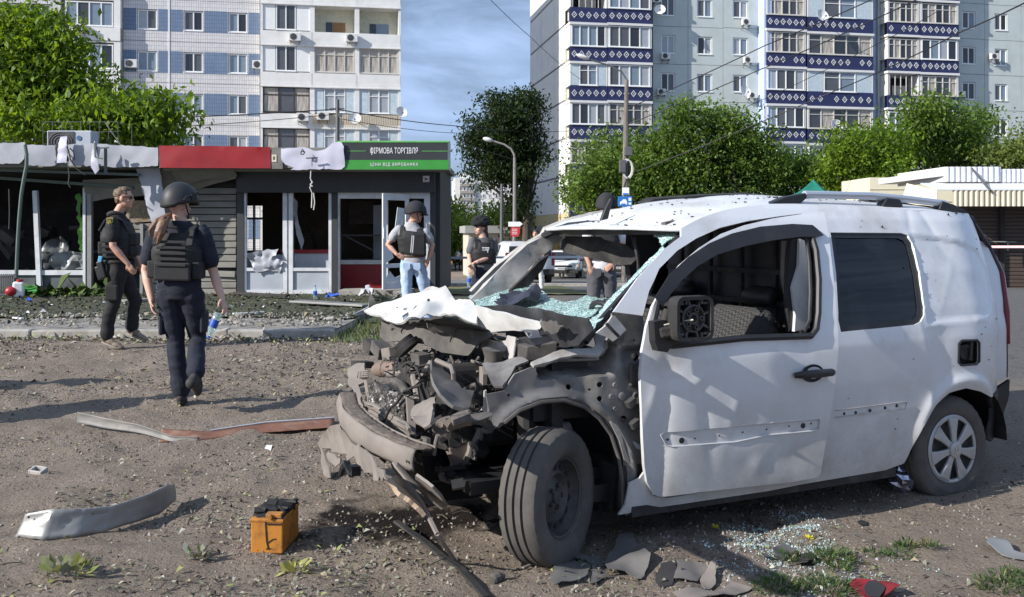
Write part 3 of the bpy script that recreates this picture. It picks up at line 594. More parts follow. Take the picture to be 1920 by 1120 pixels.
p_ = P(-20, 435, 25); p_.z = 0; twig(Vector((0, 0, -.2)), (P(10, 110, 25)-p_).normalized(), 3.6, .05, 5); bt.build('trunk', M_bark, rt)
b1 = P(985, 435, 50); b1.z = gz(0, 50)-.1
tree('dark_tree', b1, 7.0, .28, [blob(960, 215, 50, 60, 45), blob(930, 262, 50, 62, 45), blob(985, 280, 50, 50, 55), blob(915, 305, 50, 50, 25), blob(948, 330, 50, 58, 22), blob(975, 375, 50, 28, 40), blob(895, 255, 50, 28, 28), blob(985, 190, 50, 35, 25), blob(970, 420, 51, 24, 40), blob(878, 222, 50, 12, 10), blob(905, 195, 50, 16, 12), blob(872, 275, 50, 14, 10), blob(880, 325, 50, 16, 10), blob(930, 180, 50, 20, 12), blob(900, 345, 50, 14, 10)],
     25000, .20, 'deep', 'dark leafed tree standing left of the white end wall', per=30, spread=.29, seed=5, limbs=14, droop=.5)
for i, (px_, py_, Y_, r1, r2, kd, n_, lb_) in enumerate([(835, 420, 70, 38, 55, 'mid', 3500, 'slim grey green tree beside the kiosk corner'), (905, 425, 75, 55, 45, 'bright', 4500, 'round bright green bush below the far block'), (955, 400, 82, 40, 40, 'pale', 3000, 'pale green tree behind the street lamp'), (850, 400, 90, 30, 40, 'pale', 2000, 'pale willowy tree right of the kiosk sign')]):
    bb = P(px_, 435, Y_); bb.z = gz(0, Y_); tree('tree', bb, 4., .15, [blob(px_, py_, Y_, r1, r2), blob(px_-r1*.4, py_+20, Y_, r1*.7, r2*.8), blob(px_+r1*.4, py_+25, Y_, r1*.7, r2*.8)], n_, .32, kd, lb_, 'trees in the middle distance', per=12, spread=.4, seed=20+i, limbs=5)
bb = P(880, 470, 74); bb.z = gz(0, 74); tree('dark_hedge', bb, 1.6, .1, [blob(x_, 460, 74, 30, 22) for x_ in (835, 870, 905, 940)], 4500, .3, 'deep', 'dark hedge under the bushes behind the parked cars', per=12, spread=.4, seed=31, limbs=4, cat='hedge')
spec = [(1125, [(1120, 330, 60, 70), (1090, 360, 40, 40), (1150, 280, 55, 40), (1165, 330, 55, 70)], 44, 'mid', 9000, 'mid green tree left of the wooden utility pole'),
        (1255, [(1235, 290, 65, 60), (1290, 250, 55, 55), (1205, 330, 50, 55), (1265, 330, 70, 60), (1275, 205, 28, 20)], 43, 'mid', 13000, 'fresh green tree just right of the wooden utility pole'),
        (1385, [(1345, 230, 40, 40), (1385, 265, 65, 55), (1370, 325, 75, 60), (1430, 310, 45, 60)], 42, 'mid', 13000, 'sunlit yellowish green tree at the centre of the row'),
        (1500, [(1490, 320, 55, 40), (1455, 330, 40, 45), (1540, 330, 50, 50)], 45, 'mid', 7000, 'small tree behind the green tent'),
        (1620, [(1590, 280, 60, 45), (1640, 290, 70, 60), (1570, 330, 65, 40), (1660, 330, 60, 40)], 41, 'bright', 12000, 'bright green tree right of the green tent'),
        (1745, [(1735, 215, 60, 45), (1780, 250, 75, 45), (1720, 270, 60, 50), (1830, 230, 40, 35), (1800, 290, 80, 35)], 44, 'mid', 13000, 'tall dark green tree above the market stall'),
        (1900, [(1895, 290, 60, 28), (1960, 270, 60, 50), (1905, 318, 50, 20)], 42, 'pale', 5000, 'pale green tree behind the stall roof at the edge')]
for i, (px_, bl, Y_, kd, n_, lb_) in enumerate(spec):
    bb = P(px_, 435, Y_); bb.z = gz(0, Y_); bl2 = [blob(a, b, Y_+random.uniform(-1.5, 1.5), c, d) for a, b, c, d in bl]+[blob(px_+random.uniform(-40, 40), 385, Y_, 60, 35)]
    tree('broadleaf_tree', bb, 4.2, .18, bl2, int(n_*1.35), .19, kd, lb_, 'trees in front of the blue balcony block', per=26, spread=.36, seed=40+i, limbs=12, slim=.5)
# ================================================================== POLES, LAMPS, WIRES
M_concp = mat('grey_concrete_pole', (.22, .21, .20), .85, bump=.3, bscale=20, scale=3, col2=(.2, .19, .17)); M_lampw = mat('lamp_shell', (.62, .62, .60), .4); M_wire = mat('cable_black', (.015, .015, .017), .6)
def gp(px, Y): p = P(px, 435, Y); p.z = gz(0, Y); return p
Y_ = 46; b_ = gp(965, Y_); R0 = empty('street_lamp', b_, 0, 'concrete street lamp with curved arm left of the white end wall', 'street lamp')
def rel(q, base): return Vector(q)-Vector(base)
m = MB(); m.tube([(0, 0, -.2), rel(P(965, 330, Y_), b_), rel(P(965, 296, Y_), b_)], [.12, .08, .07], 10); m.build('pole', M_concp, R0, True)
m = MB(); m.tube([rel(P(965, 300, Y_), b_), rel(P(964, 290, Y_), b_), rel(P(958, 279, Y_), b_), rel(P(945, 271, Y_), b_), rel(P(922, 264, Y_), b_)], .05, 8); m.build('arm', M_concp, R0, True)
m = MB(); c_ = rel(P(915, 262, Y_), b_); m.ball(c_, .2, 12, 8, (1.3, .8, .55), Matrix.Rotation(.25, 3, 'Y')); m.build('lamp_head', M_lampw, R0, True)
b_ = gp(940, 48); R0 = empty('pole', b_, 0, 'thin dark pole left of the street lamp', 'pole'); m = MB(); m.tube([(0, 0, -.2), rel(P(941, 345, 48), b_)], [.11, .07], 8); m.build('shaft', M_iron, R0, True)
Y_ = 38; b_ = gp(1172, Y_); UP = empty('utility_pole', b_, 0, 'weathered utility pole with cable coils and lamp arm before the trees', 'utility pole')
m = MB(); m.tube([(0, 0, -.2), rel(P(1173, 300, Y_), b_), rel(P(1175, 150, Y_), b_)], [.15, .12, .08], 10); m.build('pole', mat('weathered_pole', (.17, .15, .13), .85, var=.4, scale=5, stretch=(1, 1, .3), tint=(.45, .42, .38), tthr=(.6, .65)), UP, True)
m = MB(); m.tube([rel(P(*q, Y_), b_) for q in ((1175, 165), (1175, 150), (1166, 135), (1140, 122), (1105, 112))], .035, 8); m.build('lamp_arm', M_iron, UP, True)
m = MB(); m.ball(rel(P(1093, 107, Y_), b_), .22, 12, 8, (1.3, .7, .42), Matrix.Rotation(.35, 3, 'Y')); m.build('lamp_head', M_lampw, UP, True)
m = MB()
for k in range(3): m.tube([rel(P(1176+9*math.sin(t)+k, 316+17*math.cos(t)+k, Y_-.3), b_) for t in np.linspace(.2, 6.1, 16)], .03, 6)
m.build('cable_coil', mat('pale_cable', (.55, .54, .5), .5), UP, True)
m = MB(); m.box(rel(P(1178, 284, Y_-.3), b_), (.3, .3, .35)); m.box(rel(P(1167, 312, Y_-.3), b_), (.25, .2, .5)); m.build('junction_box', M_iron, UP, bev=.02)
m = MB(); m.tube([rel(P(*q, Y_-.25), b_) for q in ((1180, 300), (1178, 330), (1172, 345), (1166, 365), (1160, 400))], .03, 6); m.build('dangling_cable', M_wire, UP, True)
Y_ = 37.4; b_ = gp(1172, Y_); R0 = empty('parking_sign', b_, 0, 'blue parking sign with white car symbol under a small white plate', 'sign'); s = Y_/FPX
m = MB(); m.tube([(0, .06, -.2), (0, .06, rel(P(1172, 352, Y_), b_).z)], .03, 8); m.build('post', M_iron, R0)
c_ = rel(P(1172, 378, Y_), b_); m = MB(); m.box(c_, (27*s, .03, 19*s)); m.build('blue_plate', mat('sign_blue', (.02, .16, .48), .5, var=.03), R0, bev=.01)
m = MB(); yy = -.02
m.prism([c_+Vector((x*s, yy, z*s)) for x, z in ((-10, -3), (-9, 0), (-6, 1), (-4, 4), (1, 4), (3, 1), (4, -3), (3, -6), (1, -6), (1, -4), (-7, -4), (-7, -6), (-9, -6))], (0, .003, 0)); m.box(c_+Vector((9*s, yy, 4*s)), (5*s, .006, 6*s)); m.box(c_+Vector((9*s, yy, -4*s)), (5*s, .006, 4*s)); m.build('car_symbol', mat('sign_white', (.8, .8, .8), .5, var=.03), R0)
c_ = rel(P(1173, 359, Y_), b_); m = MB(); m.box(c_, (13*s, .03, 14*s)); m.build('white_plate', MATS['sign_white'], R0); m = MB(); m.box(c_+Vector((0, -.02, -5*s)), (10*s, .01, 3*s)); m.build('blue_stripe', MATS['sign_blue'], R0)
Y_ = 45; b_ = gp(965, Y_); R0 = empty('arrow_sign', b_, 0, 'white arrow sign above a red board by the street lamp', 'sign'); s = Y_/FPX; c_ = rel(P(966, 420, Y_), b_)
m = MB(); m.prism([c_+Vector((x*s, 0, z*s)) for x, z in ((-13, -5), (-13, 4), (9, 4), (14, 0), (9, -5))], (0, .03, 0)); m.build('arrow_plate', MATS['sign_white'], R0)
c_ = rel(P(966, 434, Y_), b_); m = MB(); m.prism([c_+Vector((x*s, 0, z*s)) for x, z in ((-9, -9), (-8, 8), (9, 8), (9, -2), (6, -10))], (0, .03, 0)); m.build('red_board', mat('sign_red', (.55, .03, .04), .5, var=.08), R0)
m = MB()
for k in range(4): m.box(c_+Vector((-1*s, -.01, (4-3*k)*s)), (10*s, .004, 1.0*s))
m.build('lettering', MATS['sign_white'], R0); m = MB(); m.tube([(0, .05, -.2), (0, .05, c_.z+.6)], .03, 8); m.build('post', M_iron, R0)
Y_ = 30; b_ = gp(633, Y_); R0 = empty('utility_pole', b_, 0, 'dark slim utility pole rising behind the kiosk signs', 'utility pole')
m = MB(); m.tube([(0, 0, 0), rel(P(633, 187, Y_), b_)], [.10, .055], 8); m.build('pole', M_iron, R0)
m = MB(); m.bar(rel(P(618, 204, Y_), b_), rel(P(646, 204, Y_), b_), .04); m.box(rel(P(638, 216, Y_-.1), b_), (.12, .1, .12)); m.build('crossarm', M_iron, R0)
def wire(pts, r, label):
    """pts: (px, py, depth); sagging cable through them"""
    q = [P(*p) for p in pts]; out = []
    for a, b in zip(q, q[1:]):
        for t in np.linspace(0, 1, 10)[:-1]: c = a+(b-a)*t; c.z -= .006*(b-a).length*4*t*(1-t); out.append(c)
    out.append(q[-1]); m = MB(); m.tube(out, r, 5); o = m.build('overhead_wire', M_wire); tag(o, label, 'cable', 'overhead wires')
wire([(-40, 232, 27), (633, 205, 30)], .016, 'overhead wire running left from the slim pole behind the kiosk')
wire([(633, 205, 30), (850, 236, 40), (1066, 246, 60)], .018, 'overhead wire running right from the slim pole to the white end wall')
wire([(633, 222, 30), (860, 250, 44), (1000, 262, 60)], .012, 'thin lower wire right of the slim pole')
wire([(300, 240, 29), (633, 214, 30)], .011, 'thin lower wire left of the slim pole')
wire([(900, -20, 34), (995, 70, 42), (1090, 150, 60)], .013, 'thin wire slanting across the sky to the end wall')
wire([(1173, 205, 38), (1436, 85, 34), (1720, -40, 28)], .02, 'uppermost wire rising right from the weathered pole')
wire([(1173, 235, 38), (1422, 132, 36), (1800, -40, 25)], .02, 'second wire rising right from the weathered pole')
wire([(1173, 330, 38), (1562, 172, 34), (1806, 58, 24), (1990, -30, 18)], .018, 'thick lowest wire crossing the balconies to the corner')
wire([(1390, 205, 38), (1660, 75, 30), (1760, 20, 26)], .012, 'thin wire between the thick ones over the balconies')
wire([(965, 300, 46), (850, 262, 46)], .012, 'thin wire from the street lamp to the kiosk sign')
# ================================================================== KIOSKS
YW, YS = 19.5, 18.55
def wb(m, name, mt, root, smooth=False, bev=0, **k):
    o = m.build(name, mt, root, smooth, bev, **k); o.location = -root.location; return o
def prect(m, x0, y0, x1, y1, Y, th=.08):
    a, b = P(x0, y1, Y), P(x1, y0, Y); m.box2((a.x, Y, a.z), (b.x, Y+th, b.z)); return m
def psheet(name, pts, Y, mt, root, thick=.006, dent=.03, ds=2., step=.09, holes=(), tiltx=0, seed=0, rag=0, tilt_z=0):
    q = [(P(x, y, Y).x, P(x, y, Y).z) for x, y in pts]
    if rag: q = ragged(q, .06, rag, seed)
    hs = [[(P(x, y, Y).x, P(x, y, Y).z) for x, y in h] for h in holes]
    c = (np.mean([a for a, b in q]), np.mean([b for a, b in q]))
    def fn(u, v): return (u, Y+dent*fbm(u*ds+seed, v*ds, seed, 1, 3)+tiltx*(u-c[0])+tilt_z*(v-c[1]), v)
    o = sheet(name, q, hs, step, fn, mt, root, thick, flip=True)
    o.data.flip_normals() if False else None
    o.location = -root.location; return o
M_lilac = mat('lilac_white_sheet', (.56, .55, .64), .45, var=.06, scale=2, bump=.15, bscale=6, tint=(.40, .40, .47), tscale=2, tthr=(.62, .8))
M_wsheet = mat('torn_white_sheet', (.36, .37, .405), .5, var=.12, scale=3, tint=(.30, .30, .33), tscale=1.6, tthr=(.55, .8), bump=.15, bscale=8)
M_red = mat('red_fascia', (.27, .010, .014), .45, var=.15, scale=2, tint=(.20, .01, .015), tscale=1.2)
M_dark = mat('dark_grey_fascia', (.028, .031, .034), .5, var=.15); M_green = mat('green_fascia', (.035, .26, .035), .5, var=.06)
M_lgreen = mat('light_green_line', (.12, .42, .09), .5); M_char = mat('charcoal_post', (.035, .036, .038), .6)
M_plank = mat('dusty_shade_toned_siding', (.215, .205, .175), .7, var=.14, scale=4, tint=(.13, .12, .10), tscale=1.5, tthr=(.5, .75), stretch=(.6, 1, 2))  # dusty beige, darkened so the colour also carries the kiosks' shade
M_int = mat('sooty_interior', (.11, .085, .055), .9, var=.4, scale=1.5); M_intd = mat('burnt_interior', (.035, .032, .03), .95, var=.5, scale=2)
M_soff = mat('stained_soffit', (.20, .19, .165), .8, var=.25, scale=2); M_frame = mat('dusty_white_frame', (.60, .61, .63), .5, var=.12, scale=4, tint=(.36, .35, .33), tscale=3, tthr=(.55, .8))
M_gpan = mat('grey_lower_panel', (.38, .41, .45), .5, var=.12, scale=2); M_board = mat('chipboard', (.26, .20, .13), .9, var=.4, scale=25)
def shell(root, x0, x1, yb, floor_z, top_z, mi, hole=None, right=True):
    a, b = P(x0, 500, YW).x, P(x1, 500, YW).x
    m = MB(); m.box2((a, YW+.1, floor_z-.3), (b, yb, floor_z+.05)); wb(m, 'floor', mi, root)
    m = MB()
    if hole: wallgrid(m, a, floor_z, b, top_z, [hole], yb, .1)
    else: m.box2((a, yb, floor_z), (b, yb+.1, top_z))
    wb(m, 'back_wall', mi, root)
    m = MB(); m.box2((a-.12, YW+.05, floor_z), (a, yb+.1, top_z)); wb(m, 'side_wall', mi, root)
    m = MB(); m.box2((b, YW+.05, floor_z), (b+.12, yb+.1, top_z)); wb(m, 'side_wall', M_char, root)
    m = MB(); m.box2((a-.2, YS+.12, top_z), (b+.2, yb+.2, top_z+.12)); wb(m, 'roof', M_soff, root)
    m = MB(); m.box2((a, YW+.1, top_z-.06), (b, yb, top_z-.004)); wb(m, 'ceiling', mi, root)
base = P(560, 553, YW); K2 = empty('kiosk', base, 0, 'wrecked shop kiosk with red fascia, green sign and blown out windows', 'kiosk')
zfl = base.z; ztop = P(600, 322, YW).z+.1
h0, h1 = P(459, 470, 22.9), P(492, 386, 22.9)
shell(K2, 300, 814, 22.9, zfl, ztop, M_int, (h0.x, h1.x, h0.z, h1.z))
m = MB(); prect(m, 459, 408, 492, 412, 22.85, .1); prect(m, 474, 386, 477, 470, 22.85, .1); wb(m, 'rear_window_frame', M_frame, K2)
y = 352.; i = 0
while y < 553:
    hgt = 12.6; m = MB(); dx = random.uniform(-.5, .5); p0, p1 = P(301, y+hgt/2, YW-.02), P(443+dx, y+hgt/2+random.uniform(-.6, .6), YW-.02); hh = hgt/FPX*YW
    if 11.5 < i+.01 < 12.5: p1 = p1+Vector((0, -.05, -.05))
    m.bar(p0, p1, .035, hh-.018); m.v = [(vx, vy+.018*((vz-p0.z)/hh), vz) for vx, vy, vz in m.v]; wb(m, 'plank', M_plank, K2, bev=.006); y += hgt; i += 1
m = MB(); prect(m, 300, 330, 444, 556, YW+.02, .05); wb(m, 'wall_lining', M_intd, K2)
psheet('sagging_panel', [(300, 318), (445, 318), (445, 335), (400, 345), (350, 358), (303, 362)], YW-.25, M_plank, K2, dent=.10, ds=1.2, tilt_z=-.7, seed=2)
psheet('sagging_panel', [(320, 318), (440, 318), (444, 330), (380, 336), (330, 350)], YW-.45, M_soff, K2, dent=.12, ds=1.4, tilt_z=-.9, seed=5)
m = MB(); prect(m, 443, 322, 815, 361, YW-.25, .2); wb(m, 'header', M_char, K2)
for a, b in ((444, 457), (622, 633), (807, 816)): m = MB(); prect(m, a, 360, b, 556, YW-.12, .16); wb(m, 'post', M_char, K2)
a, b = P(300, 318, YS), P(845, 318, YS); m = MB(); m.box2((a.x, YS+.16, a.z-.005), (b.x-.05, YW-.1, a.z+.06)); wb(m, 'soffit', M_soff, K2)
m = MB()
for a, b in ((457, 461.5), (530, 538), (541, 549), (616, 621.5)): prect(m, a, 362, b, 551, YW-.1, .09)
for a, b in ((461.5, 530), (549, 616)):
    for c, d in ((502.5, 508.5), (544, 551)): prect(m, a, c, b, d, YW-.095, .08)
m.box2((P(538, 500, YW).x, YW-.07, P(538, 551, YW).z), (P(541, 500, YW).x, YW-.03, P(538, 363, YW).z)); wb(m, 'window_frame', M_frame, K2)
for a, b in ((462, 529.5), (549.5, 615.5)): m = MB(); prect(m, a, 508.8, b, 543.8, YW-.06, .03); wb(m, 'lower_panel', M_gpan, K2)
m = MB(); prect(m, 552, 475, 622, 503, YW+.7, .5); prect(m, 462, 478, 530, 503, YW+.7, .5); wb(m, 'counter', mat('white_counter', (.60, .62, .66), .5), K2)
m = MB(); prect(m, 526, 468.5, 622, 475, YW+.66, .6); wb(m, 'counter_top', mat('red_counter', (.36, .012, .02), .4), K2)
psheet('broken_sheet', [(461, 476), (496, 469), (522, 467), (516, 484), (531, 491), (524, 512), (505, 505), (480, 513), (470, 492)], YW-.13, M_wsheet, K2, dent=.10, ds=5, step=.05, rag=.02, seed=3)
psheet('broken_sheet', [(549, 368), (556, 378), (560, 420), (570, 450), (566, 470), (556, 440), (551, 400)], YW+.9, M_frame, K2, dent=.1, ds=4, step=.06, seed=6)
m = MB(); c0 = P(590, 440, YW+1.6); m.bar(P(556, 385, YW+1.6), P(600, 466, YW+1.3), .10, .03); m.bar(P(560, 442, YW+1.5), P(590, 440, YW+1.5), .25, .04); m.bar(P(589, 440, YW+1.5), P(590, 470, YW+1.5), .05); wb(m, 'fallen_shelf', M_intd, K2)
m = MB(); prect(m, 654, 377, 702, 420, 22.7, .05); wb(m, 'wall_picture', mat('dark_picture', (.10, .055, .04), .5, var=.8, scale=2), K2)
m = MB(); prect(m, 637, 496, 722, 540, YW+1.1, .7); wb(m, 'shop_counter', mat('deep_red_counter', (.22, .008, .012), .4), K2)
m = MB(); prect(m, 637, 488, 722, 495.8, YW+1.05, .8); wb(m, 'counter_ledge', M_frame, K2)
m = MB(); prect(m, 638, 440, 720, 443, YW+1.3, .5); prect(m, 638, 442, 641, 488, YW+1.3, .1); prect(m, 717, 442, 720, 488, YW+1.3, .1); m.bar(P(650, 444, YW+1.2), P(700, 470, YW+1.2), .03); wb(m, 'display_case', M_acd, K2)
m = MB(); prect(m, 700, 385, 716, 488, YW+2, .5); wb(m, 'fridge', M_gpan, K2)
m = MB()
prect(m, 632, 361.5, 796, 372.5, YW-.1, .1); prect(m, 632.5, 372.5, 636.5, 546, YW-.1, .1); prect(m, 722, 372.5, 727, 546, YW-.1, .1); prect(m, 795, 360, 806.5, 546, YW-.11, .11); wb(m, 'door_frame', M_frame, K2)
D0, D1 = P(716, 545, 18.75), P(765, 545, 19.3)
def dl(u, z): return Vector((D0.x+(D1.x-D0.x)*u, D0.y+(D1.y-D0.y)*u, D0.z+.02+z))
dh = (545-367)/FPX*19.0; m = MB()
for u0, u1, z0, z1 in ((0, .13, 0, dh), (.87, 1, 0, dh), (.13, .87, 0, .13), (.13, .87, dh-.13, dh), (.13, .87, .42, .50)): m.prism([dl(u0, z0), dl(u1, z0), dl(u1, z1), dl(u0, z1)], (.03, -.05, 0))
leaf = empty('door', (0, 0, 0)); leaf.parent = K2; o = m.build('door_frame', M_frame, leaf, bev=.006); o.location = -base
m = MB(); m.tube([dl(.07, 1.0)+Vector((0, -.07, 0)), dl(.07, 1.0)+Vector((.02, -.13, 0)), dl(.07, 1.2)+Vector((.02, -.13, 0)), dl(.07, 1.2)+Vector((0, -.07, 0))], .014, 6); o = m.build('handle', M_frame, leaf); o.location = -base
for k, pts in enumerate([[(.10, .5), (.45, .62), (.30, .85), (.08, .95)], [(.5, 1.2), (.8, 1.1), (.86, 1.6), (.6, 1.62)], [(.1, .14), (.8, .13), (.86, .3), (.5, .22), (.3, .36)]]):
    m = MB(); m.prism([dl(u, z)+Vector((0, -.055-.01*k, 0)) for u, z in pts], (.01, -.012, 0)); o = m.build('glass_shard', mat('shattered_glass_sheet', (.55, .58, .60), .3, var=.2), leaf); o.location = -base
m = MB(); prect(m, 634, 545, 770, 556, YW-.7, .8); wb(m, 'threshold', M_conc, K2)
psheet('red_fascia', [(298, 273.5), (400, 274), (507, 276), (508, 316), (400, 315.5), (301, 315)], YS, M_red, K2, dent=.02, ds=1.2, thick=.02)
m = MB(); prect(m, 298.5, 277, 644, 315, YS+.05, .08); wb(m, 'fascia_backing', M_soff, K2)
m = MB(); prect(m, 508.5, 277, 530, 317, YS+.002, .04); wb(m, 'grey_fascia', mat('soot_grey_fascia', (.16, .155, .14), .7, var=.3, scale=5), K2)
m = MB(); c0 = P(514, 297, YS-.008); o_ = [(-.045, -.07), (.045, -.07), (.045, .07), (-.045, .07)]; i_ = [(-.02, -.035), (.02, -.035), (.02, .035), (-.02, .035)]
m.add([c0+Vector((x, 0, z)) for x, z in o_+i_], [(i, (i+1) % 4, (i+1) % 4+4, i+4) for i in range(4)]); wb(m, 'letter', mat('cream_letter', (.62, .58, .45), .6), K2)
zz = [(395, 120), (520, 112), (600, 135), (650, 125), (690, 92), (745, 82), (762, 110), (765, 225), (745, 243), (600, 240), (450, 245), (470, 232), (420, 215), (400, 190), (395, 150)]
psheet('torn_banner', [(400+x/3.11, 240+y/3.11) for x, y in zz], YS-.06, M_lilac, K2, dent=.05, ds=1.3, step=.05, rag=.012, seed=4)
m = MB(); q = [P(565+a, 286+b, YS-.17) for a, b in ((0, -3), (4, -2), (6, 1), (3, 4), (-1, 3))]; m.tube(q+[q[0]], .012, 5); m.bar(P(574, 297, YS-.17), P(596, 296, YS-.17), .02); m.bar(P(585, 297, YS-.17), P(585, 312, YS-.17), .012); m.bar(P(566, 279, YS-.17), P(572, 286, YS-.17), .014); wb(m, 'scorch_wires', M_wire, K2)
m = MB()
for q in ([(583, 318), (582, 335), (585, 342), (581, 352), (585, 362), (584, 390)], [(588, 362), (590, 380), (588, 394)]): m.tube([P(x, y, YS-.02) for x, y in q], .012, 5)
m.tube([P(x, y, YS-.03) for x, y in ((583, 338), (586, 342), (582, 346), (586, 350))], .016, 6); wb(m, 'torn_cable', mat('pale_cable', (.5, .5, .5), .5), K2)
sa, sb = P(640, 318, YS-.02), P(842, 264.5, YS-.02); SG = empty('sign', (0, 0, 0)); SG.parent = K2; SG['label'] = 'dark and green shop sign'
def sgb(m, n, mt, **k): o = m.build(n, mt, SG, **k); o.location = -base; return o
def zpy(y): return P(700, y, YS-.02).z
m = MB(); m.box2((sa.x, YS, sa.z), (sb.x, YS+.45, sb.z-.002)); sgb(m, 'sign_box', M_frame)
m = MB(); m.box2((sa.x+.01, YS-.02, zpy(300)), (sb.x-.03, YS-.003, zpy(267.5))); sgb(m, 'dark_board', M_dark)
m = MB(); m.box2((sa.x+.01, YS-.022, sa.z), (sb.x-.01, YS-.003, zpy(300.2))); sgb(m, 'green_board', M_green)
m = MB(); m.box2((sa.x-.08, YS-.03, zpy(267.3)), (sb.x, YS-.002, sb.z)); sgb(m, 'top_trim', M_lgreen)
m = MB(); m.box2((P(652, 283, YS).x, YS-.026, zpy(284)), (P(686, 283, YS).x, YS-.021, zpy(283))); m.box2((P(791, 283, YS).x, YS-.026, zpy(284.2)), (P(840, 283, YS).x, YS-.021, zpy(283.2))); sgb(m, 'line', M_lgreen)
M_sw = mat('sign_letter_white', (.80, .80, .80), .5, var=.02)
T1 = textobj('lettering', 'ОІРМОВА ТОРГІВЛЯ', .165, M_sw, SG, P(739, 283.5, YS-.024)-base, ext=.003)
w_ = max(v.co.x for v in T1.data.vertices)-min(v.co.x for v in T1.data.vertices); T1.scale = (89/FPX*YS/w_, .94, 1)
xs_ = sorted(v.co.x for v in T1.data.vertices); g_ = next(i for i, (p, q) in enumerate(zip(xs_, xs_[1:])) if q-p > .008); cx_ = (xs_[0]+xs_[g_])/2*T1.scale[0]; m = MB(); m.box(T1.location+Vector((cx_, 0, 0)), (.013, .006, .150)); m.build('lettering', M_sw, SG)
T2 = textobj('lettering', 'ЦІНИ ВІД ВИРОБНИКА', .084, M_sw, SG, P(739, 309, YS-.026)-base, ext=.003, sp=1.3)
w_ = max(v.co.x for v in T2.data.vertices)-min(v.co.x for v in T2.data.vertices); T2.scale = (89/FPX*YS/w_, 1, 1)
m = MB(); prect(m, 793, 330, 805, 341.5, YW-.28, .02); wb(m, 'number_plate', M_frame, K2)
m = MB(); c0 = P(799, 336, YW-.29); m.prism([c0+Vector((x, 0, z)) for x, z in ((-.04, .03), (.05, 0), (-.04, -.03), (-.02, 0))], (0, .004, 0)); wb(m, 'arrow_mark', M_char, K2)
base1 = P(140, 553, YW); K1 = empty('kiosk', base1, 0, 'gutted left kiosk with crumpled white fascia and dark burnt interior', 'kiosk')
shell(K1, -420, 298, 23.2, base1.z, P(100, 330, YW).z+.12, M_intd)
for k, pts in enumerate([[(-330, 268), (-20, 270), (46, 267), (48, 283), (45, 298), (36, 307), (-20, 308), (-330, 306)], [(50, 272), (104, 273), (106, 309), (88, 312), (52, 311)], [(128, 272), (160, 269), (178, 270), (176, 312), (130, 311)], [(182, 270), (240, 273), (296, 277), (297, 311), (250, 314), (205, 313), (183, 310)]]):
    psheet('fascia_sheet', pts, YS+.02*k, M_wsheet, K1, dent=.035, ds=1.1, step=.06, rag=.012, seed=10+k)
psheet('hanging_shard', [(113, 257), (126, 256), (126, 290), (125, 306), (107, 306), (108, 280)], YS-.12, M_lilac, K1, dent=.05, ds=3, step=.05, rag=.01, seed=21)
psheet('hanging_shard', [(172, 285), (178, 264), (184, 300), (186, 318), (179, 327), (171, 314)], YS-.14, M_lilac, K1, dent=.06, ds=3, step=.05, seed=22)
m = MB(); prect(m, -420, 276, 297, 311, YS+.17, .05); wb(m, 'fascia_backing', M_intd, K1)
m = MB(); m.bar(P(-100, 316, YS+.3), P(262, 328, YS+.3), .05); m.bar(P(-60, 330, YW-.2), P(250, 352, YW-.2), .06); m.bar(P(188, 278, YS-.2), P(204, 277, YS-.2), .03); m.bar(P(198, 278, YS-.2), P(198, 325, YS-.1), .06); m.bar(P(178, 268, YS-.2), P(179, 295, YS-.2), .03); m.bar(P(179, 295, YS-.2), P(192, 298, YS-.2), .03); wb(m, 'bent_rails', mat('green_grey_steel', (.10, .13, .11), .6), K1)
m = MB(); m.tube([P(*q, YS-.25) for q in ((47, 272), (50, 290), (50, 310), (45, 335), (40, 365), (36, 410), (33, 460), (31, 510), (31, 548))], .035, 8); wb(m, 'bent_tube', MATS['green_grey_steel'], K1, True)
m = MB()
for q in ([(125, 275), (130, 290), (140, 300), (138, 285), (131, 278)], [(128, 280), (132, 300), (145, 318), (160, 328)], [(128, 312), (130, 330), (128, 345), (132, 352)], [(17, 355), (18, 400), (17, 430)]): m.tube([P(x, y, YS-.22) for x, y in q], .013, 5)
wb(m, 'torn_cable', M_wire, K1)
m = MB(); m.bar(P(66.5, 358, YW-.1), P(75, 552, YW-.1), .09, .085); wb(m, 'leaning_post', M_frame, K1)
m = MB(); prect(m, -200, 507, 160, 516, YW-.1, .08); prect(m, 60, 545, 160, 556, YW-.1, .09); prect(m, 155, 352, 160, 556, YW-.12, .1); wb(m, 'window_frame', M_frame, K1)
m = MB(); prect(m, 163, 355, 171, 557, YW-.11, .1); prect(m, 262, 420, 268, 556, YW-.1, .1); wb(m, 'post', mat('grey_post', (.24, .24, .23), .6), K1)
for a, b in ((-190, 66), (80, 154)): m = MB(); prect(m, a, 517, b, 545, YW-.05, .03); wb(m, 'lower_panel', mat('dim_panel', (.09, .095, .10), .4, var=.4, scale=3), K1)
psheet('torn_curtain', [(143, 366), (150, 362), (154, 372), (152, 400), (155, 450), (153, 478), (146, 455), (149, 420), (144, 395)], YW-.05, mat('torn_green_cloth', (.08, .22, .04), .8), K1, dent=.1, ds=6, step=.05, rag=.03, seed=31)
psheet('loose_sheet', [(78, 470), (95, 448), (120, 443), (131, 470), (110, 500), (85, 505)], YW+.3, mat('dull_plastic', (.10, .105, .105), .35, var=.4, scale=3), K1, dent=.2, ds=4, step=.07, seed=32)
psheet('loose_sheet', [(94, 492), (105, 475), (125, 470), (157, 476), (158, 505), (100, 506)], YW+.1, mat('grey_plastic', (.22, .23, .225), .4, var=.25, scale=3), K1, dent=.2, ds=4, step=.07, seed=33)
m = MB()
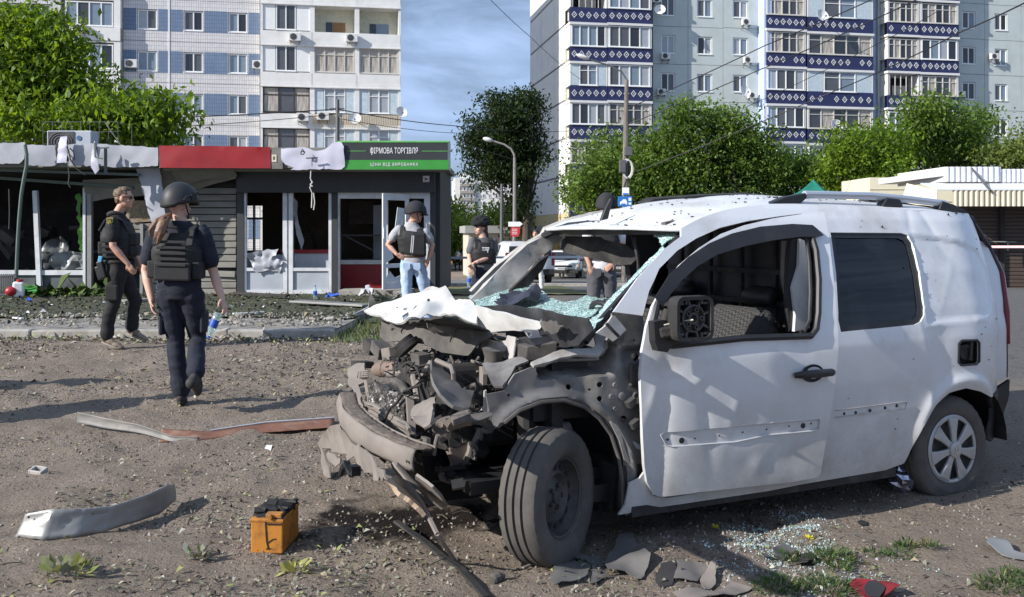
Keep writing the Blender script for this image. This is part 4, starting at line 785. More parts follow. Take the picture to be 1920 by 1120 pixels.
for q in range(16): c = P(random.uniform(-20, 150), random.uniform(430, 540), YW+random.uniform(.6, 2.4)); m.box(c, [random.uniform(.1, .5), random.uniform(.05, .3), random.uniform(.03, .3)], Matrix.Rotation(random.uniform(-1, 1), 3, 'Y') @ Matrix.Rotation(random.uniform(-1, 1), 3, 'X'))
tag(wb(m, 'wreckage', mat('charred_bits', (.05, .047, .044), .8, var=.6, scale=5), K1), kind='stuff')
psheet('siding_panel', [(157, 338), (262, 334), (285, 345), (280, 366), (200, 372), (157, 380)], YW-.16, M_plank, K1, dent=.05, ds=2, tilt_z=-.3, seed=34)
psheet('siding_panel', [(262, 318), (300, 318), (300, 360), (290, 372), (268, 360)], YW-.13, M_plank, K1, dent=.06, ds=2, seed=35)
psheet('chipboard', [(232, 377), (290, 376), (288, 415), (248, 418), (236, 405)], YW-.06, M_board, K1, dent=.03, seed=36)
y = 418.;
while y < 553:
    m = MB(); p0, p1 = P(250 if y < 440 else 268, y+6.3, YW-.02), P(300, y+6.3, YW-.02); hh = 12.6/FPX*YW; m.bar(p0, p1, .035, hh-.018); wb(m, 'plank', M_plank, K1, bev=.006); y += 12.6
psheet('fallen_sheet', [(256, 316), (299, 312), (305, 350), (312, 405), (303, 432), (288, 425), (278, 395), (266, 350)], YW-.55, M_wsheet, K1, dent=.045, ds=1.2, step=.06, rag=.01, seed=37, thick=.02)
m = MB(); prect(m, 175, 470, 262, 474, YW+1, .4); prect(m, 180, 505, 262, 509, YW+1, .4); prect(m, 245, 420, 262, 556, YW+1.3, .5); wb(m, 'shelf', M_acd, K1)
m = MB()
for q in range(9): x = -6+q*4; m.bar(P(x, 514, 18.2), P(x, 560, 18.2), .018)
m.bar(P(-8, 518, 18.2), P(28, 516, 18.2), .03); m.bar(P(-8, 552, 18.2), P(28, 553, 18.2), .03); wb(m, 'railing', M_iron, K1)
a = P(136, 286, YS+.5); r = empty('air_conditioner', a, 0, 'broken outdoor air conditioner standing on the left kiosk roof', 'air conditioner')
m = MB(); m.box2((-.44, -.15, -.02), (.44, .2, .42)); m.build('casing', M_gpan, r, bev=.02)
m = MB(); m.box2((-.41, -.17, .0), (.10, -.152, .40)); m.build('grille_recess', M_acd, r)
m = MB(); [m.tube([(-.16+math.cos(t)*q, -.18, .2+math.sin(t)*q*.8) for t in np.linspace(0, 6.283, 17)], .006, 4) for q in (.06, .12, .18, .23)]; m.build('fan_grille', M_iron, r)
m = MB(); m.lathe([(.05, 0), (.05, .01), (0, .01)], 12, (.2, -.152, .27), (0, -1, 0)); m.build('round_mark', mat('badge_blue', (.05, .12, .25), .5), r)
r = empty('wire_cage', P(150, 275, YS+.8), 0, 'open wire cage around the air conditioner on the left kiosk roof', 'wire cage'); m = MB()
for k in range(9): x = -.75+k*.19; m.bar((x, 0, .05), (x, 0, .50), .008)
for z in (.05, .3, .50): m.bar((-.75, 0, z), (.77, 0, z), .008)
for x in (-.75, .77): m.bar((x, 0, .5), (x, .7, .5), .008); m.bar((x, .7, 0), (x, .7, .5), .008)
m.bar((.5, 0, .5), (.95, -.2, -.05), .012); m.build('bars', M_iron, r)
YT = 28.; sb_ = P(1800, 541, YT); ST = empty('market_stall', sb_, 0, 'closed market stall with white corrugated fascia and beige awning', 'market stall')
M_cor = mat('white_corrugated', (.66, .67, .70), .45, var=.06); M_corb = mat('beige_corrugated', (.56, .50, .38), .5, var=.06); M_crm = mat('cream_sheet', (.72, .66, .48), .6, var=.04); M_shut = mat('brown_shutter', (.075, .052, .042), .6, var=.25, stretch=(.3, 1, 6))
def corr(x0, x1, z0, z1, Y, pitch, amp, mt, nm, slope=0):
    m = MB(); n = int((x1-x0)/pitch*4); m.grid(n+1, 2, lambda u, v: (x0+u*(x1-x0), Y+amp*(1, 1, -1, -1)[int(round(u*n)) % 4]+slope*(1-v), z0+v*(z1-z0))); o = wb(m, nm, mt, ST); s_ = o.modifiers.new('solid', 'SOLIDIFY'); s_.thickness = .01; return o
xl, xr = P(1770, 320, YT).x, P(2300, 320, YT).x
corr(xl, P(1877, 320, YT).x, P(0, 341, YT).z, P(0, 313, YT).z, YT, .16, .02, M_cor, 'fascia_sheet'); corr(P(1880, 320, YT).x, xr, P(0, 342, YT).z, P(0, 317, YT).z, YT+.05, .14, .02, M_cor, 'fascia_sheet')
corr(P(1757, 370, YT).x, xr, P(0, 387, YT-1.0).z, P(0, 357, YT-1.0).z, YT-1.0, .15, .018, M_corb, 'awning_valance')
m = MB(); za, zb_ = P(0, 357, YT-1).z, P(0, 345, YT).z; m.prism([(P(1757, 360, YT-1).x, YT-1.02, za), (xr, YT-1.02, za), (xr, YT+.1, zb_), (P(1757, 360, YT-1).x, YT+.1, zb_)], (0, 0, .03)); wb(m, 'awning_top', M_cor, ST)
m = MB(); pa = [P(1700, 344, YT+.3), P(1757, 357, YT-1), P(1757, 388, YT-1), P(1690, 380, YT+.3)]; m.prism(pa, (.02, .02, 0)); wb(m, 'side_panel', M_crm, ST)
p = [P(1772, 313, YT), P(1772, 341, YT), P(1683, 350, 33), P(1683, 326, 33)]; m = MB(); m.prism(p, (.05, .02, 0)); wb(m, 'fascia_end', mat('plain_white_sheet', (.74, .73, .72), .5, var=.03), ST)
m = MB(); a = P(1631, 333, 35); m.box2((a.x, 35, -1), (a.x+6, 38, a.z)); wb(m, 'store_wall', M_crm, ST)
for k in range(3): m = MB(); m.box2((a.x-.01, 34.98, a.z-.45-.45*k), (a.x+5, 34.995, a.z-.42-.45*k)); wb(m, 'seam', M_corb, ST)
m = MB(); m.box2((xl, YT+.1, P(0, 330, YT).z), (xr, YT+5, P(0, 318, YT).z)); wb(m, 'roof', M_cor, ST)
m = MB(); a, b = P(1800, 545, YT+.6), P(2300, 385, YT+.6); m.box2((P(1650, 400, YT+.6).x, YT+.6, a.z-.3), (b.x, YT+5, b.z)); wb(m, 'wall', M_shut, ST)
k = 0; z = a.z
while z < b.z-.1: m = MB(); m.box2((P(1660, 400, YT+.6).x, YT+.56, z), (b.x, YT+.598, z+.10)); wb(m, 'slat', M_shut, ST, bev=.012); z += .115; k += 1
for x in (1876, 1960): m = MB(); prect(m, x, 388, x+8, 545, YT+.45, .1); wb(m, 'post', M_intd, ST)
m = MB(); m.bar(P(1822, 316, YT-.1), P(1857, 358, YT-1.1), .05); wb(m, 'prop', M_iron, ST)
m = MB(); m.bar(P(1855, 453, YT+.2), P(1905, 454, YT+.2), .03); m.bar(P(1890, 454, YT+.2), P(1890, 470, YT+.2), .03); wb(m, 'handle_bar', MATS['grey_post'], ST)
tp = mat('red_white_tape', (.7, .45, .45), .5); m = MB(); m.bar(P(1840, 463, 24), P(2100, 463, 22), .01, .06); tag(m.build('barrier_tape', tp), 'red and white barrier tape across the market stall front', 'tape')
m = MB(); m.bar(P(790, 484, 24), P(1110, 482, 22), .01, .055); tag(m.build('barrier_tape', mat('white_tape', (.7, .7, .72), .5)), 'white barrier tape stretched behind the standing woman', 'tape')
c = gp(1527, 34); TN = empty('market_tent', c, 0, 'green pointed market tent behind the van roof', 'tent'); m = MB(); M_tent = mat('tent_green', (.012, .17, .115), .6, var=.15)
ap = P(1525, 337, 34)-c; q = [P(1465, 369, 33)-c, P(1575, 369, 33)-c, P(1585, 369, 36)-c, P(1480, 369, 36)-c]
def tf(u, v):
    k = u*4; i = int(k) % 4; f = k-int(k); e = q[i].lerp(q[(i+1) % 4], f); p_ = ap.lerp(e, v); p_.z -= .22*math.sin(math.pi*v)*(1-.5*abs(f-.5)); return p_
m.grid(41, 9, tf); o = m.build('canopy', M_tent, TN, True); s_ = o.modifiers.new('solid', 'SOLIDIFY'); s_.thickness = .01
for e in q:
    m = MB(); m.prism([e+Vector((-.03, 0, 0)), e+Vector((.03, 0, 0)), Vector((e.x+.03, e.y, 0)), Vector((e.x-.03, e.y, 0))], (0, .06, 0)); m.build('leg', M_iron, TN)
m = MB()
for i in range(4): e, f = q[i], q[(i+1) % 4]; m.bar(e-Vector((0, 0, .15)), f-Vector((0, 0, .15)), .02, .3)
m.build('valance', M_tent, TN)
# ================================================================== THE WRECKED VAN
VANG = math.radians(64.); VA_ = Vector((math.sin(VANG), math.cos(VANG), 0)); VB_ = Vector((math.cos(VANG), -math.sin(VANG), 0))
def flat(px, py): d = Vector(((px-CXP)/FPX, 1, (HOR-py)/FPX)); return Vector((0, 0, EYE))+d*(-EYE/d.z)
VO = flat(1015, 1050)-VB_*.76; VO.z = 0
VAN = empty('van', VO, math.atan2(-VA_.y, -VA_.x), 'white panel van with smashed engine bay, broken windscreen and dented door', 'van')
def V(a, b, c): return Vector((-a, b, c))                 # a: rearwards from the front axle, b: to the driver's side, c: up
def ray_(px, py): return Vector(((px-CXP)/FPX, 1, (HOR-py)/FPX)), Vector((0, 0, EYE))-VO
def onb(px, py, b): d, o = ray_(px, py); t = (b-o.dot(VB_))/d.dot(VB_); p = o+d*t; return p.dot(VA_), b, p.z
def ona(px, py, a): d, o = ray_(px, py); t = (a-o.dot(VA_))/d.dot(VA_); p = o+d*t; return a, p.dot(VB_), p.z
def onp(px, py, p0, n):                                   # p0, n in (a,b,c)
    d, o = ray_(px, py); dd = Vector((d.dot(VA_), d.dot(VB_), d.z)); oo = Vector((o.dot(VA_), o.dot(VB_), o.z)); n = Vector(n); t = (Vector(p0)-oo).dot(n)/dd.dot(n); return tuple(oo+dd*t)
def bs(a, c):
    b = float(np.interp(c, [.10, .25, .45, .70, .92, 1.0, 1.10, 1.30, 1.50, 1.60, 1.66, 1.70], [.83, .855, .875, .892, .90, .893, .876, .825, .755, .712, .672, .63]))
    if a < .9: b *= 1-.055*(min(1.2, .9-a)/.9)**2
    if a > 2.75: b -= .075*(min(.6, a-2.75)/.3)**2
    return b
def onS(px, py, add=None):
    """first hit of the pixel's ray with the side surface, walking inwards"""
    best = None; prev = None
    for i in range(121):
        b = 1.12-.005*i; a, _b, c = onb(px, py, b); g = b-bs(a, c)-(add(a, c) if add else 0)
        if best is None or abs(g) < best[0]: best = (abs(g), a, c)
        if g <= 0:
            if prev is None: break
            f = prev[0]/(prev[0]-g); return prev[1]+(a-prev[1])*f, prev[2]+(c-prev[2])*f
        prev = (g, a, c)
    return best[1], best[2]
def S(pts, add=None): return [onS(x, y, add) for x, y in pts]
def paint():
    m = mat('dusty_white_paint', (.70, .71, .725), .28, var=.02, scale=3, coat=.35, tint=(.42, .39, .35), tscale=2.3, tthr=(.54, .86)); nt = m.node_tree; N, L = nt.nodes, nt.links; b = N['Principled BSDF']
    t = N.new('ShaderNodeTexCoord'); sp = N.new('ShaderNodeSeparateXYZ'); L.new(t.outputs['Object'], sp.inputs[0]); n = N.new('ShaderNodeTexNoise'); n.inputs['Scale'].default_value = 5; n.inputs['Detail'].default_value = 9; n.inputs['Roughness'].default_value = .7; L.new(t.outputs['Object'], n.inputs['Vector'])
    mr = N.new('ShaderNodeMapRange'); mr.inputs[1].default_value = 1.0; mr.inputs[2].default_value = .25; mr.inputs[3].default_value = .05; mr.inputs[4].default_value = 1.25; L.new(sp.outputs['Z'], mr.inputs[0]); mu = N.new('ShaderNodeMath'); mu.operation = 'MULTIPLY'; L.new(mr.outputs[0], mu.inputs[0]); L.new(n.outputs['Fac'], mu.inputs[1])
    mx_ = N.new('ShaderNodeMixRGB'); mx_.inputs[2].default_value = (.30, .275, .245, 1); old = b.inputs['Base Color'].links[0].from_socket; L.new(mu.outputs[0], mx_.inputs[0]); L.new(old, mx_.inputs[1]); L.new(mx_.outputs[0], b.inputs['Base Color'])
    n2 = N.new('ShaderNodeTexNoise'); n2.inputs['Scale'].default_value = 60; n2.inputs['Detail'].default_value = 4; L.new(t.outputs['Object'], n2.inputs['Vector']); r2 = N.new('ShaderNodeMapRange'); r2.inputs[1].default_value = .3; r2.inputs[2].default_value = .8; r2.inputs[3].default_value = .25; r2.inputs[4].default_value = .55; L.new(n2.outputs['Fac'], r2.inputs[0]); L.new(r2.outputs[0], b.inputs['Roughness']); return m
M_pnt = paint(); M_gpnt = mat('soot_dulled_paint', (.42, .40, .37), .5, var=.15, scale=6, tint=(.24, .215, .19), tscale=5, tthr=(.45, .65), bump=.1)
M_dust = mat('dusty_grey_metal', (.10, .09, .08), .8, var=.25, scale=7, tint=(.055, .05, .046), tscale=6, tthr=(.45, .62), bump=.12, bscale=100)
M_dustl = mat('dust_caked_plastic', (.205, .178, .157), .85, var=.12, scale=6, tint=(.14, .125, .11), tscale=4, bump=.12, bscale=120)
M_apron = mat('primer_grey_metal', (.175, .166, .155), .48, var=.15, scale=6, tint=(.09, .083, .076), tscale=3.5, tthr=(.45, .62), bump=.15, bscale=40)
M_blk = mat('black_plastic', (.016, .016, .018), .5, var=.2, tint=(.035, .032, .03), tscale=5, tthr=(.5, .75)); M_blkd = mat('dusty_black_plastic', (.022, .020, .019), .75, var=.3, scale=8, tint=(.07, .063, .056), tscale=6, tthr=(.5, .72), bump=.3, bscale=50)
M_tyre = mat('dusty_rubber', (.088, .08, .072), .9, var=.2, scale=9, tint=(.05, .046, .043), tscale=4, bump=.25, bscale=80); M_tyred = mat('dark_rubber', (.035, .033, .031), .85, var=.25, scale=9, tint=(.075, .068, .06), tscale=5)
M_steel = mat('sooty_steel_rim', (.05, .048, .046), .6, var=.3, scale=8, tint=(.10, .09, .08), tscale=5); M_silver = mat('silver_hubcap', (.42, .42, .42), .4, metal=.35, var=.1, tint=(.28, .26, .23), tscale=6)
M_seat = mat('woven_seat_fabric', (.045, .045, .047), .95, var=.2)
M_glassd = mat('tinted_glass', (.006, .007, .009), .03, var=.3, spec=.5); M_satin = mat('satin_rail', (.52, .55, .60), .35, metal=.5, var=.04)
M_cglass = glassmat('crazed_windscreen', (.10, .215, .205), .72, .25, crack=55, white=.62); M_cglass2 = glassmat('crazed_glass_edge', (.14, .26, .25), .8, .25, crack=70, white=.75)
def vb(m, name, mt, parent=None, smooth=False, bev=0, **k): return m.build(name, mt, parent or VAN, smooth, bev, **k)
def dent(a, c, L):
    return sum(h*math.exp(-abs((a-x)*math.cos(t)+(c-z)*math.sin(t))/s1-(-(a-x)*math.sin(t)+(c-z)*math.cos(t))**2/(2*s2*s2)) for x, z, h, s1, s2, t in L)
body_px = [(1150, 585), (1195, 522), (1243, 469.5), (1277, 443), (1277, 428), (1314, 409), (1360, 394), (1400, 388), (1451, 384), (1501, 384), (1600, 388), (1700, 393), (1789, 399), (1821, 401), (1843, 406),
           (1851, 420), (1864, 463), (1875, 511), (1883, 581), (1887, 645), (1887, 709), (1853.5, 744), (1837, 734), (1810.6, 728), (1778.5, 737), (1752, 758), (1725, 801), (1703, 854), (1695, 869),
           (1660, 882), (1500, 909), (1440, 921), (1237, 951), (1160, 966), (1172, 948), (1180, 907), (1200, 897), (1212, 880), (1216, 905), (1226, 930), (1250, 934), (1320, 923), (1400, 911), (1515, 890), (1526, 880),
           (1538, 826), (1550, 746), (1560, 660), (1552, 520), (1541, 440), (1535, 404), (1501, 401), (1459, 406), (1405, 414), (1351, 427), (1306, 447), (1270, 470), (1236, 504), (1217, 546), (1205, 592)]
glass_px = [(1557, 436), (1690, 437), (1702, 441), (1711, 455), (1725, 517), (1733, 576), (1733, 592), (1727, 603), (1716, 609), (1577, 623), (1572, 600)]
fuel_px = [(1798, 645), (1803, 639), (1832, 638), (1836, 643), (1836, 678), (1831, 683), (1802, 685), (1797, 680)]
body = S(body_px); glass_h = S(glass_px); fuel_h = S(fuel_px)
quart = S([(1703, 440), (1757, 445), (1800, 453), (1832, 469), (1850, 506), (1859, 550), (1859, 582), (1850, 596), (1800, 602), (1741, 609), (1738, 590), (1734, 560), (1720, 480)])
trim_b = S([(1566, 770), (1700, 753), (1697, 767), (1566, 783)])
QA = np.array(quart); TA = np.array(trim_b)
D_body = [(2.52, .93, -.008, .10, .06, .6), (2.35, .95, .005, .03, .15, .3), (2.78, 1.32, -.013, .12, .22, .9), (2.62, 1.22, .003, .03, .16, -.6), (2.52, .80, -.012, .05, .14, .5), (2.2, .62, -.006, .2, .05, 0), (2.6, 1.58, -.010, .03, .08, .4), (2.45, 1.59, -.007, .025, .08, -.4), (1.95, .55, -.006, .12, .1, .4)]
def body_fn(sgn=1, extra=True):
    def fn(a, c):
        b = bs(a, c)
        if extra:
            p = np.array([[a, c]]); w = min(1, segdist(p, quart)[0]/.018)
            b -= .009*smooth01(w) if inpoly(p, quart)[0] else 0
            b += .004*math.exp(-(segdist(p, quart)[0]/.012)**2) if not inpoly(p, quart)[0] else 0
            b += dent(a, c, D_body)+.0016*fbm(a*2.5, c*2.5, 1, 1, 2)
            r = math.hypot(a-2.70, c-.30)                       # flared lip over the rear wheel
            b += .022*math.exp(-((r-.37)/.035)**2)*smooth01((c-.25)/.2) if a > 2.1 else 0
        return V(a, sgn*b, c)
    return fn
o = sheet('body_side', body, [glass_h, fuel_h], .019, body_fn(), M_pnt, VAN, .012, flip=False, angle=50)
sheet('body_side', body, [glass_h], .07, body_fn(-1, False), M_gpnt, VAN, .03, angle=50)
gl = [(a, c) for a, c in S([(1548, 428), (1700, 430), (1718, 447), (1740, 580), (1740, 612), (1568, 631)])]
sheet('side_window', gl, [], .12, lambda a, c: V(a, bs(a, c)-.016, c), M_glassd, VAN, .006)
ring = S(glass_px); rin = S([(1567, 446), (1686, 447), (1697, 452), (1703, 462), (1716, 520), (1723, 576), (1722, 592), (1715, 599), (1584, 613), (1580, 595)])
sheet('window_border', ring, [rin], .06, lambda a, c: V(a, bs(a, c)-.010, c), M_blk, VAN, .004)
sheet('side_window', gl, [], .15, lambda a, c: V(a, -bs(a, c)+.02, c), M_glassd, VAN, .006)
m = MB(); f0 = [V(a, bs(a, c)-.06, c) for a, c in fuel_h]; m.prism(f0, V(0, -.01, 0)); vb(m, 'filler_recess', M_blk)
m = MB(); m.tube([V(a, bs(a, c)+.001, c) for a, c in fuel_h]+[V(fuel_h[0][0], bs(*fuel_h[0])+.001, fuel_h[0][1])], .007, 6); vb(m, 'filler_rim', M_blk, None, True)
fa, fc = onS(1817, 661); m = MB(); m.lathe([(.0, .03), (.045, .03), (.05, 0), (.05, -.03)], 14, V(fa, bs(fa, fc)-.055, fc), V(0, 1, 0)); m.bar(V(fa-.05, bs(fa, fc)-.03, fc+.03), V(fa+.05, bs(fa, fc)-.03, fc+.03), .02); m.bar(V(fa+.03, bs(fa, fc)-.02, fc-.05), V(fa+.04, bs(fa, fc)-.02, fc+.06), .02); vb(m, 'filler_cap', M_blkd)
for x, y in ((1583, 776), (1605, 774), (1632, 770), (1660, 765), (1682, 761)):
    a, c = onS(x, y); m = MB(); m.lathe([(.009, 0), (.009, .004), (0, .005)], 8, V(a, bs(a, c)-.004, c), V(0, 1, 0)); vb(m, 'clip_hole', M_blk)
for x, y in ((1651, 426), (1790, 401), (1775, 403), (1700, 500)):
    a, c = onS(x, y); m = MB(); m.prism([V(a, bs(a, c)+.002, c), V(a+.02, bs(a, c)+.003, c-.006), V(a+.012, bs(a, c)+.003, c+.010)], V(0, .002, 0)); vb(m, 'paint_chip', M_blk)
m = MB(); rc = random.Random(3)
for _ in range(34):
    a, c = rc.uniform(1.75, 3.1), rc.uniform(.4, 1.6); s_ = rc.uniform(.002, .006)
    if not inpoly(np.array([[a, c]]), glass_h)[0] and math.hypot(a-2.7, c-.3) > .42: m.prism([V(a-s_, bs(a, c)+.002, c), V(a+s_*.5, bs(a, c)+.002, c-s_), V(a+s_, bs(a, c)+.002, c+s_*.7)], V(0, .0015, 0))
tag(vb(m, 'paint_chips', M_blk), kind='stuff')
DTAN = math.tan(math.radians(3.6)); dadd = lambda a, c: .018+max(0, a-.47)*DTAN
door_px = [(1204, 660), (1201, 703), (1204, 789), (1209, 874), (1214, 905), (1225, 928), (1241, 933), (1314, 923), (1394, 914), (1480, 905), (1534, 896), (1539, 888), (1550, 826), (1563, 746), (1572, 660), (1569, 601), (1563, 515), (1550, 419), (1544, 397), (1507, 401), (1448, 410), (1394, 423), (1351, 439), (1314, 463), (1276, 495), (1250, 527), (1234, 554), (1223, 575), (1212, 613), (1206, 649)]
win_px = [(1224, 641), (1224, 607), (1232, 570), (1252, 532), (1288, 492), (1326, 468), (1368, 450), (1421, 437), (1480, 432), (1506, 432), (1520, 440), (1529, 470), (1534, 525), (1533, 587), (1529, 617), (1520, 630), (1394, 634), (1260, 648)]
door = S(door_px, dadd); dwin = S(win_px, dadd); trim_d = S([(1241, 817), (1250, 812), (1535, 785), (1539, 790), (1537, 805), (1528, 808), (1440, 816), (1380, 829), (1262, 838), (1252, 836)], dadd)
D_door = [(.60, .60, -.022, .035, .22, 0), (.56, .42, -.018, .03, .12, .2), (.53, .75, .008, .02, .10, -.3), (.83, .60, -.013, .028, .13, .2), (.98, .62, .008, .03, .10, -.25), (1.05, .55, -.013, .07, .05, .4), (1.25, .58, -.009, .05, .06, -.4), (.62, .86, -.013, .05, .05, .7), (.78, .81, .008, .05, .02, .5), (1.35, .40, -.010, .20, .06, .15), (1.15, .36, .007, .05, .03, .8), (.9, .95, -.006, .25, .04, 0), (1.4, .97, -.007, .08, .05, .5)]
def door_b(a, c):
    p = np.array([[a, c]]); b = bs(a, c)+dadd(a, c)+dent(a, c, D_door)+.0022*fbm(a*2.2, c*2.2, 3, 1, 3)
    return b
DR = empty('door'); DR.parent = VAN; DR['label'] = 'dented driver door standing slightly open'
sheet('door_panel', door, [dwin, trim_d], .021, lambda a, c: V(a, door_b(a, c), c), M_pnt, DR, .022, angle=55)
vis_o = [(1224, 557), (1250, 515), (1287, 481), (1325, 456), (1367, 438), (1421, 425), (1480, 420), (1518, 422), (1528, 430), (1539, 441)]; vis_i = [(1526, 444), (1496, 444), (1448, 450), (1394, 461), (1341, 477), (1303, 499), (1271, 528), (1250, 555), (1238, 576)]
vp = S(vis_o+vis_i, dadd); sheet('wind_deflector', vp, [], .03, lambda a, c: V(a, bs(a, c)+dadd(a, c)+.022, c), M_blk, DR, .008)
m = MB(); lp = S(win_px, dadd); m.tube([V(a, bs(a, c)+dadd(a, c)+.004, c) for a, c in lp+lp[:1]], .017, 8); vb(m, 'window_seal', M_blk, DR, True)
m = MB(); lp = S([(1502, 436), (1514, 452), (1519, 494), (1521, 548), (1519, 601), (1509, 622)], dadd); m.tube([V(a, bs(a, c)+dadd(a, c)-.004, c) for a, c in lp], .011, 8); vb(m, 'window_channel', M_blk, DR, True)
sheet('trim_recess', trim_d, [], .03, lambda a, c: V(a, door_b(a, c)-.009, c), M_pnt, DR, .006)
m = MB(); m.tube([V(a, door_b(a, c)+.001, c) for a, c in trim_d+trim_d[:1]], .0042, 6); vb(m, 'trim_rim', M_pnt, DR, True)
m = MB(); m.tube([V(a, bs(a, c)+.001, c) for a, c in trim_b], .0025, 6); vb(m, 'trim_line', M_gpnt, None, True)
ha, hc = onS(1523, 700, dadd); hb = door_b(ha, hc); m = MB(); m.lathe([(.075, .001), (.07, .004), (.045, -.004), (0, -.006)], 20, V(ha, hb+.003, hc), V(0, 1, 0)); m.v = [(x, y, hc+(z-hc)*.62) for x, y, z in m.v]; vb(m, 'handle_bowl', M_blk, DR, True)
a0, c0 = onS(1487, 704, dadd); a1, c1 = onS(1559, 697, dadd); m = MB(); m.tube([V(a0, door_b(a0, c0)+.01, c0), V(a0+.03, hb+.035, hc+.002), V(ha, hb+.045, hc+.004), V(a1-.03, hb+.04, c1+.002), V(a1, door_b(a1, c1)+.012, c1)], [.014, .020, .022, .020, .014], 10); vb(m, 'handle', M_blk, DR, True)
for x, y, r in ((1280, 827, .015), (1508, 799, .014), (1256, 826, .006), (1305, 823, .004), (1351, 818, .004), (1397, 812, .004), (1440, 806, .004), (1482, 800, .004), (1523, 795, .004)):
    a, c = onS(x, y, dadd); b = door_b(a, c); m = MB(); m.lathe([(r, 0), (r, .003), (0, .004)], 12, V(a, b-.008, c), V(0, 1, 0)); vb(m, 'clip_hole', M_blk, DR)
m = MB(); q = [onS(x, y, dadd) for x, y in ((1230, 650), (1520, 632), (1540, 890), (1230, 925))]; m.prism([V(a, bs(a, c)+dadd(a, c)-.10, c) for a, c in q], V(0, .02, 0)); vb(m, 'door_card', M_blk, DR)
for pts, mt, db in (([(1500, 448), (1512, 452), (1517, 500), (1518, 615), (1490, 622), (1492, 590), (1486, 540), (1498, 500)], M_pnt, -.10), ([(1484, 450), (1497, 448), (1500, 520), (1490, 600), (1480, 622), (1476, 560), (1480, 480)], M_blk, -.12), ([(1472, 452), (1482, 452), (1481, 500), (1477, 560), (1470, 520)], M_dustl, -.16)):
    sheet('centre_pillar', [onb(x, y, .80+db)[::2] for x, y in pts], [], .06, lambda a, c, db=db: V(a, .80+db, c), mt, VAN, .03)
M_blkd2 = mat('scuffed_dark_plastic', (.055, .052, .048), .6, var=.3, tint=(.13, .12, .11), tscale=8, tthr=(.5, .7))
MR = empty('door_mirror'); MR.parent = VAN; MR['label'] = 'door mirror stripped to its ribbed frame'
mc = Vector(onb(1296, 597, 1.04)); ma, mb_, mcz = mc
def mv(x, z, y=0): return V(ma+x, mb_+y, mcz+z)
def rr_(w, h, r, n=5): return [(sx*(w-r)+r*math.cos(t), sz*(h-r)+r*math.sin(t)) for sx, sz, t0 in ((1, 1, 0), (-1, 1, math.pi/2), (-1, -1, math.pi), (1, -1, 1.5*math.pi)) for t in np.linspace(t0, t0+math.pi/2, n)]
sheet('mirror_frame', rr_(.105, .105, .04), [rr_(.088, .088, .03)], .03, lambda x, z: mv(x, z, .035), M_blkd, MR, .07)
m = MB(); m.prism([mv(x, z, -.03) for x, z in rr_(.10, .10, .035)], V(0, -.02, 0)); vb(m, 'back_shell', M_blk, MR)
m = MB(); m.lathe([(.062, .0), (.066, .03), (.058, .034), (.054, .012), (.030, .012), (.028, .030), (.018, .030), (.016, .008), (0, .008)], 28, mv(0, 0, -.01), V(0, 1, 0)); vb(m, 'motor_plate', M_blkd2, MR, True, angle=30)
m = MB()
for t in range(8): w = t*math.pi/4+.3; m.bar(mv(.06*math.cos(w), .06*math.sin(w), 0), mv(.10*math.cos(w), .10*math.sin(w), 0), .035, .010)
for sx in (-1, 1):
    for sz in (-1, 1): m.box(mv(sx*.072, sz*.072, .0), (.03, .04, .012)); m.box(mv(sx*.045, sz*.080, .0), (.01, .05, .025))
for t in range(5): w = t*1.2566; m.lathe([(.010, 0), (.012, .028), (.008, .028), (.007, 0)], 8, mv(.042*math.cos(w), .042*math.sin(w), 0), V(0, 1, 0))
vb(m, 'ribs', M_blkd2, MR)
arm = [(1222, 603), (1240, 600), (1262, 602), (1262, 612), (1243, 615), (1243, 634), (1276, 632), (1290, 640), (1255, 648), (1247, 660), (1230, 658), (1224, 640)]
sheet('mirror_arm', [onb(x, y, .97)[::2] for x, y in arm], [], .03, lambda a, c: V(a, .99, c), M_blk, MR, .05)
m = MB(); m.tube([V(*onb(1245, 610, 1.0)), V(*onb(1275, 603, 1.03)), V(*onb(1300, 600, 1.08))], .004, 5); vb(m, 'wire', mat('yellowed_wire', (.5, .48, .38), .6), MR)
m = MB(); m.bar(V(*onb(1236, 625, .98)), V(*onb(1280, 615, 1.02)), .05, .05); vb(m, 'mirror_foot', M_blkd, MR, bev=.01)
crease = sorted(S([(1277, 428), (1314, 409), (1360, 394), (1400, 388), (1451, 384), (1501, 384), (1600, 388), (1700, 393), (1789, 399), (1821, 401), (1843, 406)]))
ca, cc_ = [p[0] for p in crease], [p[1] for p in crease]
def edge(a): c = float(np.interp(a, ca, cc_)); return bs(a, c), c
def roof(u, v):
    s = -1+2*v; a0 = ca[0]-.13*(1-s*s); a = a0+u*(ca[-1]+.04-a0); be, ce = edge(a); rise = .060*smooth01((a-ca[0]+.25)/1.3)+.010
    if a > 2.6: rise -= .05*((a-2.6)/.4)**2
    k = (1-abs(s)**2.6); c = ce+rise*k
    c += .007*math.sin(s*9.5)*smooth01((a-1.0)/.4)*(1-s**4)+.004*fbm(a*2, s*2, 9, 1, 2)
    return V(a, be*s*(1 if abs(s) < 1 else 1), c)
m = MB(); m.grid(56, 44, roof); m.f = [f[::-1] for f in m.f]; o = vb(m, 'roof', M_pnt, None, True, angle=60); sd = o.modifiers.new('solid', 'SOLIDIFY'); sd.thickness = .02; sd.offset = -1
rear = [onS(x, y) for x, y in ((1843, 406), (1851, 420), (1864, 463), (1875, 511), (1883, 581), (1887, 645), (1887, 709))]
def tg(u, v):
    k = v*(len(rear)-1); i = min(int(k), len(rear)-2); f = k-i; a = rear[i][0]*(1-f)+rear[i+1][0]*f; c = rear[i][1]*(1-f)+rear[i+1][1]*f; s = 1-2*u; return V(a+.02+.10*(1-s**4), bs(a, c)*s*.99, c)
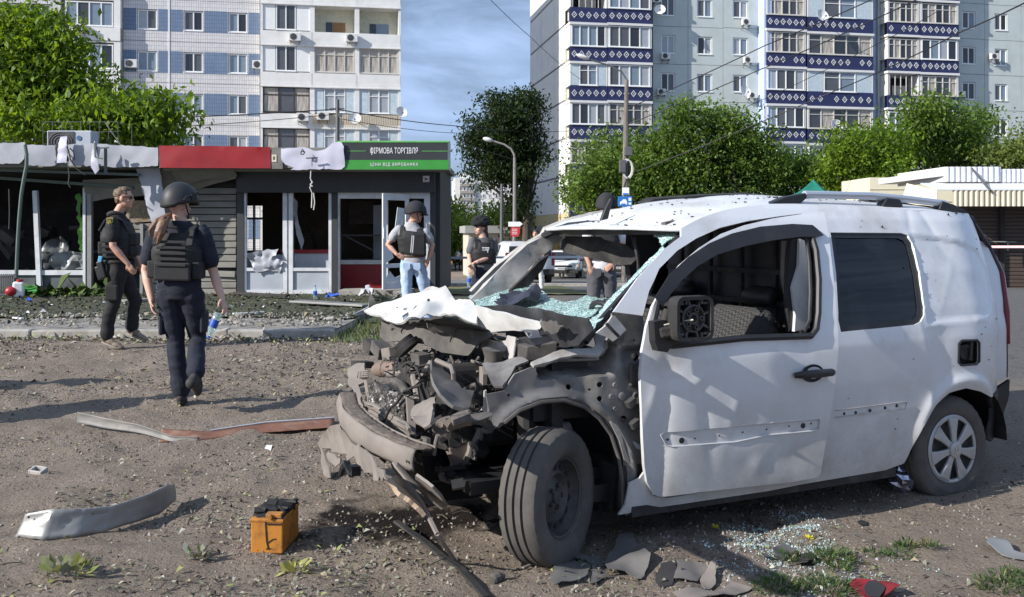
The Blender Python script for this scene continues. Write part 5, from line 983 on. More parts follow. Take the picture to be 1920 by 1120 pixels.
m = MB(); m.grid(16, 14, tg); vb(m, 'tailgate', M_blk, None, True)
m = MB(); m.tube([V(a+.006, bs(a, c)+.0, c) for a, c in rear[:5]], .014, 6); vb(m, 'tailgate_seal', M_blk, None, True)
m = MB(); m.tube([V(a+.012, bs(a, c)-.004, c) for a, c in [onS(1869, 480), onS(1876, 515), onS(1884, 585), onS(1888, 645)]], [.01, .022, .026, .016], 8); vb(m, 'tail_light', mat('dark_red_lens', (.16, .01, .015), .2), None, True)
bp_ = S([(1853, 746), (1870, 727), (1890, 712), (1889, 740), (1880, 775), (1874, 811), (1854, 827), (1848, 822), (1856, 790), (1858, 765)])
sheet('rear_bumper', bp_, [], .04, lambda a, c: V(a, bs(a, c)+.012+.01*fbm(a*9, c*9), c), M_blk, VAN, .02)
RL = empty('roof_rail'); RL.parent = VAN; RL['label'] = 'satin roof rail on black feet'
def rp(x, y, b=.60): return V(*onb(x, y, b))
m = MB(); m.tube([rp(1508, 365), rp(1560, 366), rp(1630, 367.5), rp(1700, 373.5), rp(1772, 382.5)], .022, 10); m.v = [(x, y, z) for x, y, z in m.v]; vb(m, 'bar', M_satin, RL, True)
for pts in ([(1441, 383), (1475, 369), (1512, 362), (1514, 371), (1500, 384), (1470, 385)], [(1664, 371), (1688, 374), (1695, 388), (1655, 387)], [(1768, 377), (1790, 384), (1818, 398), (1780, 397), (1762, 392)]):
    m = MB(); m.prism([rp(x, y, .63) for x, y in pts], V(0, -.06, 0)); vb(m, 'foot', M_blk, RL, bev=.006)
m = MB(); m.prism([V(*onb(x, y, -.45)) for x, y in ((1210, 383), (1228, 373), (1330, 366), (1412, 363), (1440, 367), (1330, 374), (1240, 381))], V(0, -.10, .01)); vb(m, 'torn_roof_rail', M_blkd)
m = MB()
for pts in ([(1610, 383), (1640, 372), (1660, 381), (1655, 390)], [(1640, 385), (1690, 378), (1730, 388), (1700, 392)], [(1560, 384), (1600, 380), (1625, 388)]): m.prism([V(*onb(x, y, .25)) for x, y in pts], V(.05, -.12, .012))
vb(m, 'roof_scrap', M_blkd)
m = MB(); m.prism([V(*onb(x, y, .12)) for x, y in ((1127, 414), (1141, 411), (1150, 372), (1146, 371), (1136, 391))], V(0, -.025, 0)); vb(m, 'aerial', M_blk, bev=.006)
m = MB(); m.bar(V(*onb(1244, 420, .55)), V(*onb(1262, 416, .55)), .04, .015); vb(m, 'roof_scrap', M_dust)
top = [(1280, 437), (1271, 427), (1243, 424), (1180, 420.5), (1100, 420.5), (1066, 424), (1040, 433)]
near_p = [(1097, 641), (1113, 619), (1136, 592), (1171, 553), (1215, 508), (1256, 469)]
WP0, WN = (.27, .68, 1.0), None
w0, w1, w2 = Vector(onb(1110, 622, .70)), Vector(onb(1280, 437, .66)), Vector(onb(1040, 433, -.62)); WN = (w1-w0).cross(w2-w0).normalized()
def wpt(x, y, out=0): p = Vector(onp(x, y, w0, WN)); return V(*(p+WN*out))
sg = 1 if WN.x < 0 else -1
far_p = [(1018, 443), (994, 456), (932, 510), (884, 557)]
m = MB(); m.tube([wpt(*q) for q in near_p], .020, 6); m.tube([wpt(*q) for q in near_p[-1:]+top+far_p[:1]], .022, 6); m.tube([wpt(*q) for q in far_p], .014, 6); vb(m, 'windscreen_surround', M_blk, None, True)
def wsheet(nm, pts, mt, out=.01, rag=.006, seed=1, step=.03, amp=.012):
    d1 = (w1-w0).normalized(); d2 = WN.cross(d1)
    q = [((Vector(onp(x, y, w0, WN))-w0).dot(d1), (Vector(onp(x, y, w0, WN))-w0).dot(d2)) for x, y in pts]
    return sheet(nm, ragged(q, .018, rag, seed), [], step, lambda u, v: V(*(w0+d1*u+d2*v+WN*sg*(out+amp*fbm(u*9, v*9, seed)))), mt, VAN, .005, angle=180)
wsheet('glass_shard', [(1219, 430), (1243, 425), (1267, 429), (1276, 436), (1262, 451), (1243, 466), (1238, 452), (1228, 447)], M_cglass2, .012, seed=2)
wsheet('glass_shard', [(1075, 621), (1093, 617), (1120, 596), (1150, 562), (1190, 520), (1232, 480), (1246, 466), (1251, 470), (1230, 492), (1190, 533), (1160, 567), (1128, 606), (1104, 634), (1094, 641), (1085, 637), (1086, 630)], M_cglass2, .014, rag=.008, seed=3)
wsheet('glass_shard', [(1100, 423), (1130, 423), (1126, 434), (1118, 437), (1108, 431)], M_cglass2, .012, seed=4)
wsheet('glass_shard', [(1042, 431), (1066, 426), (1100, 424), (1180, 424), (1220, 426), (1220, 430), (1150, 428), (1100, 429), (1060, 433)], mat('dirty_edge_glass', (.10, .12, .115), .4, var=.5, scale=30), .012, seed=5)
g0, g1, g2 = Vector(onb(890, 572, -.55)), Vector(onb(1100, 625, .62)), Vector(ona(1030, 555, .62)); GN = (g1-g0).cross(g2-g0).normalized()
if GN.z < 0: GN = -GN
gd = (g1-g0).normalized(); ge = GN.cross(gd)
gpx = [(881, 558), (901, 541), (925, 543), (960, 537), (994, 536), (1012, 542), (1025, 550), (1034, 559), (1046, 563), (1060, 564), (1080, 560), (1100, 555), (1122, 559), (1140, 561), (1128, 578), (1112, 590), (1092, 605), (1075, 607), (1058, 606), (1040, 598), (1020, 592), (1000, 584), (975, 581), (950, 582), (925, 580), (905, 576), (888, 568)]
q = [((Vector(onp(x, y, g0, GN))-g0).dot(gd), (Vector(onp(x, y, g0, GN))-g0).dot(ge)) for x, y in gpx]
sheet('fallen_windscreen', ragged(q, .03, .012, 6), [], .022, lambda u, v: V(*(g0+gd*u+ge*v+GN*(.035*fbm(u*3, v*2.2, 2, 1, 2)+.010*fbm(u*14, v*14, 4, 1, 2)+.004*math.sin(u*70+v*25)*(1 if u < .5 else .3)))), M_cglass, VAN, .006, angle=180)
M_dpurp = mat('dark_torn_liner', (.030, .030, .045), .5, var=.5, scale=9)
q = [((Vector(onp(x, y, g0, GN))-g0).dot(gd), (Vector(onp(x, y, g0, GN))-g0).dot(ge)) for x, y in ((928, 580), (945, 567), (960, 557), (985, 556), (1010, 553), (1020, 562), (1008, 572), (985, 577), (960, 582), (940, 586))]
sheet('torn_liner', ragged(q, .03, .012, 8), [], .03, lambda u, v: V(*(g0+gd*u+ge*v+GN*(.035+.05*fbm(u*7, v*7, 5)))), M_dpurp, VAN, .004, angle=20)
fp = [(884, 562), (935, 512), (996, 459), (1038, 437), (1062, 447), (1045, 462), (1010, 492), (975, 530), (945, 560), (925, 572), (900, 574)]
sheet('windscreen_pillar', [onb(x, y, -.63)[::2] for x, y in fp], [], .05, lambda a, c: V(a, -.63-.03*fbm(a*4, c*4)+.05*math.sin(3*c), c), M_gpnt, VAN, .05)
sheet('pillar_trim', [onb(x, y, -.60)[::2] for x, y in ((925, 570), (945, 556), (978, 525), (1012, 490), (1030, 478), (1018, 505), (985, 545), (972, 560), (968, 575))], [], .06, lambda a, c: V(a, -.60, c), M_blkd, VAN, .03)
m = MB(); m.box2(V(.30, -.72, .22), V(3.0, .72, .30)); vb(m, 'floor', M_blk)
m = MB(); m.box2(V(1.72, -.66, .30), V(1.76, .66, 1.58)); vb(m, 'bulkhead', M_blk)
m = MB()
for z in (1.12, 1.30): m.bar(V(1.68, -.6, z), V(1.68, .6, z), .03)
for b in (-.45, -.15, .15, .45): m.bar(V(1.68, b, .9), V(1.68, b, 1.55), .025)
m.box2(V(1.3, -.62, 1.08), V(1.7, .1, 1.10)); vb(m, 'cargo_rack', M_blkd)
def dash(u, v): b = -.66+1.32*u; return V(.18+.5*v, b, .98-.03*(2*u-1)**2-.10*v*v-.5*max(0, v-.75)+.02*fbm(b*5, v*5))
m = MB(); m.grid(24, 10, dash); vb(m, 'dashboard', M_blkd, None, True)
m = MB(); m.box2(V(.10, -.68, .35), V(.16, .68, .96)); vb(m, 'firewall', M_blkd)
m = MB(); sc = Vector((.66, .34, 1.0)); n_ = Vector((.85, 0, .5)).normalized(); x_, y_, z_ = basis(n_)
m.tube([V(*(sc+(x_*math.cos(t)+y_*math.sin(t))*.18)) for t in np.linspace(0, 6.283, 25)], .015, 8); [m.bar(V(*sc), V(*(sc+(x_*math.cos(t)+y_*math.sin(t))*.18)), .03) for t in (0.2, 2.3, 4.4)]; m.ball(V(*sc), .05, 10, 6); vb(m, 'steering_wheel', M_blk, None, True)
def seat(bc, back):
    r = empty('seat'); r.parent = VAN
    m = MB(); m.box(V(1.05, bc, .56), (.52, .50, .16)); vb(m, 'cushion', M_seat, r, True, bev=.05, angle=180)
    R = Matrix.Rotation(back, 3, 'Y'); m = MB(); m.box(V(1.36, bc, .83), (.13, .48, .62), R); vb(m, 'backrest', M_seatp, r, True, bev=.05, angle=180)
    for s_ in (-1, 1): m = MB(); m.box(V(1.34, bc+s_*.22, .81), (.18, .07, .54), R); vb(m, 'bolster', M_blkd, r, True, bev=.03, angle=180)
    m = MB(); m.box(V(1.62, bc, 1.16), (.10, .24, .12), Matrix.Rotation(-1, 3, 'Y')); vb(m, 'headrest', M_blk, r, True, bev=.04, angle=180)
M_seatp = mat('diamond_weave_fabric', (.075, .073, .072), .95, var=.1); nt = M_seatp.node_tree
ck = nt.nodes.new('ShaderNodeTexChecker'); ck.inputs['Scale'].default_value = 70; ck.inputs['Color1'].default_value = (.06, .058, .056, 1); ck.inputs['Color2'].default_value = (.014, .014, .015, 1); tcn = nt.nodes.new('ShaderNodeTexCoord'); mpn = nt.nodes.new('ShaderNodeMapping'); mpn.inputs['Rotation'].default_value = (.78, .4, .78); nt.links.new(tcn.outputs['Object'], mpn.inputs[0]); nt.links.new(mpn.outputs[0], ck.inputs[0]); nt.links.new(ck.outputs[0], nt.nodes['Principled BSDF'].inputs['Base Color'])
seat(.38, -.55); seat(-.38, -.35)
hp = [(1054, 450), (1068, 443), (1120, 444), (1171, 462), (1195, 479), (1179, 496), (1159, 498), (1100, 483), (1064, 472), (1054, 460)]
sheet('hanging_headliner', [ona(x, y, .95)[1:] for x, y in hp], [], .05, lambda b, c: V(.95+.05*fbm(b*4, c*4), b, c), M_blkd, VAN, .02)
hp = [(1040, 434), (1066, 427), (1100, 425), (1270, 428), (1240, 440), (1225, 440), (1070, 441)]
sheet('header_rail', [ona(x, y, .82)[1:] for x, y in hp], [], .05, lambda b, c: V(.82, b, c), M_dust, VAN, .03)
for x0, y0, x1, y1 in ((1185, 440, 1200, 530), (1191, 445, 1196, 540)): m = MB(); m.tube([V(*ona(x0, y0, .9)), V(*ona((x0+x1)/2+3, (y0+y1)/2, .9)), V(*ona(x1, y1, .9))], .008, 6); vb(m, 'dangling_belt', M_blk)
m = MB(); m.prism([V(*onb(x, y, -.15)) for x, y in ((1182, 440), (1240, 436), (1236, 480), (1205, 520), (1186, 545), (1180, 500))], V(0, -.05, 0)); vb(m, 'centre_trim', M_blk)
ap_px = [(993, 690), (1049, 675), (1122, 671), (1134, 655), (1142, 625), (1148, 588), (1206, 592), (1209, 650), (1208, 760), (1214, 880), (1200, 897), (1180, 907), (1174, 950), (1162, 962), (1166, 900), (1160, 857), (1146, 815), (1123, 783), (1095, 762), (1058, 750), (1016, 753), (974, 769), (946, 792), (932, 802), (922, 796), (912, 740), (945, 733), (965, 702)]
APB = .76
def AB(pts): return [onb(x, y, APB)[::2] for x, y in pts]
ap = AB(ap_px); hl = [AB(circ(x, y, r, 12)) for x, y, r in ((1065, 725.5, 5.2), (1119, 720, 5.4), (1118, 746, 5.2), (1103, 730, 2.2), (1192, 670, 7), (1188.6, 640, 3.4), (1163, 785, 7.5), (954, 741, 3.2))]
rec = AB([(1005, 692), (1049, 678), (1122, 675), (1142, 655), (1140, 640), (1160, 640), (1150, 690), (1138, 706), (1060, 705), (1010, 716)]); rec2 = AB([(1165, 655), (1204, 650), (1206, 715), (1172, 714), (1164, 700)]); rib = AB([(1150, 700), (1152, 720), (1152, 770)])
def ap_fn(a, c):
    p = np.array([[a, c]]); d = segdist(p, rec)[0]; b = APB+.008*fbm(a*6, c*6, 3)
    if inpoly(p, rec)[0]: b -= .15*smooth01(d/.03)
    d2 = segdist(p, rec2)[0]
    if inpoly(p, rec2)[0]: b -= .018*smooth01(d2/.015)
    ra = math.hypot(a-.05, c-.33); b += .03*math.exp(-((ra-.43)/.025)**2)
    ex, cx = onb(1165, 700, APB)[::2]
    b += .03*smooth01((a-.22)/.08)*smooth01((.95-c)/.1)
    return V(a, b, c)
sheet('inner_wing', ap, hl, .018, ap_fn, M_apron, VAN, .012, angle=50)
m = MB(); m.box2(V(.02, .60, .62), V(.32, .64, .97)); vb(m, 'inner_wing_lining', M_blk)
for x, y, r in ((1185, 741, .02), (1146, 720, .012), (1139, 742, .014), (1160, 742, .022), (1145, 765, .012)):
    a, _, c = onb(x, y, APB); p = ap_fn(a, c); m = MB(); m.lathe([(r, -.004), (r, .005), (r*.7, .008), (0, .006)], 14, p, V(0, 1, 0)); vb(m, 'grommet', M_apron, None, True)
a, _, c = onb(1190, 700, APB); p = ap_fn(a, c)+V(0, .02, 0); m = MB(); m.box(p, (.10, .02, .11)); vb(m, 'hinge', M_dust, None, bev=.006)
for dz in (-.025, .03): m = MB(); m.lathe([(.018, 0), (.018, .008), (.008, .009), (.007, .016), (0, .017)], 12, p+V(0, .01, dz), V(0, 1, 0)); vb(m, 'hinge_bolt', M_steel)
for x, y in ((1183, 755), (1190, 795)): m = MB(); p = V(*onb(x, y, .82)); m.box(p, (.05, .04, .03), Matrix.Rotation(.5, 3, 'Y')); m.bar(p, p+V(.07, .03, .02), .022); vb(m, 'door_check', M_steel)
arch = [(946, 793), (974, 770), (1016, 754), (1058, 751), (1095, 763), (1123, 784), (1146, 816), (1160, 858), (1167, 905), (1168, 955)]
m = MB(); m.tube([V(*onb(x, y, .80)) for x, y in arch], .010, 6); vb(m, 'arch_lip', M_dust, None, True)
def liner(u, v): t = math.radians(62+130*u); return V(.05-.42*math.cos(t)*(1-.0*v), .78-.5*v, .32+.44*math.sin(t)+.008*fbm(u*9, v*5))
m = MB(); m.grid(28, 6, liner); vb(m, 'wheel_arch_liner', M_blk, None, True)
m = MB(); m.grid(10, 4, lambda u, v: V(.36+.03*math.sin(u*3)+.05*v, .80-.12*v, .18+.50*u)); vb(m, 'liner_flap', M_blkd, None, True)
sheet('torn_bracket', [onb(x, y, .80)[::2] for x, y in ((1141, 790), (1150, 788), (1162, 815), (1168, 838), (1180, 872), (1168, 862), (1158, 825))], [], .05, lambda a, c: V(a, .815, c), M_gpnt, VAN, .01)
sheet('washer_bottle', [onb(x, y, .78)[::2] for x, y in ((1183, 826), (1196, 833), (1203, 860), (1206, 888), (1200, 898), (1190, 872))], [], .05, lambda a, c: V(a, .79+.02*fbm(a*9, c*9), c), mat('milky_plastic', (.42, .44, .47), .5), VAN, .03)
m = MB(); m.box2(V(.45, .60, .16), V(2.2, .84, .21)); m.box2(V(.4, .45, .20), V(2.3, .80, .40)); vb(m, 'sill_box', M_blkd)
m = MB(); m.box2(V(-.3, -.62, .30), V(3.0, .62, .36)); m.box2(V(.3, -.75, .2), V(2.3, -.5, .4)); m.tube([V(.5, .1, .22), V(2.9, .15, .22)], .04, 8); m.box2(V(2.5, -.6, .24), V(2.8, .6, .32)); vb(m, 'underbody', M_blk)
m = MB(); m.box2(V(2.30, .50, .28), V(3.05, .54, .85)); m.grid(16, 4, lambda u, v: V(2.70-.40*math.cos(math.pi*u), .86-.36*v, .28+.40*math.sin(math.pi*u))); vb(m, 'rear_arch_liner', M_blk)
def wheel(nm, ctr, ax, R, Wd, rimR, mt_side, zmin, kind):
    r = empty(nm); r.parent = VAN; x, y, z = basis(ax); ctr = Vector(ctr); n = 72
    prof = [(rimR, -Wd*.42), (rimR+.012, -Wd*.47), (rimR+.05, -Wd*.52), (R-.035, -Wd*.49), (R-.012, -Wd*.44), (R, -Wd*.36)]
    gr = [-.22, -.02, .18]
    for g_ in gr: prof += [(R+.003, Wd*(g_-.035)), (R-.009, Wd*(g_-.028)), (R-.009, Wd*(g_+.028)), (R+.003, Wd*(g_+.035))]
    prof += [(R, Wd*.36), (R-.012, Wd*.44), (R-.035, Wd*.49), (R-.06, Wd*.515), (rimR+.05, Wd*.52), (rimR+.025, Wd*.50), (rimR+.012, Wd*.47), (rimR, Wd*.42), (rimR-.02, Wd*.36)]
    m = MB(); m.lathe(prof, n, (0, 0, 0), (0, 0, 1)); k = len(prof); vs = []
    for i, v in enumerate(m.v):
        ring_, j = divmod(i, n); q = Vector(v)
        if ring_ in (4, 5, k-9, k-8) and j % 2: q = Vector((q.x*.985, q.y*.985, q.z))
        w = ctr+x*q.x+y*q.y+z*q.z
        if w.z < zmin: pr = zmin-w.z; w = Vector((w.x, w.y, zmin))+z*(.5*pr*(1 if q.z > 0 else -1))
        elif w.z < zmin+.09: w += z*(.012*(1-(w.z-zmin)/.09))*(1 if q.z > 0 else -1)
        vs.append(w)
    m.v = vs; vb(m, 'tyre', M_tyre, r, True, angle=28)
    def W_(q): return ctr+x*q[0]+y*q[1]+z*q[2]
    def lath(p, nm2, mt, sm=True, n=48): mm = MB(); mm.lathe(p, n); mm.v = [W_(q) for q in mm.v]; return vb(mm, nm2, mt, r, sm, angle=30)
    if kind == 'steel':
        lath([(rimR-.005, Wd*.42), (rimR-.012, Wd*.40), (rimR-.022, Wd*.20), (rimR-.03, Wd*.12), (rimR-.06, Wd*.16), (rimR-.085, Wd*.22), (.085, Wd*.10), (.06, Wd*.16), (.035, Wd*.18), (.032, Wd*.24), (0, Wd*.25)], 'rim', M_steel)
        mm = MB()
        for i in range(14):
            t = 2*math.pi*i/14; mh = MB(); mh.lathe([(.016, 0), (.016, .004), (0, .005)], 10); c_ = Vector((math.cos(t)*(rimR-.062), math.sin(t)*(rimR-.062), Wd*.17)); mh.v = [W_(Vector(q)+c_) for q in mh.v]; vb(mh, 'vent_hole', M_void, r)
        for i in range(5):
            t = 2*math.pi*i/5; mh = MB(); mh.lathe([(.011, 0), (.011, .018), (0, .019)], 6); c_ = Vector((math.cos(t)*.052, math.sin(t)*.052, Wd*.16)); mh.v = [W_(Vector(q)+c_) for q in mh.v]; vb(mh, 'wheel_bolt', M_steel, r)
    else:
        lath([(rimR-.002, Wd*.40), (rimR-.02, Wd*.30), (.05, Wd*.26), (0, Wd*.26)], 'rim', M_steel)
        lath([(rimR+.004, Wd*.46), (rimR-.006, Wd*.50), (rimR-.020, Wd*.485), (rimR-.022, Wd*.45)], 'hubcap_ring', M_silver)
        for i in range(7):
            t = 2*math.pi*i/7+.1; mm = MB(); ct, st = math.cos(t), math.sin(t); pr = [(.03, .020), (.07, .021), (.11, .027), (rimR-.012, .046)]; top_ = []
            for s_ in (1, -1):
                for q, w in (pr if s_ > 0 else pr[::-1]): top_.append((q, s_*w*.9, Wd*(.56-.5*(q-.03)*.45)))
            mm.prism([W_((q*ct-w*st, q*st+w*ct, h)) for q, w, h in top_], z*-.02); vb(mm, 'spoke', M_silver, r, False, bev=.006)
        lath([(.048, Wd*.52), (.046, Wd*.60), (.03, Wd*.62), (0, Wd*.625)], 'centre_cap', M_silver)
        mm = MB(); o_ = [(0, .030), (.019, 0), (0, -.030), (-.019, 0)]; i_ = [(p_*.5, q_*.5) for p_, q_ in o_]; mm.add([W_((p_, q_, Wd*.635)) for p_, q_ in o_+i_], [(i, (i+1) % 4, (i+1) % 4+4, i+4) for i in range(4)]); vb(mm, 'emblem', mat('polished_badge', (.6, .6, .6), .2, metal=.8), r)
    return r
st = math.radians(33); wheel('wheel', V(.03, .775, .300), V(math.sin(st), math.cos(st), .03), .312, .205, .192, M_tyre, .004, 'steel')
ra_, _, rc_ = onb(1793, 851, .86); wheel('wheel', V(ra_-.01, .755, .268), V(0, 1, .02), .305, .19, .195, M_tyred, .004, 'cap')
wheel('wheel', V(.03, -.76, .300), V(-.5, -.86, 0), .312, .205, .192, M_tyre, .004, 'steel'); wheel('wheel', V(2.68, -.755, .300), V(0, -1, 0), .305, .19, .195, M_tyred, .004, 'steel')
m = MB(); m.lathe([(.13, 0), (.13, .012), (.06, .014), (.05, .05), (0, .05)], 28, V(.0, .60, .30), V(-.5, .85, 0)); vb(m, 'brake_disc', M_steel); m = MB(); m.bar(V(.0, .25, .26), V(.0, .66, .22), .06, .04); m.tube([V(0, .62, .35), V(.02, .55, .82)], .045, 10); vb(m, 'suspension_strut', M_blkd)
def plate(nm, px, f, mt, th=.006, dent_=.012, step=.03, holes=(), seed=0, rag=0, angle=40, ds=8):
    """f(px,py)->(a,b,c); the outline is carried onto that surface and crumpled a little"""
    p = [Vector(f(x, y)) for x, y in px]; c = sum(p, Vector())/len(p); n = Vector()
    for i in range(len(p)): n += (p[i]-c).cross(p[(i+1) % len(p)]-c)
    n.normalize(); d1 = (p[1]-p[0]); d1 = (d1-n*d1.dot(n)).normalized(); d2 = n.cross(d1)
    to2 = lambda q: ((Vector(q)-c).dot(d1), (Vector(q)-c).dot(d2)); o2 = [to2(q) for q in p]; hs = [[to2(f(x, y)) for x, y in h] for h in holes]
    if rag: o2 = ragged(o2, .02, rag, seed)
    return sheet(nm, o2, hs, step, lambda u, v: V(*(c+d1*u+d2*v+n*dent_*fbm(u*ds+seed, v*ds, seed, 1, 3))), mt, VAN, th, angle=angle)
def FA(a): return lambda x, y: ona(x, y, a)
def FB(b): return lambda x, y: onb(x, y, b)
def FPn(p0, p1, p2):
    p0, p1, p2 = Vector(p0), Vector(p1), Vector(p2); n = (p1-p0).cross(p2-p0); return lambda x, y: onp(x, y, p0, n)
h0_, h1_ = Vector(onb(684, 583, -.68)), Vector(onb(1000, 612, .50)); HB = FPn(h0_, h1_, h0_+Vector((.55, 0, .36)))
bon = [(682, 583), (700, 573), (757, 556), (780, 551), (800, 547), (818, 540), (834, 534), (842, 545), (848, 553), (880, 563), (890, 572), (896, 586), (894, 608), (872, 603), (850, 596), (832, 588), (818, 585), (802, 590), (790, 600), (775, 604), (742, 605), (722, 600), (712, 592), (696, 590)]
hls = [[(754, 593), (766, 585), (768, 594), (756, 600)], [(778, 573), (790, 571), (788, 587), (778, 589)], [(756, 578), (764, 576), (762, 582), (757, 583)], circ(744.5, 576, 1.8, 8), circ(804, 564, 3.2, 10), circ(772, 582, 1, 6)]
bd1 = (h1_-h0_).normalized()
def bonnet_sheet():
    f = HB; p = [Vector(f(x, y)) for x, y in bon]; c = sum(p, Vector())/len(p); n = (h1_-h0_).cross(Vector((.55, 0, .36))).normalized(); d2 = n.cross(bd1); to2 = lambda q: ((Vector(q)-c).dot(bd1), (Vector(q)-c).dot(d2))
    k0 = to2(f(838, 560)); k1 = to2(f(800, 580)); k2 = to2(f(870, 585))
    def fn(u, v):
        h = .05*math.exp(-((u-k0[0])/.05)**2)-.05*math.exp(-((u-k1[0])/.08)**2)*smooth01((.02-v)/.1+.5)-.03*math.exp(-((u-k2[0])/.06)**2)+.022*fbm(u*5, v*5, 2, 1, 3)
        return V(*(c+bd1*u+d2*v+n*h))
    return sheet('crumpled_bonnet', [to2(q) for q in p], [[to2(f(x, y)) for x, y in h] for h in hls], .022, fn, M_wht, VAN, .012, angle=35)
M_wht = mat('bare_white_paint', (.54, .535, .515), .4, var=.08, tint=(.38, .35, .315), tscale=4)
o = bonnet_sheet()
plate('bonnet_edge', [(893, 572), (924, 582), (950, 586), (985, 596), (1015, 606), (1017, 596), (1019, 608), (1014, 617), (980, 619), (945, 619), (920, 621), (894, 609)], FPn(onb(893, 590, .1), onb(1015, 610, .55), Vector(onb(893, 590, .1))+Vector((-.1, .0, .3))), M_wht, .012, .014, .025, seed=3, angle=30)
plate('bonnet_underside', [(715, 598), (760, 605), (800, 596), (830, 592), (893, 611), (920, 621), (905, 630), (870, 622), (820, 612), (760, 614), (725, 607)], FPn(h0_+Vector((.05, 0, -.05)), h1_+Vector((.05, 0, -.06)), h0_+Vector((.5, 0, -.16))), M_blkd, .01, .012, .04, seed=4)
plate('bonnet_flap', [(787, 557), (800, 541), (812, 538), (822, 541), (826, 548), (805, 556)], FPn(h0_+Vector((.3, 0, .1)), h1_+Vector((.3, 0, .1)), h0_+Vector((.5, 0, .4))), M_gpnt, .01, .02, .03, seed=5)
plate('torn_bonnet_tip', [(690, 590), (693, 549), (701, 560), (707, 572), (700, 577)], FB(-.9), M_gpnt, .008, .03, .03, seed=6)
plate('torn_trim', [(660, 590), (680, 580), (690, 575), (694, 580), (684, 588), (668, 592)], FB(-.95), M_wsheet, .01, .02, .03, seed=7)
plate('scuttle_panel', [(717, 600), (735, 600), (800, 606), (893, 618), (935, 628), (900, 645), (880, 668), (830, 662), (796, 646), (762, 641), (725, 641), (714, 632)], FPn(onb(717, 610, -.60), onb(900, 640, .25), Vector(onb(717, 610, -.60))+Vector((-.15, 0, -.5))), M_dust, .01, .02, .035, [circ(757, 622, 5, 10, 6), circ(740, 619, 2.4, 8)], seed=8)
plate('shield_plate', [(800, 606), (845, 612), (858, 616), (850, 634), (835, 622), (815, 626), (803, 615)], FB(.05), M_dustl, .006, .02, .03, seed=9, rag=.008)
plate('scuttle_plate', [(903, 654), (910, 637), (919, 636), (937, 641), (949, 638), (954, 629), (968, 633), (967, 676), (957, 676), (941, 670), (937, 661), (919, 657)], FA(-.02), M_gpnt, .006, .02, .03, seed=10)
m = MB(); m.prism([V(*ona(x, y, -.03)) for x, y in ((970, 645), (988, 650), (985, 679), (969, 674))], V(.14, .05, .02)); vb(m, 'fuse_box', M_dust, bev=.006)
m = MB(); m.prism([V(*ona(x, y, -.0)) for x, y in ((968, 634), (985, 632), (1003, 648), (988, 652))], V(.12, 0, .01)); vb(m, 'fuse_box_lid', M_blk, bev=.006)
plate('cowl_panel', [(905, 574), (960, 572), (1040, 585), (1098, 598), (1112, 622), (1090, 648), (1060, 652), (1000, 640), (950, 630)], FA(.13), M_blk, .01, .03, .04, seed=31)
plate('cowl_scrap', [(1017, 606), (1035, 600), (1060, 612), (1048, 625), (1025, 622)], FA(.05), M_dust, .006, .03, .03, seed=32, rag=.008)
plate('pale_slat', [(880, 622), (888, 620), (897, 646), (892, 650)], FB(.2), M_dustl, .006, .004, .03)
plate('wing_rail', [(974, 617), (1006, 618), (1008, 628), (1039, 639), (1071, 642.5), (1074, 651), (1060, 654), (1035, 649), (1003, 641), (992, 635), (983, 623)], FB(.60), M_wht, .02, .008, .03, [circ(989, 626, 3, 8)], seed=11)
plate('wing_flange', [(994, 684), (1037, 664), (1050, 660), (1108, 658), (1117, 650), (1112, 630), (1119, 620), (1130, 622), (1141, 640), (1132, 660), (1122, 672), (1076, 671), (1049, 675), (1000, 691)], FPn(onb(994, 688, .76), onb(1122, 665, .76), Vector(onb(994, 688, .76))+Vector((0, -.5, .32))), M_gpnt, .014, .008, .025, seed=12)
plate('strut_tower', [(905.7, 687), (914, 686), (928.6, 685.7), (944, 683), (957, 678), (981, 678.6), (993, 683), (978.6, 688.6), (968.6, 693), (963, 701), (944, 731), (928.6, 731), (923, 724), (913, 700)], FPn(onb(912, 690, .55), onb(993, 683, .70), onb(935, 731, .75)), M_apron, .012, .02, .025, seed=13, angle=30, ds=5)
plate('tower_edge', [(905, 687), (911, 688), (914, 702), (913, 722), (906, 716)], FPn(onb(906, 690, .5), onb(912, 690, .56), onb(908, 720, .52)), M_dustl, .02, .004, .03)
plate('engine_plate', [(984, 634), (1030, 640), (1040, 655), (1036, 664), (1010, 655)], FB(.55), M_dustl, .01, .006, .03, seed=14)
plate('hinge_plate', [(1071, 632), (1083, 630), (1089, 642), (1100, 645), (1076, 657), (1072, 648)], FB(.66), M_dustl, .012, .004, .03, [circ(1076, 636, 2, 8), circ(1080, 648, 2, 8)])
plate('pillar_gusset', [(1118, 625), (1132, 612), (1146, 592), (1150, 592), (1172, 618), (1158, 632), (1148, 640), (1138, 632)], FB(.79), M_wht, .01, .012, .03, seed=15)
m = MB(); m.tube([V(*onb(1137, 607, .82)), V(*onb(1148, 619, .83)), V(*onb(1160, 631, .83))], .008, 6); vb(m, 'torn_wire', M_blk)
ba = lambda b: -.70+.40*(b+.05)**2
def beam_pt(x, y, off=0):
    b = 0
    for _ in range(20): _a, b2, c = ona(x, y, ba(b)+off); b = .5*b+.5*b2
    return ba(b)+off, b, c
tp_, bt_ = [(636, 738), (641, 762), (660, 784), (700, 811), (740, 830), (779, 843)], [(633, 775), (640, 803), (660, 830), (700, 854), (740, 871), (775, 886)]
T_ = [Vector(beam_pt(*q)) for q in tp_]; B_ = [Vector(beam_pt(*q)) for q in bt_]
def bl(L, u): k = u*(len(L)-1); i = min(int(k), len(L)-2); return L[i].lerp(L[i+1], k-i)
BM = empty('crash_beam'); BM.parent = VAN; BM['label'] = 'dust covered steel crash beam across the nose'
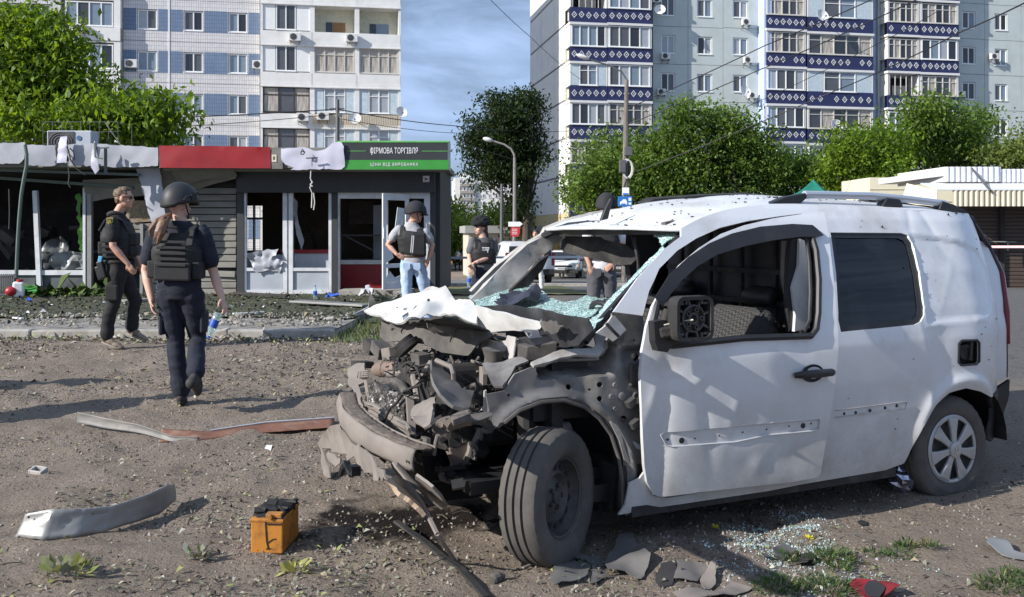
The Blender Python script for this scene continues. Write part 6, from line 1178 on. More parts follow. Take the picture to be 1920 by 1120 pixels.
m = MB(); m.grid(40, 6, lambda u, v: V(*(bl(B_, u).lerp(bl(T_, u), v)+Vector((.012*math.sin(v*math.pi)*-1+.006*fbm(u*6, v*3, 5), 0, 0))))); o = vb(m, 'front_face', M_dustl, BM, True); sd = o.modifiers.new('solid', 'SOLIDIFY'); sd.thickness = .01
M_soil = mat('loose_soil', (.115, .095, .08), .95, bump=1, bscale=60, scale=20, var=.5)
m = MB(); m.grid(60, 6, lambda u, v: V(*(bl(T_, u)+Vector((.006+.075*v, .03*v, .012*abs(fbm(u*25, v*9))+.004))))); o = vb(m, 'top_flange', M_soil, BM, True); sd = o.modifiers.new('solid', 'SOLIDIFY'); sd.thickness = .012
m = MB(); m.grid(30, 3, lambda u, v: V(*(bl(T_, u)+Vector((.085, .03, .010*v+.004)))));  vb(m, 'lip', M_dustl, BM)
m = MB(); p_ = bl(T_, .97).lerp(bl(B_, .97), .55); m.lathe([(.007, 0), (.007, .004), (0, .005)], 8, V(*(p_+Vector((-.02, 0, 0)))), V(-1, 0, 0)); vb(m, 'bolt_hole', M_void, BM)
plate('beam_end', [(757, 827), (795, 823), (795, 838), (778, 846), (764, 838)], FA(-.45), M_dust, .02, .01, .03)
fpx = [(605, 813), (618, 800), (634, 795), (655, 822), (700, 853), (706, 872), (725, 881), (733, 899), (728, 893), (724, 901), (716, 892), (714, 901), (707, 900), (700, 886), (686, 886), (678, 873), (661, 856), (652, 868), (645, 852), (621, 843), (605, 840), (611, 868), (618, 897), (609, 895), (603.6, 863), (601, 834)]
plate('bumper_skin', fpx, FPn(ona(612, 870, -.56), ona(728, 893, -.74), ona(640, 797, -.66)), M_dustl, .008, .03, .025, seed=16, angle=35, ds=4)
plate('bumper_shards', [(616, 850), (622, 848), (630, 852), (632, 860), (640, 858), (636, 868), (630, 875), (622, 864)], FA(-.70), M_dustl, .006, .02, .02, seed=17)
m = MB(); m.tube([V(*ona(640, 888, -.6)), V(*ona(644, 876, -.6)), V(*ona(650, 868, -.6)), V(*ona(655, 880, -.6)), V(*ona(660, 890, -.6))], .02, 7); m.box(V(*ona(665, 882, -.6)), (.05, .06, .05)); vb(m, 'fog_lamp_remains', M_blk)
plate('hanging_bracket', [(782, 888), (814, 910), (833, 933), (840, 947), (828, 953), (796, 921), (780, 908)], FPn(ona(782, 890, -.60), ona(840, 947, -.42), Vector(ona(782, 890, -.60))+Vector((-.3, .3, .3))), M_dustl, .012, .006, .03, seed=18)
plate('bumper_foam', [(722, 903), (742, 898), (758, 906), (774, 922), (790, 948), (804, 965), (790, 973), (747, 932)], FPn(ona(722, 903, -.72), ona(800, 968, -.52), Vector(ona(722, 903, -.72))+Vector((-.25, .1, .2))), mat('tan_foam', (.42, .31, .22), .9, var=.25, scale=18, bump=.8, bscale=40), .02, .02, .025, seed=19, rag=.006)
def hose(nm, pts, r, mt, n=7, jag=0): m = MB(); m.tube([V(*p) for p in pts], r, n); return vb(m, nm, mt, None, True)
hose('bumper_strut', [ona(738, 868, -.62), ona(760, 895, -.60), ona(793, 948, -.55), ona(820, 1002, -.55)], .011, M_dustl, 5)
g_ = flat(855, 1059)-VO; hose('bumper_strut', [ona(820, 1002, -.55), (g_.dot(VA_), g_.dot(VB_), .012)], .010, M_dustl, 5)
hose('bumper_strut', [ona(745, 872, -.63), ona(775, 905, -.58), ona(795, 925, -.54), ona(806, 948, -.52)], .009, M_dust, 5)
plate('radiator', [(696, 716), (711, 717), (740, 731), (767, 746), (769, 766), (769, 791), (733, 773), (700, 759), (695, 740)], FA(-.40), mat('shredded_radiator', (.06, .055, .05), .5, metal=.3, var=.7, scale=60, tint=(.62, .60, .57), tscale=38, tthr=(.57, .63), bump=1., bscale=60), .03, .03, .018, seed=20, ds=18, angle=10)
cond_t, cond_b = [(684, 756), (700, 759), (725, 775), (761, 795), (768, 806)], [(686, 779), (700, 788), (725, 809), (757, 827), (768, 828)]
for k in range(12):
    f = k/11; pts = [V(*ona(a[0]*(1-f)+b[0]*f, a[1]*(1-f)+b[1]*f, -.46-.012*math.sin(i*2+k))) for i, (a, b) in enumerate(zip(cond_t, cond_b))]; m = MB(); m.tube(pts, .011 if k == 0 else .0055, 5); vb(m, 'condenser_tube' if k else 'condenser_frame', M_dustl if k % 3 != 1 else M_dust)
plate('condenser_core', cond_t+cond_b[::-1], FA(-.44), M_blk, .01, .01, .03)
m = MB(); m.bar(V(*ona(690, 714, -.42)), V(*ona(698, 762, -.42)), .035, .05); vb(m, 'radiator_tank', M_dustl); m = MB(); m.bar(V(*ona(768, 745, -.42)), V(*ona(773, 830, -.44)), .035, .05); vb(m, 'radiator_tank', M_dustl)
plate('lamp_support', [(656, 694), (672, 686), (687, 687), (690, 720), (674, 726), (683, 766), (680, 777), (674, 766), (663, 731), (654, 720)], FPn(ona(660, 700, -.42), ona(690, 700, -.36), ona(680, 775, -.50)), M_dustl, .02, .02, .022, seed=21)
m = MB()
for k in range(4): m.bar(V(*ona(672+k*5, 697, -.43)), V(*ona(670+k*5, 709, -.43)), .006); m.bar(V(*ona(672, 697+k*3.5, -.43)), V(*ona(690, 695+k*3.5, -.43)), .006)
vb(m, 'lamp_grid', M_dustl)
M_scr1 = mat('grey_panel_plastic', (.105, .10, .094), .5, var=.15, tint=(.17, .155, .14), tscale=6)
plate('headlamp_shell', [(773, 767), (790, 755), (811, 746), (818, 752), (821, 757), (817, 773), (807, 791), (783, 790), (769, 783)], FPn(ona(773, 770, -.50), ona(815, 755, -.40), ona(790, 790, -.56)), M_dustl, .012, .05, .022, seed=22, ds=6)
plate('headlamp_shell', [(821, 757), (834, 767), (828, 778), (810, 788), (817, 773)], FA(-.40), M_blkd, .012, .02, .03, seed=23)
plate('lamp_panel', [(806, 680), (826, 690), (838, 708), (862, 735), (885, 742), (878, 772), (850, 762), (822, 745), (811, 720), (806, 704)], FPn(ona(806, 690, -.40), ona(880, 745, -.28), ona(850, 760, -.42)), M_scr1, .016, .02, .025, seed=24, ds=5, angle=30)
hose('lamp_panel_rim', [ona(818, 676, -.36), ona(846, 688, -.33), ona(850, 700, -.33), ona(851, 718, -.32), ona(863, 735, -.30)], .012, M_dustl)
m = MB(); m.prism([V(*ona(x, y, -.46)) for x, y in ((807, 798), (876, 787), (887, 794), (825, 817), (809, 812))], V(.10, .02, .035)); vb(m, 'chassis_rail', M_dust, bev=.012)
plate('rail_soil', [(822, 797), (876, 786), (884, 790), (850, 797), (826, 800)], FPn(ona(822, 797, -.42), ona(876, 787, -.42), Vector(ona(822, 797, -.42))+Vector((.3, 0, .03))), M_soil, .02, .02, .02, seed=25)
plate('rail_tail', [(876, 783), (935, 783), (941, 790), (928, 800), (918, 811), (905, 798), (880, 795)], FB(.52), M_dust, .02, .02, .025, seed=26, rag=.006)
plate('tow_plate', [(795, 818), (809, 822), (809, 846), (796, 847), (793, 835)], FA(-.44), M_dust, .02, .01, .03)
plate('white_bracket', [(907, 733), (911, 731), (912, 774), (901, 769), (906, 760)], FB(.50), M_wht, .01, .006, .03)
m = MB(); m.lathe([(.0, 0), (.028, 0), (.03, .02), (.028, .14), (0, .14)], 16, V(*onb(902, 763, .46)), V(0, 0, 1)); vb(m, 'canister', M_blkd, None, True)
m = MB(); c_ = V(*onb(889, 750, .42))
for r_ in (.055, .040, .025): m.tube([c_+Vector((r_*math.cos(t)*.8, .01, r_*1.15*math.sin(t))) for t in np.linspace(0, 6.28, 18)], .008, 6)
m.ball(c_, .05, 12, 8, (.8, .3, 1.1)); vb(m, 'horn', M_dustl, None, True)
m = MB(); m.lathe([(0, 0), (.03, 0), (.03, .02), (.018, .03), (.018, .10), (0, .10)], 12, V(*onb(922, 782, .66)), (.1, .1, 1)); vb(m, 'sensor', M_dustl, None, True)
hose('hose', [ona(833, 791, -.42), onb(863, 749, .30), onb(867, 734, .33), onb(880, 726, .38), onb(897, 719, .42)], .011, M_dust)
hose('hose', [onb(828, 889, .30), onb(830, 897, .30), onb(841, 901, .31), onb(857, 894, .33), onb(873, 867, .36), onb(882, 846, .38), onb(884, 830, .38)], .019, M_dustl)
hose('bracket_arm', [onb(901, 803, .45), onb(898, 817, .45), onb(894, 831, .45), onb(892, 849, .45), onb(889, 863, .45)], [.016, .022, .028, .022, .012], M_dustl)
hose('bracket_arm', [onb(905, 806, .46), onb(914, 808, .48), onb(922, 806, .5)], .016, M_dustl)
m = MB(); m.box(V(*onb(859, 847, .33)), (.10, .07, .10), Matrix.Rotation(.35, 3, 'Y')); m.box(V(*onb(855, 870, .33)), (.05, .05, .09)); vb(m, 'abs_block', mat('rusty_grey_metal', (.21, .165, .14), .8, var=.2), None, bev=.006)
hose('rod', [ona(821, 816, -.42), ona(816, 835, -.42), ona(814, 853, -.42)], .010, M_dustl)
hose('cable', [ona(790, 722, -.4), ona(776, 726, -.42), ona(758, 734, -.44), ona(745, 754, -.46), ona(731, 766, -.48), ona(722, 785, -.50), ona(713, 799, -.50)], .008, M_blkd)
hose('intake_hose', [ona(706, 694, -.3), ona(716, 692, -.3), ona(728, 691, -.28), ona(742, 693, -.27), ona(758, 691, -.26)], [.034, .05, .052, .048, .035], mat('brown_hose', (.20, .145, .115), .7, var=.2, tint=(.10, .08, .07), tscale=7), 12)
m = MB(); m.lathe([(.054, 0), (.054, .012)], 14, V(*ona(727, 691, -.28)), V(.1, 1, 0)); vb(m, 'hose_clip', M_blkd)
hose('hose', [ona(725, 702, -.32), ona(740, 701, -.32), ona(760, 697, -.3)], .017, M_dustl); hose('hose', [ona(741, 716, -.36), ona(753, 722, -.36), ona(760, 734, -.37), ona(765, 742, -.38)], .024, M_dust, 9)
hose('rod', [ona(772, 692, -.34), ona(779, 726, -.36), ona(784, 756, -.38)], .017, M_dustl); hose('rod', [ona(809, 678, -.3), ona(795, 700, -.34), ona(783, 719, -.36)], .015, M_dustl)
hose('cable', [ona(752, 671, -.3), ona(770, 680, -.32), ona(785, 694, -.33), ona(800, 700, -.33)], .007, M_blkd); hose('cable', [ona(706, 684, -.3), ona(716, 680, -.3), ona(724, 671, -.3)], .010, M_dust)
hose('hose', [ona(748, 638, -.2), ona(755, 652, -.22), ona(760, 662, -.22)], .016, M_dust); hose('cable', [onb(852, 700, .2), onb(862, 716, .22), onb(868, 730, .25)], .006, M_dust); hose('cable', [onb(845, 668, .1), onb(850, 680, .15), onb(846, 700, .18)], .007, M_dust)
for i, (x0, y0, x1, y1, a_, mt) in enumerate([(690, 642, 704, 659, -.25, M_blkd), (707, 648, 724, 664, -.25, M_dustl), (731, 653, 748, 671, -.25, M_dustl), (781, 665, 798, 690, -.28, M_dustl), (744, 664, 760, 680, -.2, M_dust), (673, 680, 686, 687, -.3, M_blkd), (793, 680, 806, 692, -.2, M_dust), (872, 690, 890, 704, -.02, M_dust), (760, 700, 775, 712, -.25, M_dust), (818, 646, 830, 660, .0, M_dustl)]):
    p, q = Vector(ona(x0, y1, a_)), Vector(ona(x1, y0, a_)); m = MB(); c_ = (p+q)/2; m.box(V(*c_), (.07+.02*(i % 3), abs(q.y-p.y)*.9, abs(q.z-p.z)), Matrix.Rotation(random.uniform(-.3, .3), 3, 'X') @ Matrix.Rotation(random.uniform(-.3, .3), 3, 'Y')); vb(m, 'engine_box', M_dust if mt is M_dustl and i % 2 else mt, None, bev=.004)
m = MB(); m.lathe([(0, 0), (.05, 0), (.045, .05), (.06, .09), (.0, .10)], 16, V(*onb(925, 688, .42)), (0, .1, 1)); vb(m, 'reservoir', M_dust, None, True)
m = MB(); m.lathe([(0, 0), (.075, 0), (.075, .03), (.06, .035), (.06, .06), (0, .06)], 18, V(*onb(768, 655, -.2)), (.5, -.4, .7)); vb(m, 'pulley', M_blkd, None, True)
m = MB(); m.box(V(-.12, -.05, .62), (.40, .80, .42), Matrix.Rotation(.1, 3, 'X')); vb(m, 'engine_block', M_blkd, bev=.03)
rg = random.Random(11)
def chunk(m, c, s):
    R = Matrix.Rotation(rg.uniform(0, 3), 3, 'X') @ Matrix.Rotation(rg.uniform(0, 3), 3, 'Z')
    if rg.random() < .6: m.box(V(*c), (s, s*rg.uniform(.3, 1), s*rg.uniform(.15, .8)), R)
    else: d = Vector((rg.gauss(0, 1), rg.gauss(0, 1), rg.gauss(0, 1))).normalized(); m.tube([V(*(Vector(c)-d*s)), V(*c), V(*(Vector(c)+d*s+Vector((rg.gauss(0, .2)*s,)*3)))], s*rg.uniform(.1, .3), 6)
for nm, mt, n in (('engine_scrap', M_dust, 420), ('engine_scrap', M_blkd, 620), ('engine_scrap', M_dustl, 90), ('engine_scrap', M_scr1, 200)):
    m = MB()
    for _ in range(n):
        a = rg.uniform(-.32, .05); b = rg.uniform(-.60, .5); top_ = .84+.06*(a+.4) if b < .3 else .80; c = top_-abs(rg.gauss(0, .10))-.02
        chunk(m, (a, b, c), rg.uniform(.006, .028))
    tag(vb(m, nm, mt), kind='stuff')
m = MB()
for _ in range(160): chunk(m, (rg.uniform(-.15, .15), rg.uniform(-.02, .45), .83+rg.gauss(0, .02)), rg.uniform(.008, .022))
tag(vb(m, 'engine_crumbs', M_dustl), kind='stuff')
m = MB()
for _ in range(60): chunk(m, (rg.uniform(-.45, .0), rg.uniform(-.5, .62), rg.uniform(.3, .6)), rg.uniform(.02, .07))
tag(vb(m, 'engine_scrap', M_blk), kind='stuff')
m = MB()
for _ in range(44):
    p = [Vector((rg.uniform(-.36, .05), rg.uniform(-.5, .5), rg.uniform(.66, .86)))]
    for _k in range(5): p.append(p[-1]+Vector((rg.gauss(0, .05), rg.gauss(0, .07), rg.gauss(0, .03))))
    m.tube([V(*q) for q in p], rg.uniform(.003, .008), 5)
    if _ == 30: tag(vb(m, 'loose_wiring', M_blkd), kind='stuff'); m = MB()
tag(vb(m, 'loose_wiring', M_dustl), kind='stuff')
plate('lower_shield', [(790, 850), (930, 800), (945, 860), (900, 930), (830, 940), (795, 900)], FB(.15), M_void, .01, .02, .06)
m = MB()
for _ in range(170):
    u, v = rg.random(), rg.random()**.8; u = u*.75; p = roof(u, .05+.9*v); s_ = rg.uniform(.003, .010)*(2 if rg.random() < .08 else 1); m.box(p+Vector((0, 0, s_*.3)), (s_*rg.uniform(.6, 2.2), s_, s_*.6), Matrix.Rotation(rg.uniform(0, 3), 3, 'Z'))
o = m.build('roof_litter', mat('burnt_specks', (.045, .038, .032), .9), None); o.matrix_world = Matrix.Translation(VO) @ Matrix.Rotation(math.atan2(-VA_.y, -VA_.x), 4, 'Z'); tag(o, 'dark specks of blast debris lying on the white van roof', 'debris', None, 'stuff')
# ================================================================== PEOPLE
def remesh(m, voxel, mt, name, parent, smooth=3, fold=0, fs=9., seed=0, dec=None):
    t = bpy.data.objects.new('tmp', m.mesh('tmp', mt)); COL.objects.link(t)
    r = t.modifiers.new('r', 'REMESH'); r.mode = 'VOXEL'; r.voxel_size = voxel
    if smooth: s_ = t.modifiers.new('s', 'SMOOTH'); s_.iterations = smooth; s_.factor = .5
    bpy.context.view_layer.update(); me = bpy.data.meshes.new_from_object(t.evaluated_get(bpy.context.evaluated_depsgraph_get())); bpy.data.objects.remove(t)
    me.name = name; n = len(me.vertices); co = np.empty(n*3, np.float32); me.vertices.foreach_get('co', co); co = co.reshape(-1, 3)
    if fold:
        no = np.empty(n*3, np.float32); me.vertex_normals.foreach_get('vector', no); no = no.reshape(-1, 3)
        f = np.array([noise.noise(Vector((x*fs*.6+seed, y*fs*.6, z*fs*1.3)))+.5*noise.noise(Vector((x*fs*1.5, y*fs*1.5+seed, z*fs*2.6))) for x, y, z in co]); co = co+no*(f*fold)[:, None]
        me.vertices.foreach_set('co', co.astype(np.float32).ravel())
    me.materials.clear(); me.materials.append(mt); me.polygons.foreach_set('use_smooth', np.ones(len(me.polygons), bool)); me.update()
    o = bpy.data.objects.new(name, me); link(o, parent); return o
def limb(m, pts, rs, n=12):
    m.tube(pts, list(rs), n)
    for p, r in zip(pts, rs): m.ball(p, r*.99, 10, 7)
def eloft(m, rings, R, F, n=24, p=2.0):
    """rings: (centre, half width along R, half depth along F); p>2 squares the section"""
    vs = []
    for c, w, d in rings:
        for j in range(n):
            t = 2*math.pi*j/n; cx, sx = math.cos(t), math.sin(t); vs.append(Vector(c)+R*(w*math.copysign(abs(cx)**(2/p), cx))+F*(d*math.copysign(abs(sx)**(2/p), sx)))
    k = len(rings); fs = [(i*n+j, i*n+(j+1) % n, (i+1)*n+(j+1) % n, (i+1)*n+j) for i in range(k-1) for j in range(n)]+[tuple(range(n-1, -1, -1)), tuple(range((k-1)*n, k*n))]
    m.add(vs, fs)
def hand(m, wr, d, pn, thumb, curl=.5, sc=1.):
    """wrist, direction of the fingers, palm normal, thumb side (+1/-1)"""
    d = Vector(d).normalized(); pn = Vector(pn); pn = (pn-d*pn.dot(d)).normalized(); s = d.cross(pn)*thumb; wr = Vector(wr)
    R = Matrix((s, pn, d)).transposed(); m.ball(wr+d*.048*sc, .05*sc, 12, 8, (.82, .32, 1.05), R); limb(m, [wr-d*.02, wr+d*.02], [.026*sc, .024*sc])
    for i, (off, L) in enumerate(((.030, .072), (.010, .080), (-.011, .074), (-.030, .058))):
        p = wr+d*(.075*sc)+s*off*sc; q = [p]; dd = d.copy()
        for k in range(3):
            a = curl*(.45+.25*k+.08*i); dd = (dd*math.cos(a)+pn*math.sin(a)).normalized(); q.append(q[-1]+dd*L*sc*(.42, .33, .25)[k])
        limb(m, q, [.0100*sc, .0095*sc, .0088*sc, .0075*sc], 8)
    p = wr+d*.022*sc+s*.032*sc; t1 = p+(d*.6+s*.7+pn*.25).normalized()*.038*sc; t2 = t1+(d*.9+s*.15+pn*.5).normalized()*.032*sc; limb(m, [p, t1, t2], [.013*sc, .011*sc, .009*sc], 8)
def head(m, c, F, R, up=Vector((0, 0, 1)), s=1.):
    B = Matrix((R, F, up)).transposed(); c = Vector(c); g = lambda r, f, u: c+(R*r+F*f+up*u)*s
    m.ball(g(0, -.012, .025), .1*s, 16, 12, (.76, .95, 1.0), B); m.ball(g(0, .022, -.045), .1*s, 14, 10, (.60, .68, .72), B); m.ball(g(0, .062, -.088), .028*s, 10, 7, (1.1, .8, .8), B)
    m.ball(g(0, .094, -.018), .017*s, 8, 6, (.75, 1.1, 1.2), B); m.ball(g(0, .086, .012), .012*s, 8, 6, (.8, .9, 1.8), B); m.ball(g(0, .074, .035), .05*s, 10, 6, (1.05, .35, .22), B)
    m.ball(g(0, .080, -.056), .022*s, 8, 6, (1.15, .55, .34), B); m.ball(g(0, .078, -.066), .020*s, 8, 6, (1.0, .55, .34), B)
    for q in (-1, 1): m.ball(g(q*.076, -.012, -.012), .028*s, 8, 6, (.28, .62, 1.05), B); m.ball(g(q*.042, .058, -.028), .026*s, 8, 6, (1, .7, .7), B)
M_skin = mat('medium_skin', (.50, .285, .20), .5, var=.10, scale=9, tint=(.46, .20, .14), tscale=5, tthr=(.55, .8)); M_skin2 = mat('pale_skin', (.56, .345, .26), .5, var=.08, scale=9, tint=(.52, .26, .19), tscale=5, tthr=(.55, .8))  # each skin's own tone, with redder patches at random
M_cloth = mat('black_uniform', (.011, .011, .012), .85, var=.3, scale=8, bump=.3, bscale=160); M_navy = mat('navy_uniform', (.009, .012, .024), .85, var=.3, scale=8, bump=.3, bscale=160)
M_vest = mat('black_vest_nylon', (.013, .013, .0135), .75, var=.3, scale=12, bump=.3, bscale=200); M_strap = mat('webbing_strap', (.012, .012, .012), .65)
M_helm = mat('black_helmet', (.020, .020, .022), .55, var=.15); M_hair = mat('fair_brown_hair', (.12, .078, .045), .55, var=.45, scale=60, stretch=(1, 1, .15)); M_hairb = mat('auburn_hair', (.16, .085, .045), .5, var=.5, scale=80, stretch=(1, 1, .1))
M_shoeb = mat('dusty_black_shoe', (.035, .032, .03), .8, tint=(.10, .09, .08), tscale=6); M_shoet = mat('tan_suede_shoe', (.20, .165, .125), .9, var=.15); M_sole = mat('pale_sole', (.26, .22, .18), .8); M_soleb = mat('black_sole', (.02, .02, .02), .8)
M_jean = mat('washed_jeans', (.33, .44, .60), .85, var=.22, scale=5, bump=.4, bscale=120, tint=(.52, .60, .72), tscale=4); M_grey = mat('grey_melange', (.36, .36, .37), .85, var=.1); M_dgrey = mat('dark_grey_cotton', (.10, .10, .105), .85, var=.15); M_gtr = mat('charcoal_jeans', (.075, .075, .085), .85, var=.2, bump=.3, bscale=100)
M_white_t = mat('white_top', (.62, .60, .62), .8); M_cyan = mat('turquoise_top', (.06, .33, .42), .8)
def shoe(root, ank, toe, mt, ms, sole_drop=.0, up=Vector((0, 0, 1))):
    ank, toe = Vector(ank), Vector(toe); d = (toe-ank); L = d.length; d.normalize(); s = d.cross(up).normalized(); u = s.cross(d); B = Matrix((s, d, u)).transposed(); m = MB(); c = lambda f, h: ank+d*(f*L)+u*h
    m.ball(c(-.12, .01), .045, 12, 8, (.85, 1, 1), B); m.ball(c(.3, .005), .048, 12, 8, (.9, 1.35, .95), B); m.ball(c(.72, -.012), .048, 12, 8, (1.0, 1.4, .62), B); m.ball(c(.98, -.018), .040, 12, 8, (.95, 1.0, .6), B); limb(m, [c(-.02, .02), c(-.05, .075)], [.042, .046])
    o = remesh(m, .010, mt, 'shoe', root, 3); m = MB(); n = 20; pts = []
    for j in range(n):
        t = 2*math.pi*j/n; f = .43+.66*math.cos(t); w = .040+.012*math.cos(t-.3); pts.append(c(f, -.045)+s*w*math.sin(t))
    m.prism(pts, u*.018); m.build('sole', ms, o)
def person(label, Y0, base_px, J, F, spec, name='person', group=None):
    """J: joint -> (px, py, dy) read at the figure's depth; F: facing direction"""
    b = P(base_px[0], base_px[1], Y0); root = empty(name, b, 0, label, 'person', group); s = spec.get('s', 1.); F = Vector(F).normalized(); R = F.cross(Vector((0, 0, 1))).normalized(); hF = Vector(spec.get('hF', F)).normalized(); hR = hF.cross(Vector((0, 0, 1))).normalized()
    j = {k: P(v[0], v[1], Y0+v[2])-b for k, v in J.items()}; vx = spec.get('vox', .012); skin = spec.get('skin', M_skin); up = Vector((0, 0, 1)); sr = (j['shR']-j['shL']).normalized(); sF = up.cross(sr).normalized(); sF = sF if sF.dot(F) > 0 else -sF
    hr = (j['hipR']-j['hipL']).normalized(); hFw = up.cross(hr).normalized(); ch, pel, nk = j['chest'], j['pelvis'], j['neck']; g = spec.get('girth', 1.)
    def arms(m, add=0., upto=None):
        for q in 'LR':
            a, e, w = j['sh'+q], j['el'+q], j['wr'+q]
            if upto is None: limb(m, [a, a.lerp(e, .45), e, e.lerp(w, .35), w], [.050*g+add, .045*g+add, .037*g+add, .039*g+add, .026+add])
            else: limb(m, [a, a.lerp(e, upto)], [.056*g+add, .055*g+add*1.3])
    def legs(m, add=0., fl=0.):
        for q in 'LR':
            h, k, a = j['hip'+q], j['kn'+q], j['an'+q]; bk = F*-.02; a = a.lerp(k, .10) if add else a
            limb(m, [h, h.lerp(k, .35), k, k.lerp(a, .3)+bk, a], [.088*g+add, .078*g+add, .056*g+add, .056*g+add, .038+add+fl])
    def torso(m, add=0., lo=0., hi=1.):
        w = j['shR']-j['shL']; hw = w.length/2; top_ = (j['shR']+j['shL'])/2
        rings = [(pel-up*.08, .150*g+add, .105*g+add), (pel+up*.02, .160*g+add, .115*g+add), (pel.lerp(ch, .5), .140*g+add, .105*g+add), (ch, .165*g+add, .120*g+add), (top_-up*.05, hw+.01+add, .110*g+add), (top_+up*.025, hw*.72+add, .075*g+add), (nk-up*.01, .065+add, .065+add)]
        eloft(m, rings, sr, sF)
    m = MB(); torso(m, -.01); arms(m); legs(m); limb(m, [nk-up*.05, nk, j['head']-up*.06-hF*.01], [.06, .054, .052]); head(m, j['head'], hF, hR, s=spec.get('hs', 1.))
    for q in 'LR':
        if 'ha'+q in j:
            d = (j['ha'+q]-j['wr'+q]); hand(m, j['wr'+q], d, spec.get('pn'+q, F), spec.get('th'+q, 1), spec.get('curl', .45), .95)
        limb(m, [j['an'+q], j['to'+q].lerp(j['an'+q], .5)-up*.0], [.035, .03])
    remesh(m, vx*.55, skin, 'body', root, 2)
    m = MB(); eloft(m, [(pel-up*.11, .12*g, .11*g), (pel-up*.03, .178*g, .128*g), (pel+up*.045, .168*g, .122*g), (pel+up*.09, .160*g, .115*g)], hr, hFw); legs(m, .014, .022 if not spec.get('slim') else .008)
    if spec.get('shorts'): pass
    remesh(m, vx, spec['legs'], 'trousers', root, 3, .009, 10, 3)
    m = MB(); torso(m, .014); arms(m, .012, spec.get('sleeve', .62)); remesh(m, vx, spec['top'], 'shirt', root, 3, .007, 10, 7)
    if 'to'+'L' in j:
        for q in 'LR': shoe(root, j['an'+q]-up*spec.get('sd', .03), j['to'+q], spec.get('shoe', M_shoeb), spec.get('sole', M_soleb), up=Vector(spec.get('up'+q, (0, 0, 1))))
    if 'vest' in spec:
        m = MB(); tp = (j['shR']+j['shL'])/2; v = .034; hw = (j['shR']-j['shL']).length/2
        eloft(m, [(pel+up*.10, .175*g+v*.4, .125*g+v), (pel.lerp(ch, .45)+up*.02, .172*g+v*.6, .130*g+v), (ch, .180*g+v*.6, .140*g+v), (tp-up*.07, hw*.86, .125*g+v), (tp-up*.0, hw*.70, .100*g+v)], sr, sF, 28, 3.2)
        o = remesh(m, vx, spec['vest'], 'vest', root, 2, .004, 14, 5)
        for q in (-1, 1):
            m = MB(); e = tp+sr*q*hw*.62; pts = [e-sF*(.12*g+.03)-up*.10, e-sF*.09+up*.025, e+up*.065, e+sF*.09+up*.02, e+sF*(.12*g+.02)-up*.10]
            for a_, b_ in zip(pts, pts[1:]): m.bar(a_, b_, .075, .022, up=sF if abs((b_-a_).normalized().z) > .8 else up)
            m.build('shoulder_strap', M_vest, o, bev=.006)
    return root, j, dict(R=R, F=F, sr=sr, sF=sF, hF=hF, hR=hR, up=up, b=b)
def helmet(root, c, F, R, mt, s=1., brim=0., rail=True, low=-.035, tilt=0., nm='helmet'):
    up = Vector((0, 0, 1)); F = (F*math.cos(tilt)+up*math.sin(tilt)); up = R.cross(F); r_ = empty(nm); r_.parent = root; c = Vector(c); m = MB(); n = 36; rows = []
    for i in range(13):
        t = i/12
        for k in range(n):
            p = 2*math.pi*k/n; cx, sx = math.cos(p), math.sin(p); ph = t*math.radians(98+10*(sx < -.2)*abs(sx)-6*(abs(cx) > .75)); fl = 1+.05*smooth01((t-.86)/.14); rows.append(c+(R*cx*.122*math.sin(ph)*fl+F*sx*(.142+.02*brim*(sx > 0))*math.sin(ph)*fl+up*(.150*math.cos(ph)+low+.03))*s)
    fs = [(i*n+k, i*n+(k+1) % n, (i+1)*n+(k+1) % n, (i+1)*n+k) for i in range(12) for k in range(n)]; m.add(rows, fs); o = m.build('shell', mt, r_, True, angle=80); sd = o.modifiers.new('solid', 'SOLIDIFY'); sd.thickness = .012*s; sd.offset = -1
    m = MB(); m.tube([rows[12*n+k] for k in range(n)]+[rows[12*n]], .006, 6); m.build('rim', M_strap, r_, True)
    if brim: m = MB(); m.grid(13, 3, lambda u, v: c+(R*math.cos(math.pi*u)*(.118+.01*v)+F*(.06+math.sin(math.pi*u)*(.09+.045*v))+up*(-.012-.02*v))*s); o = m.build('peak', mt, r_, True); sd = o.modifiers.new('solid', 'SOLIDIFY'); sd.thickness = .008
    if rail:
        for q in (-1, 1): m = MB(); pts = [c+(R*q*.125+F*f+up*u)*s for f, u in ((-.06, .0), (-.03, .035), (.03, .045), (.075, .075))]; m.tube(pts, .012*s, 7); m.box(c+(R*q*.130+F*.03+up*.03)*s, (.02, .05, .05), Matrix((R, F, up)).transposed()); m.build('side_rail', M_strap, r_, True, angle=40)
    for q in (-1, 1): m = MB(); m.tube([c+(R*q*.100-F*.02+up*-.03)*s, c+(R*q*.082+F*.02-up*.10)*s, c+(R*q*.02+F*.07-up*.135)*s, c+(F*.075-up*.135)*s], .007, 6); m.build('chin_strap', M_strap, r_)
    return r_
Yw = 7.65
J = dict(head=(337, 386, .0), neck=(338, 412, 0), chest=(336, 470, 0), pelvis=(336, 535, 0), shL=(291, 436, .02), shR=(381, 438, .02), elL=(273, 507, .05), wrL=(284, 562, -.02), haL=(287, 585, -.04), elR=(401, 513, .06), wrR=(416, 560, .0), haR=(424, 582, -.03),
         hipL=(315, 552, 0), hipR=(359, 552, 0), knL=(330, 640, .06), anL=(340, 742, .02), toL=(346, 762, .16), knR=(371, 634, .10), anR=(366, 703, -.22), toR=(368, 738, -.16))
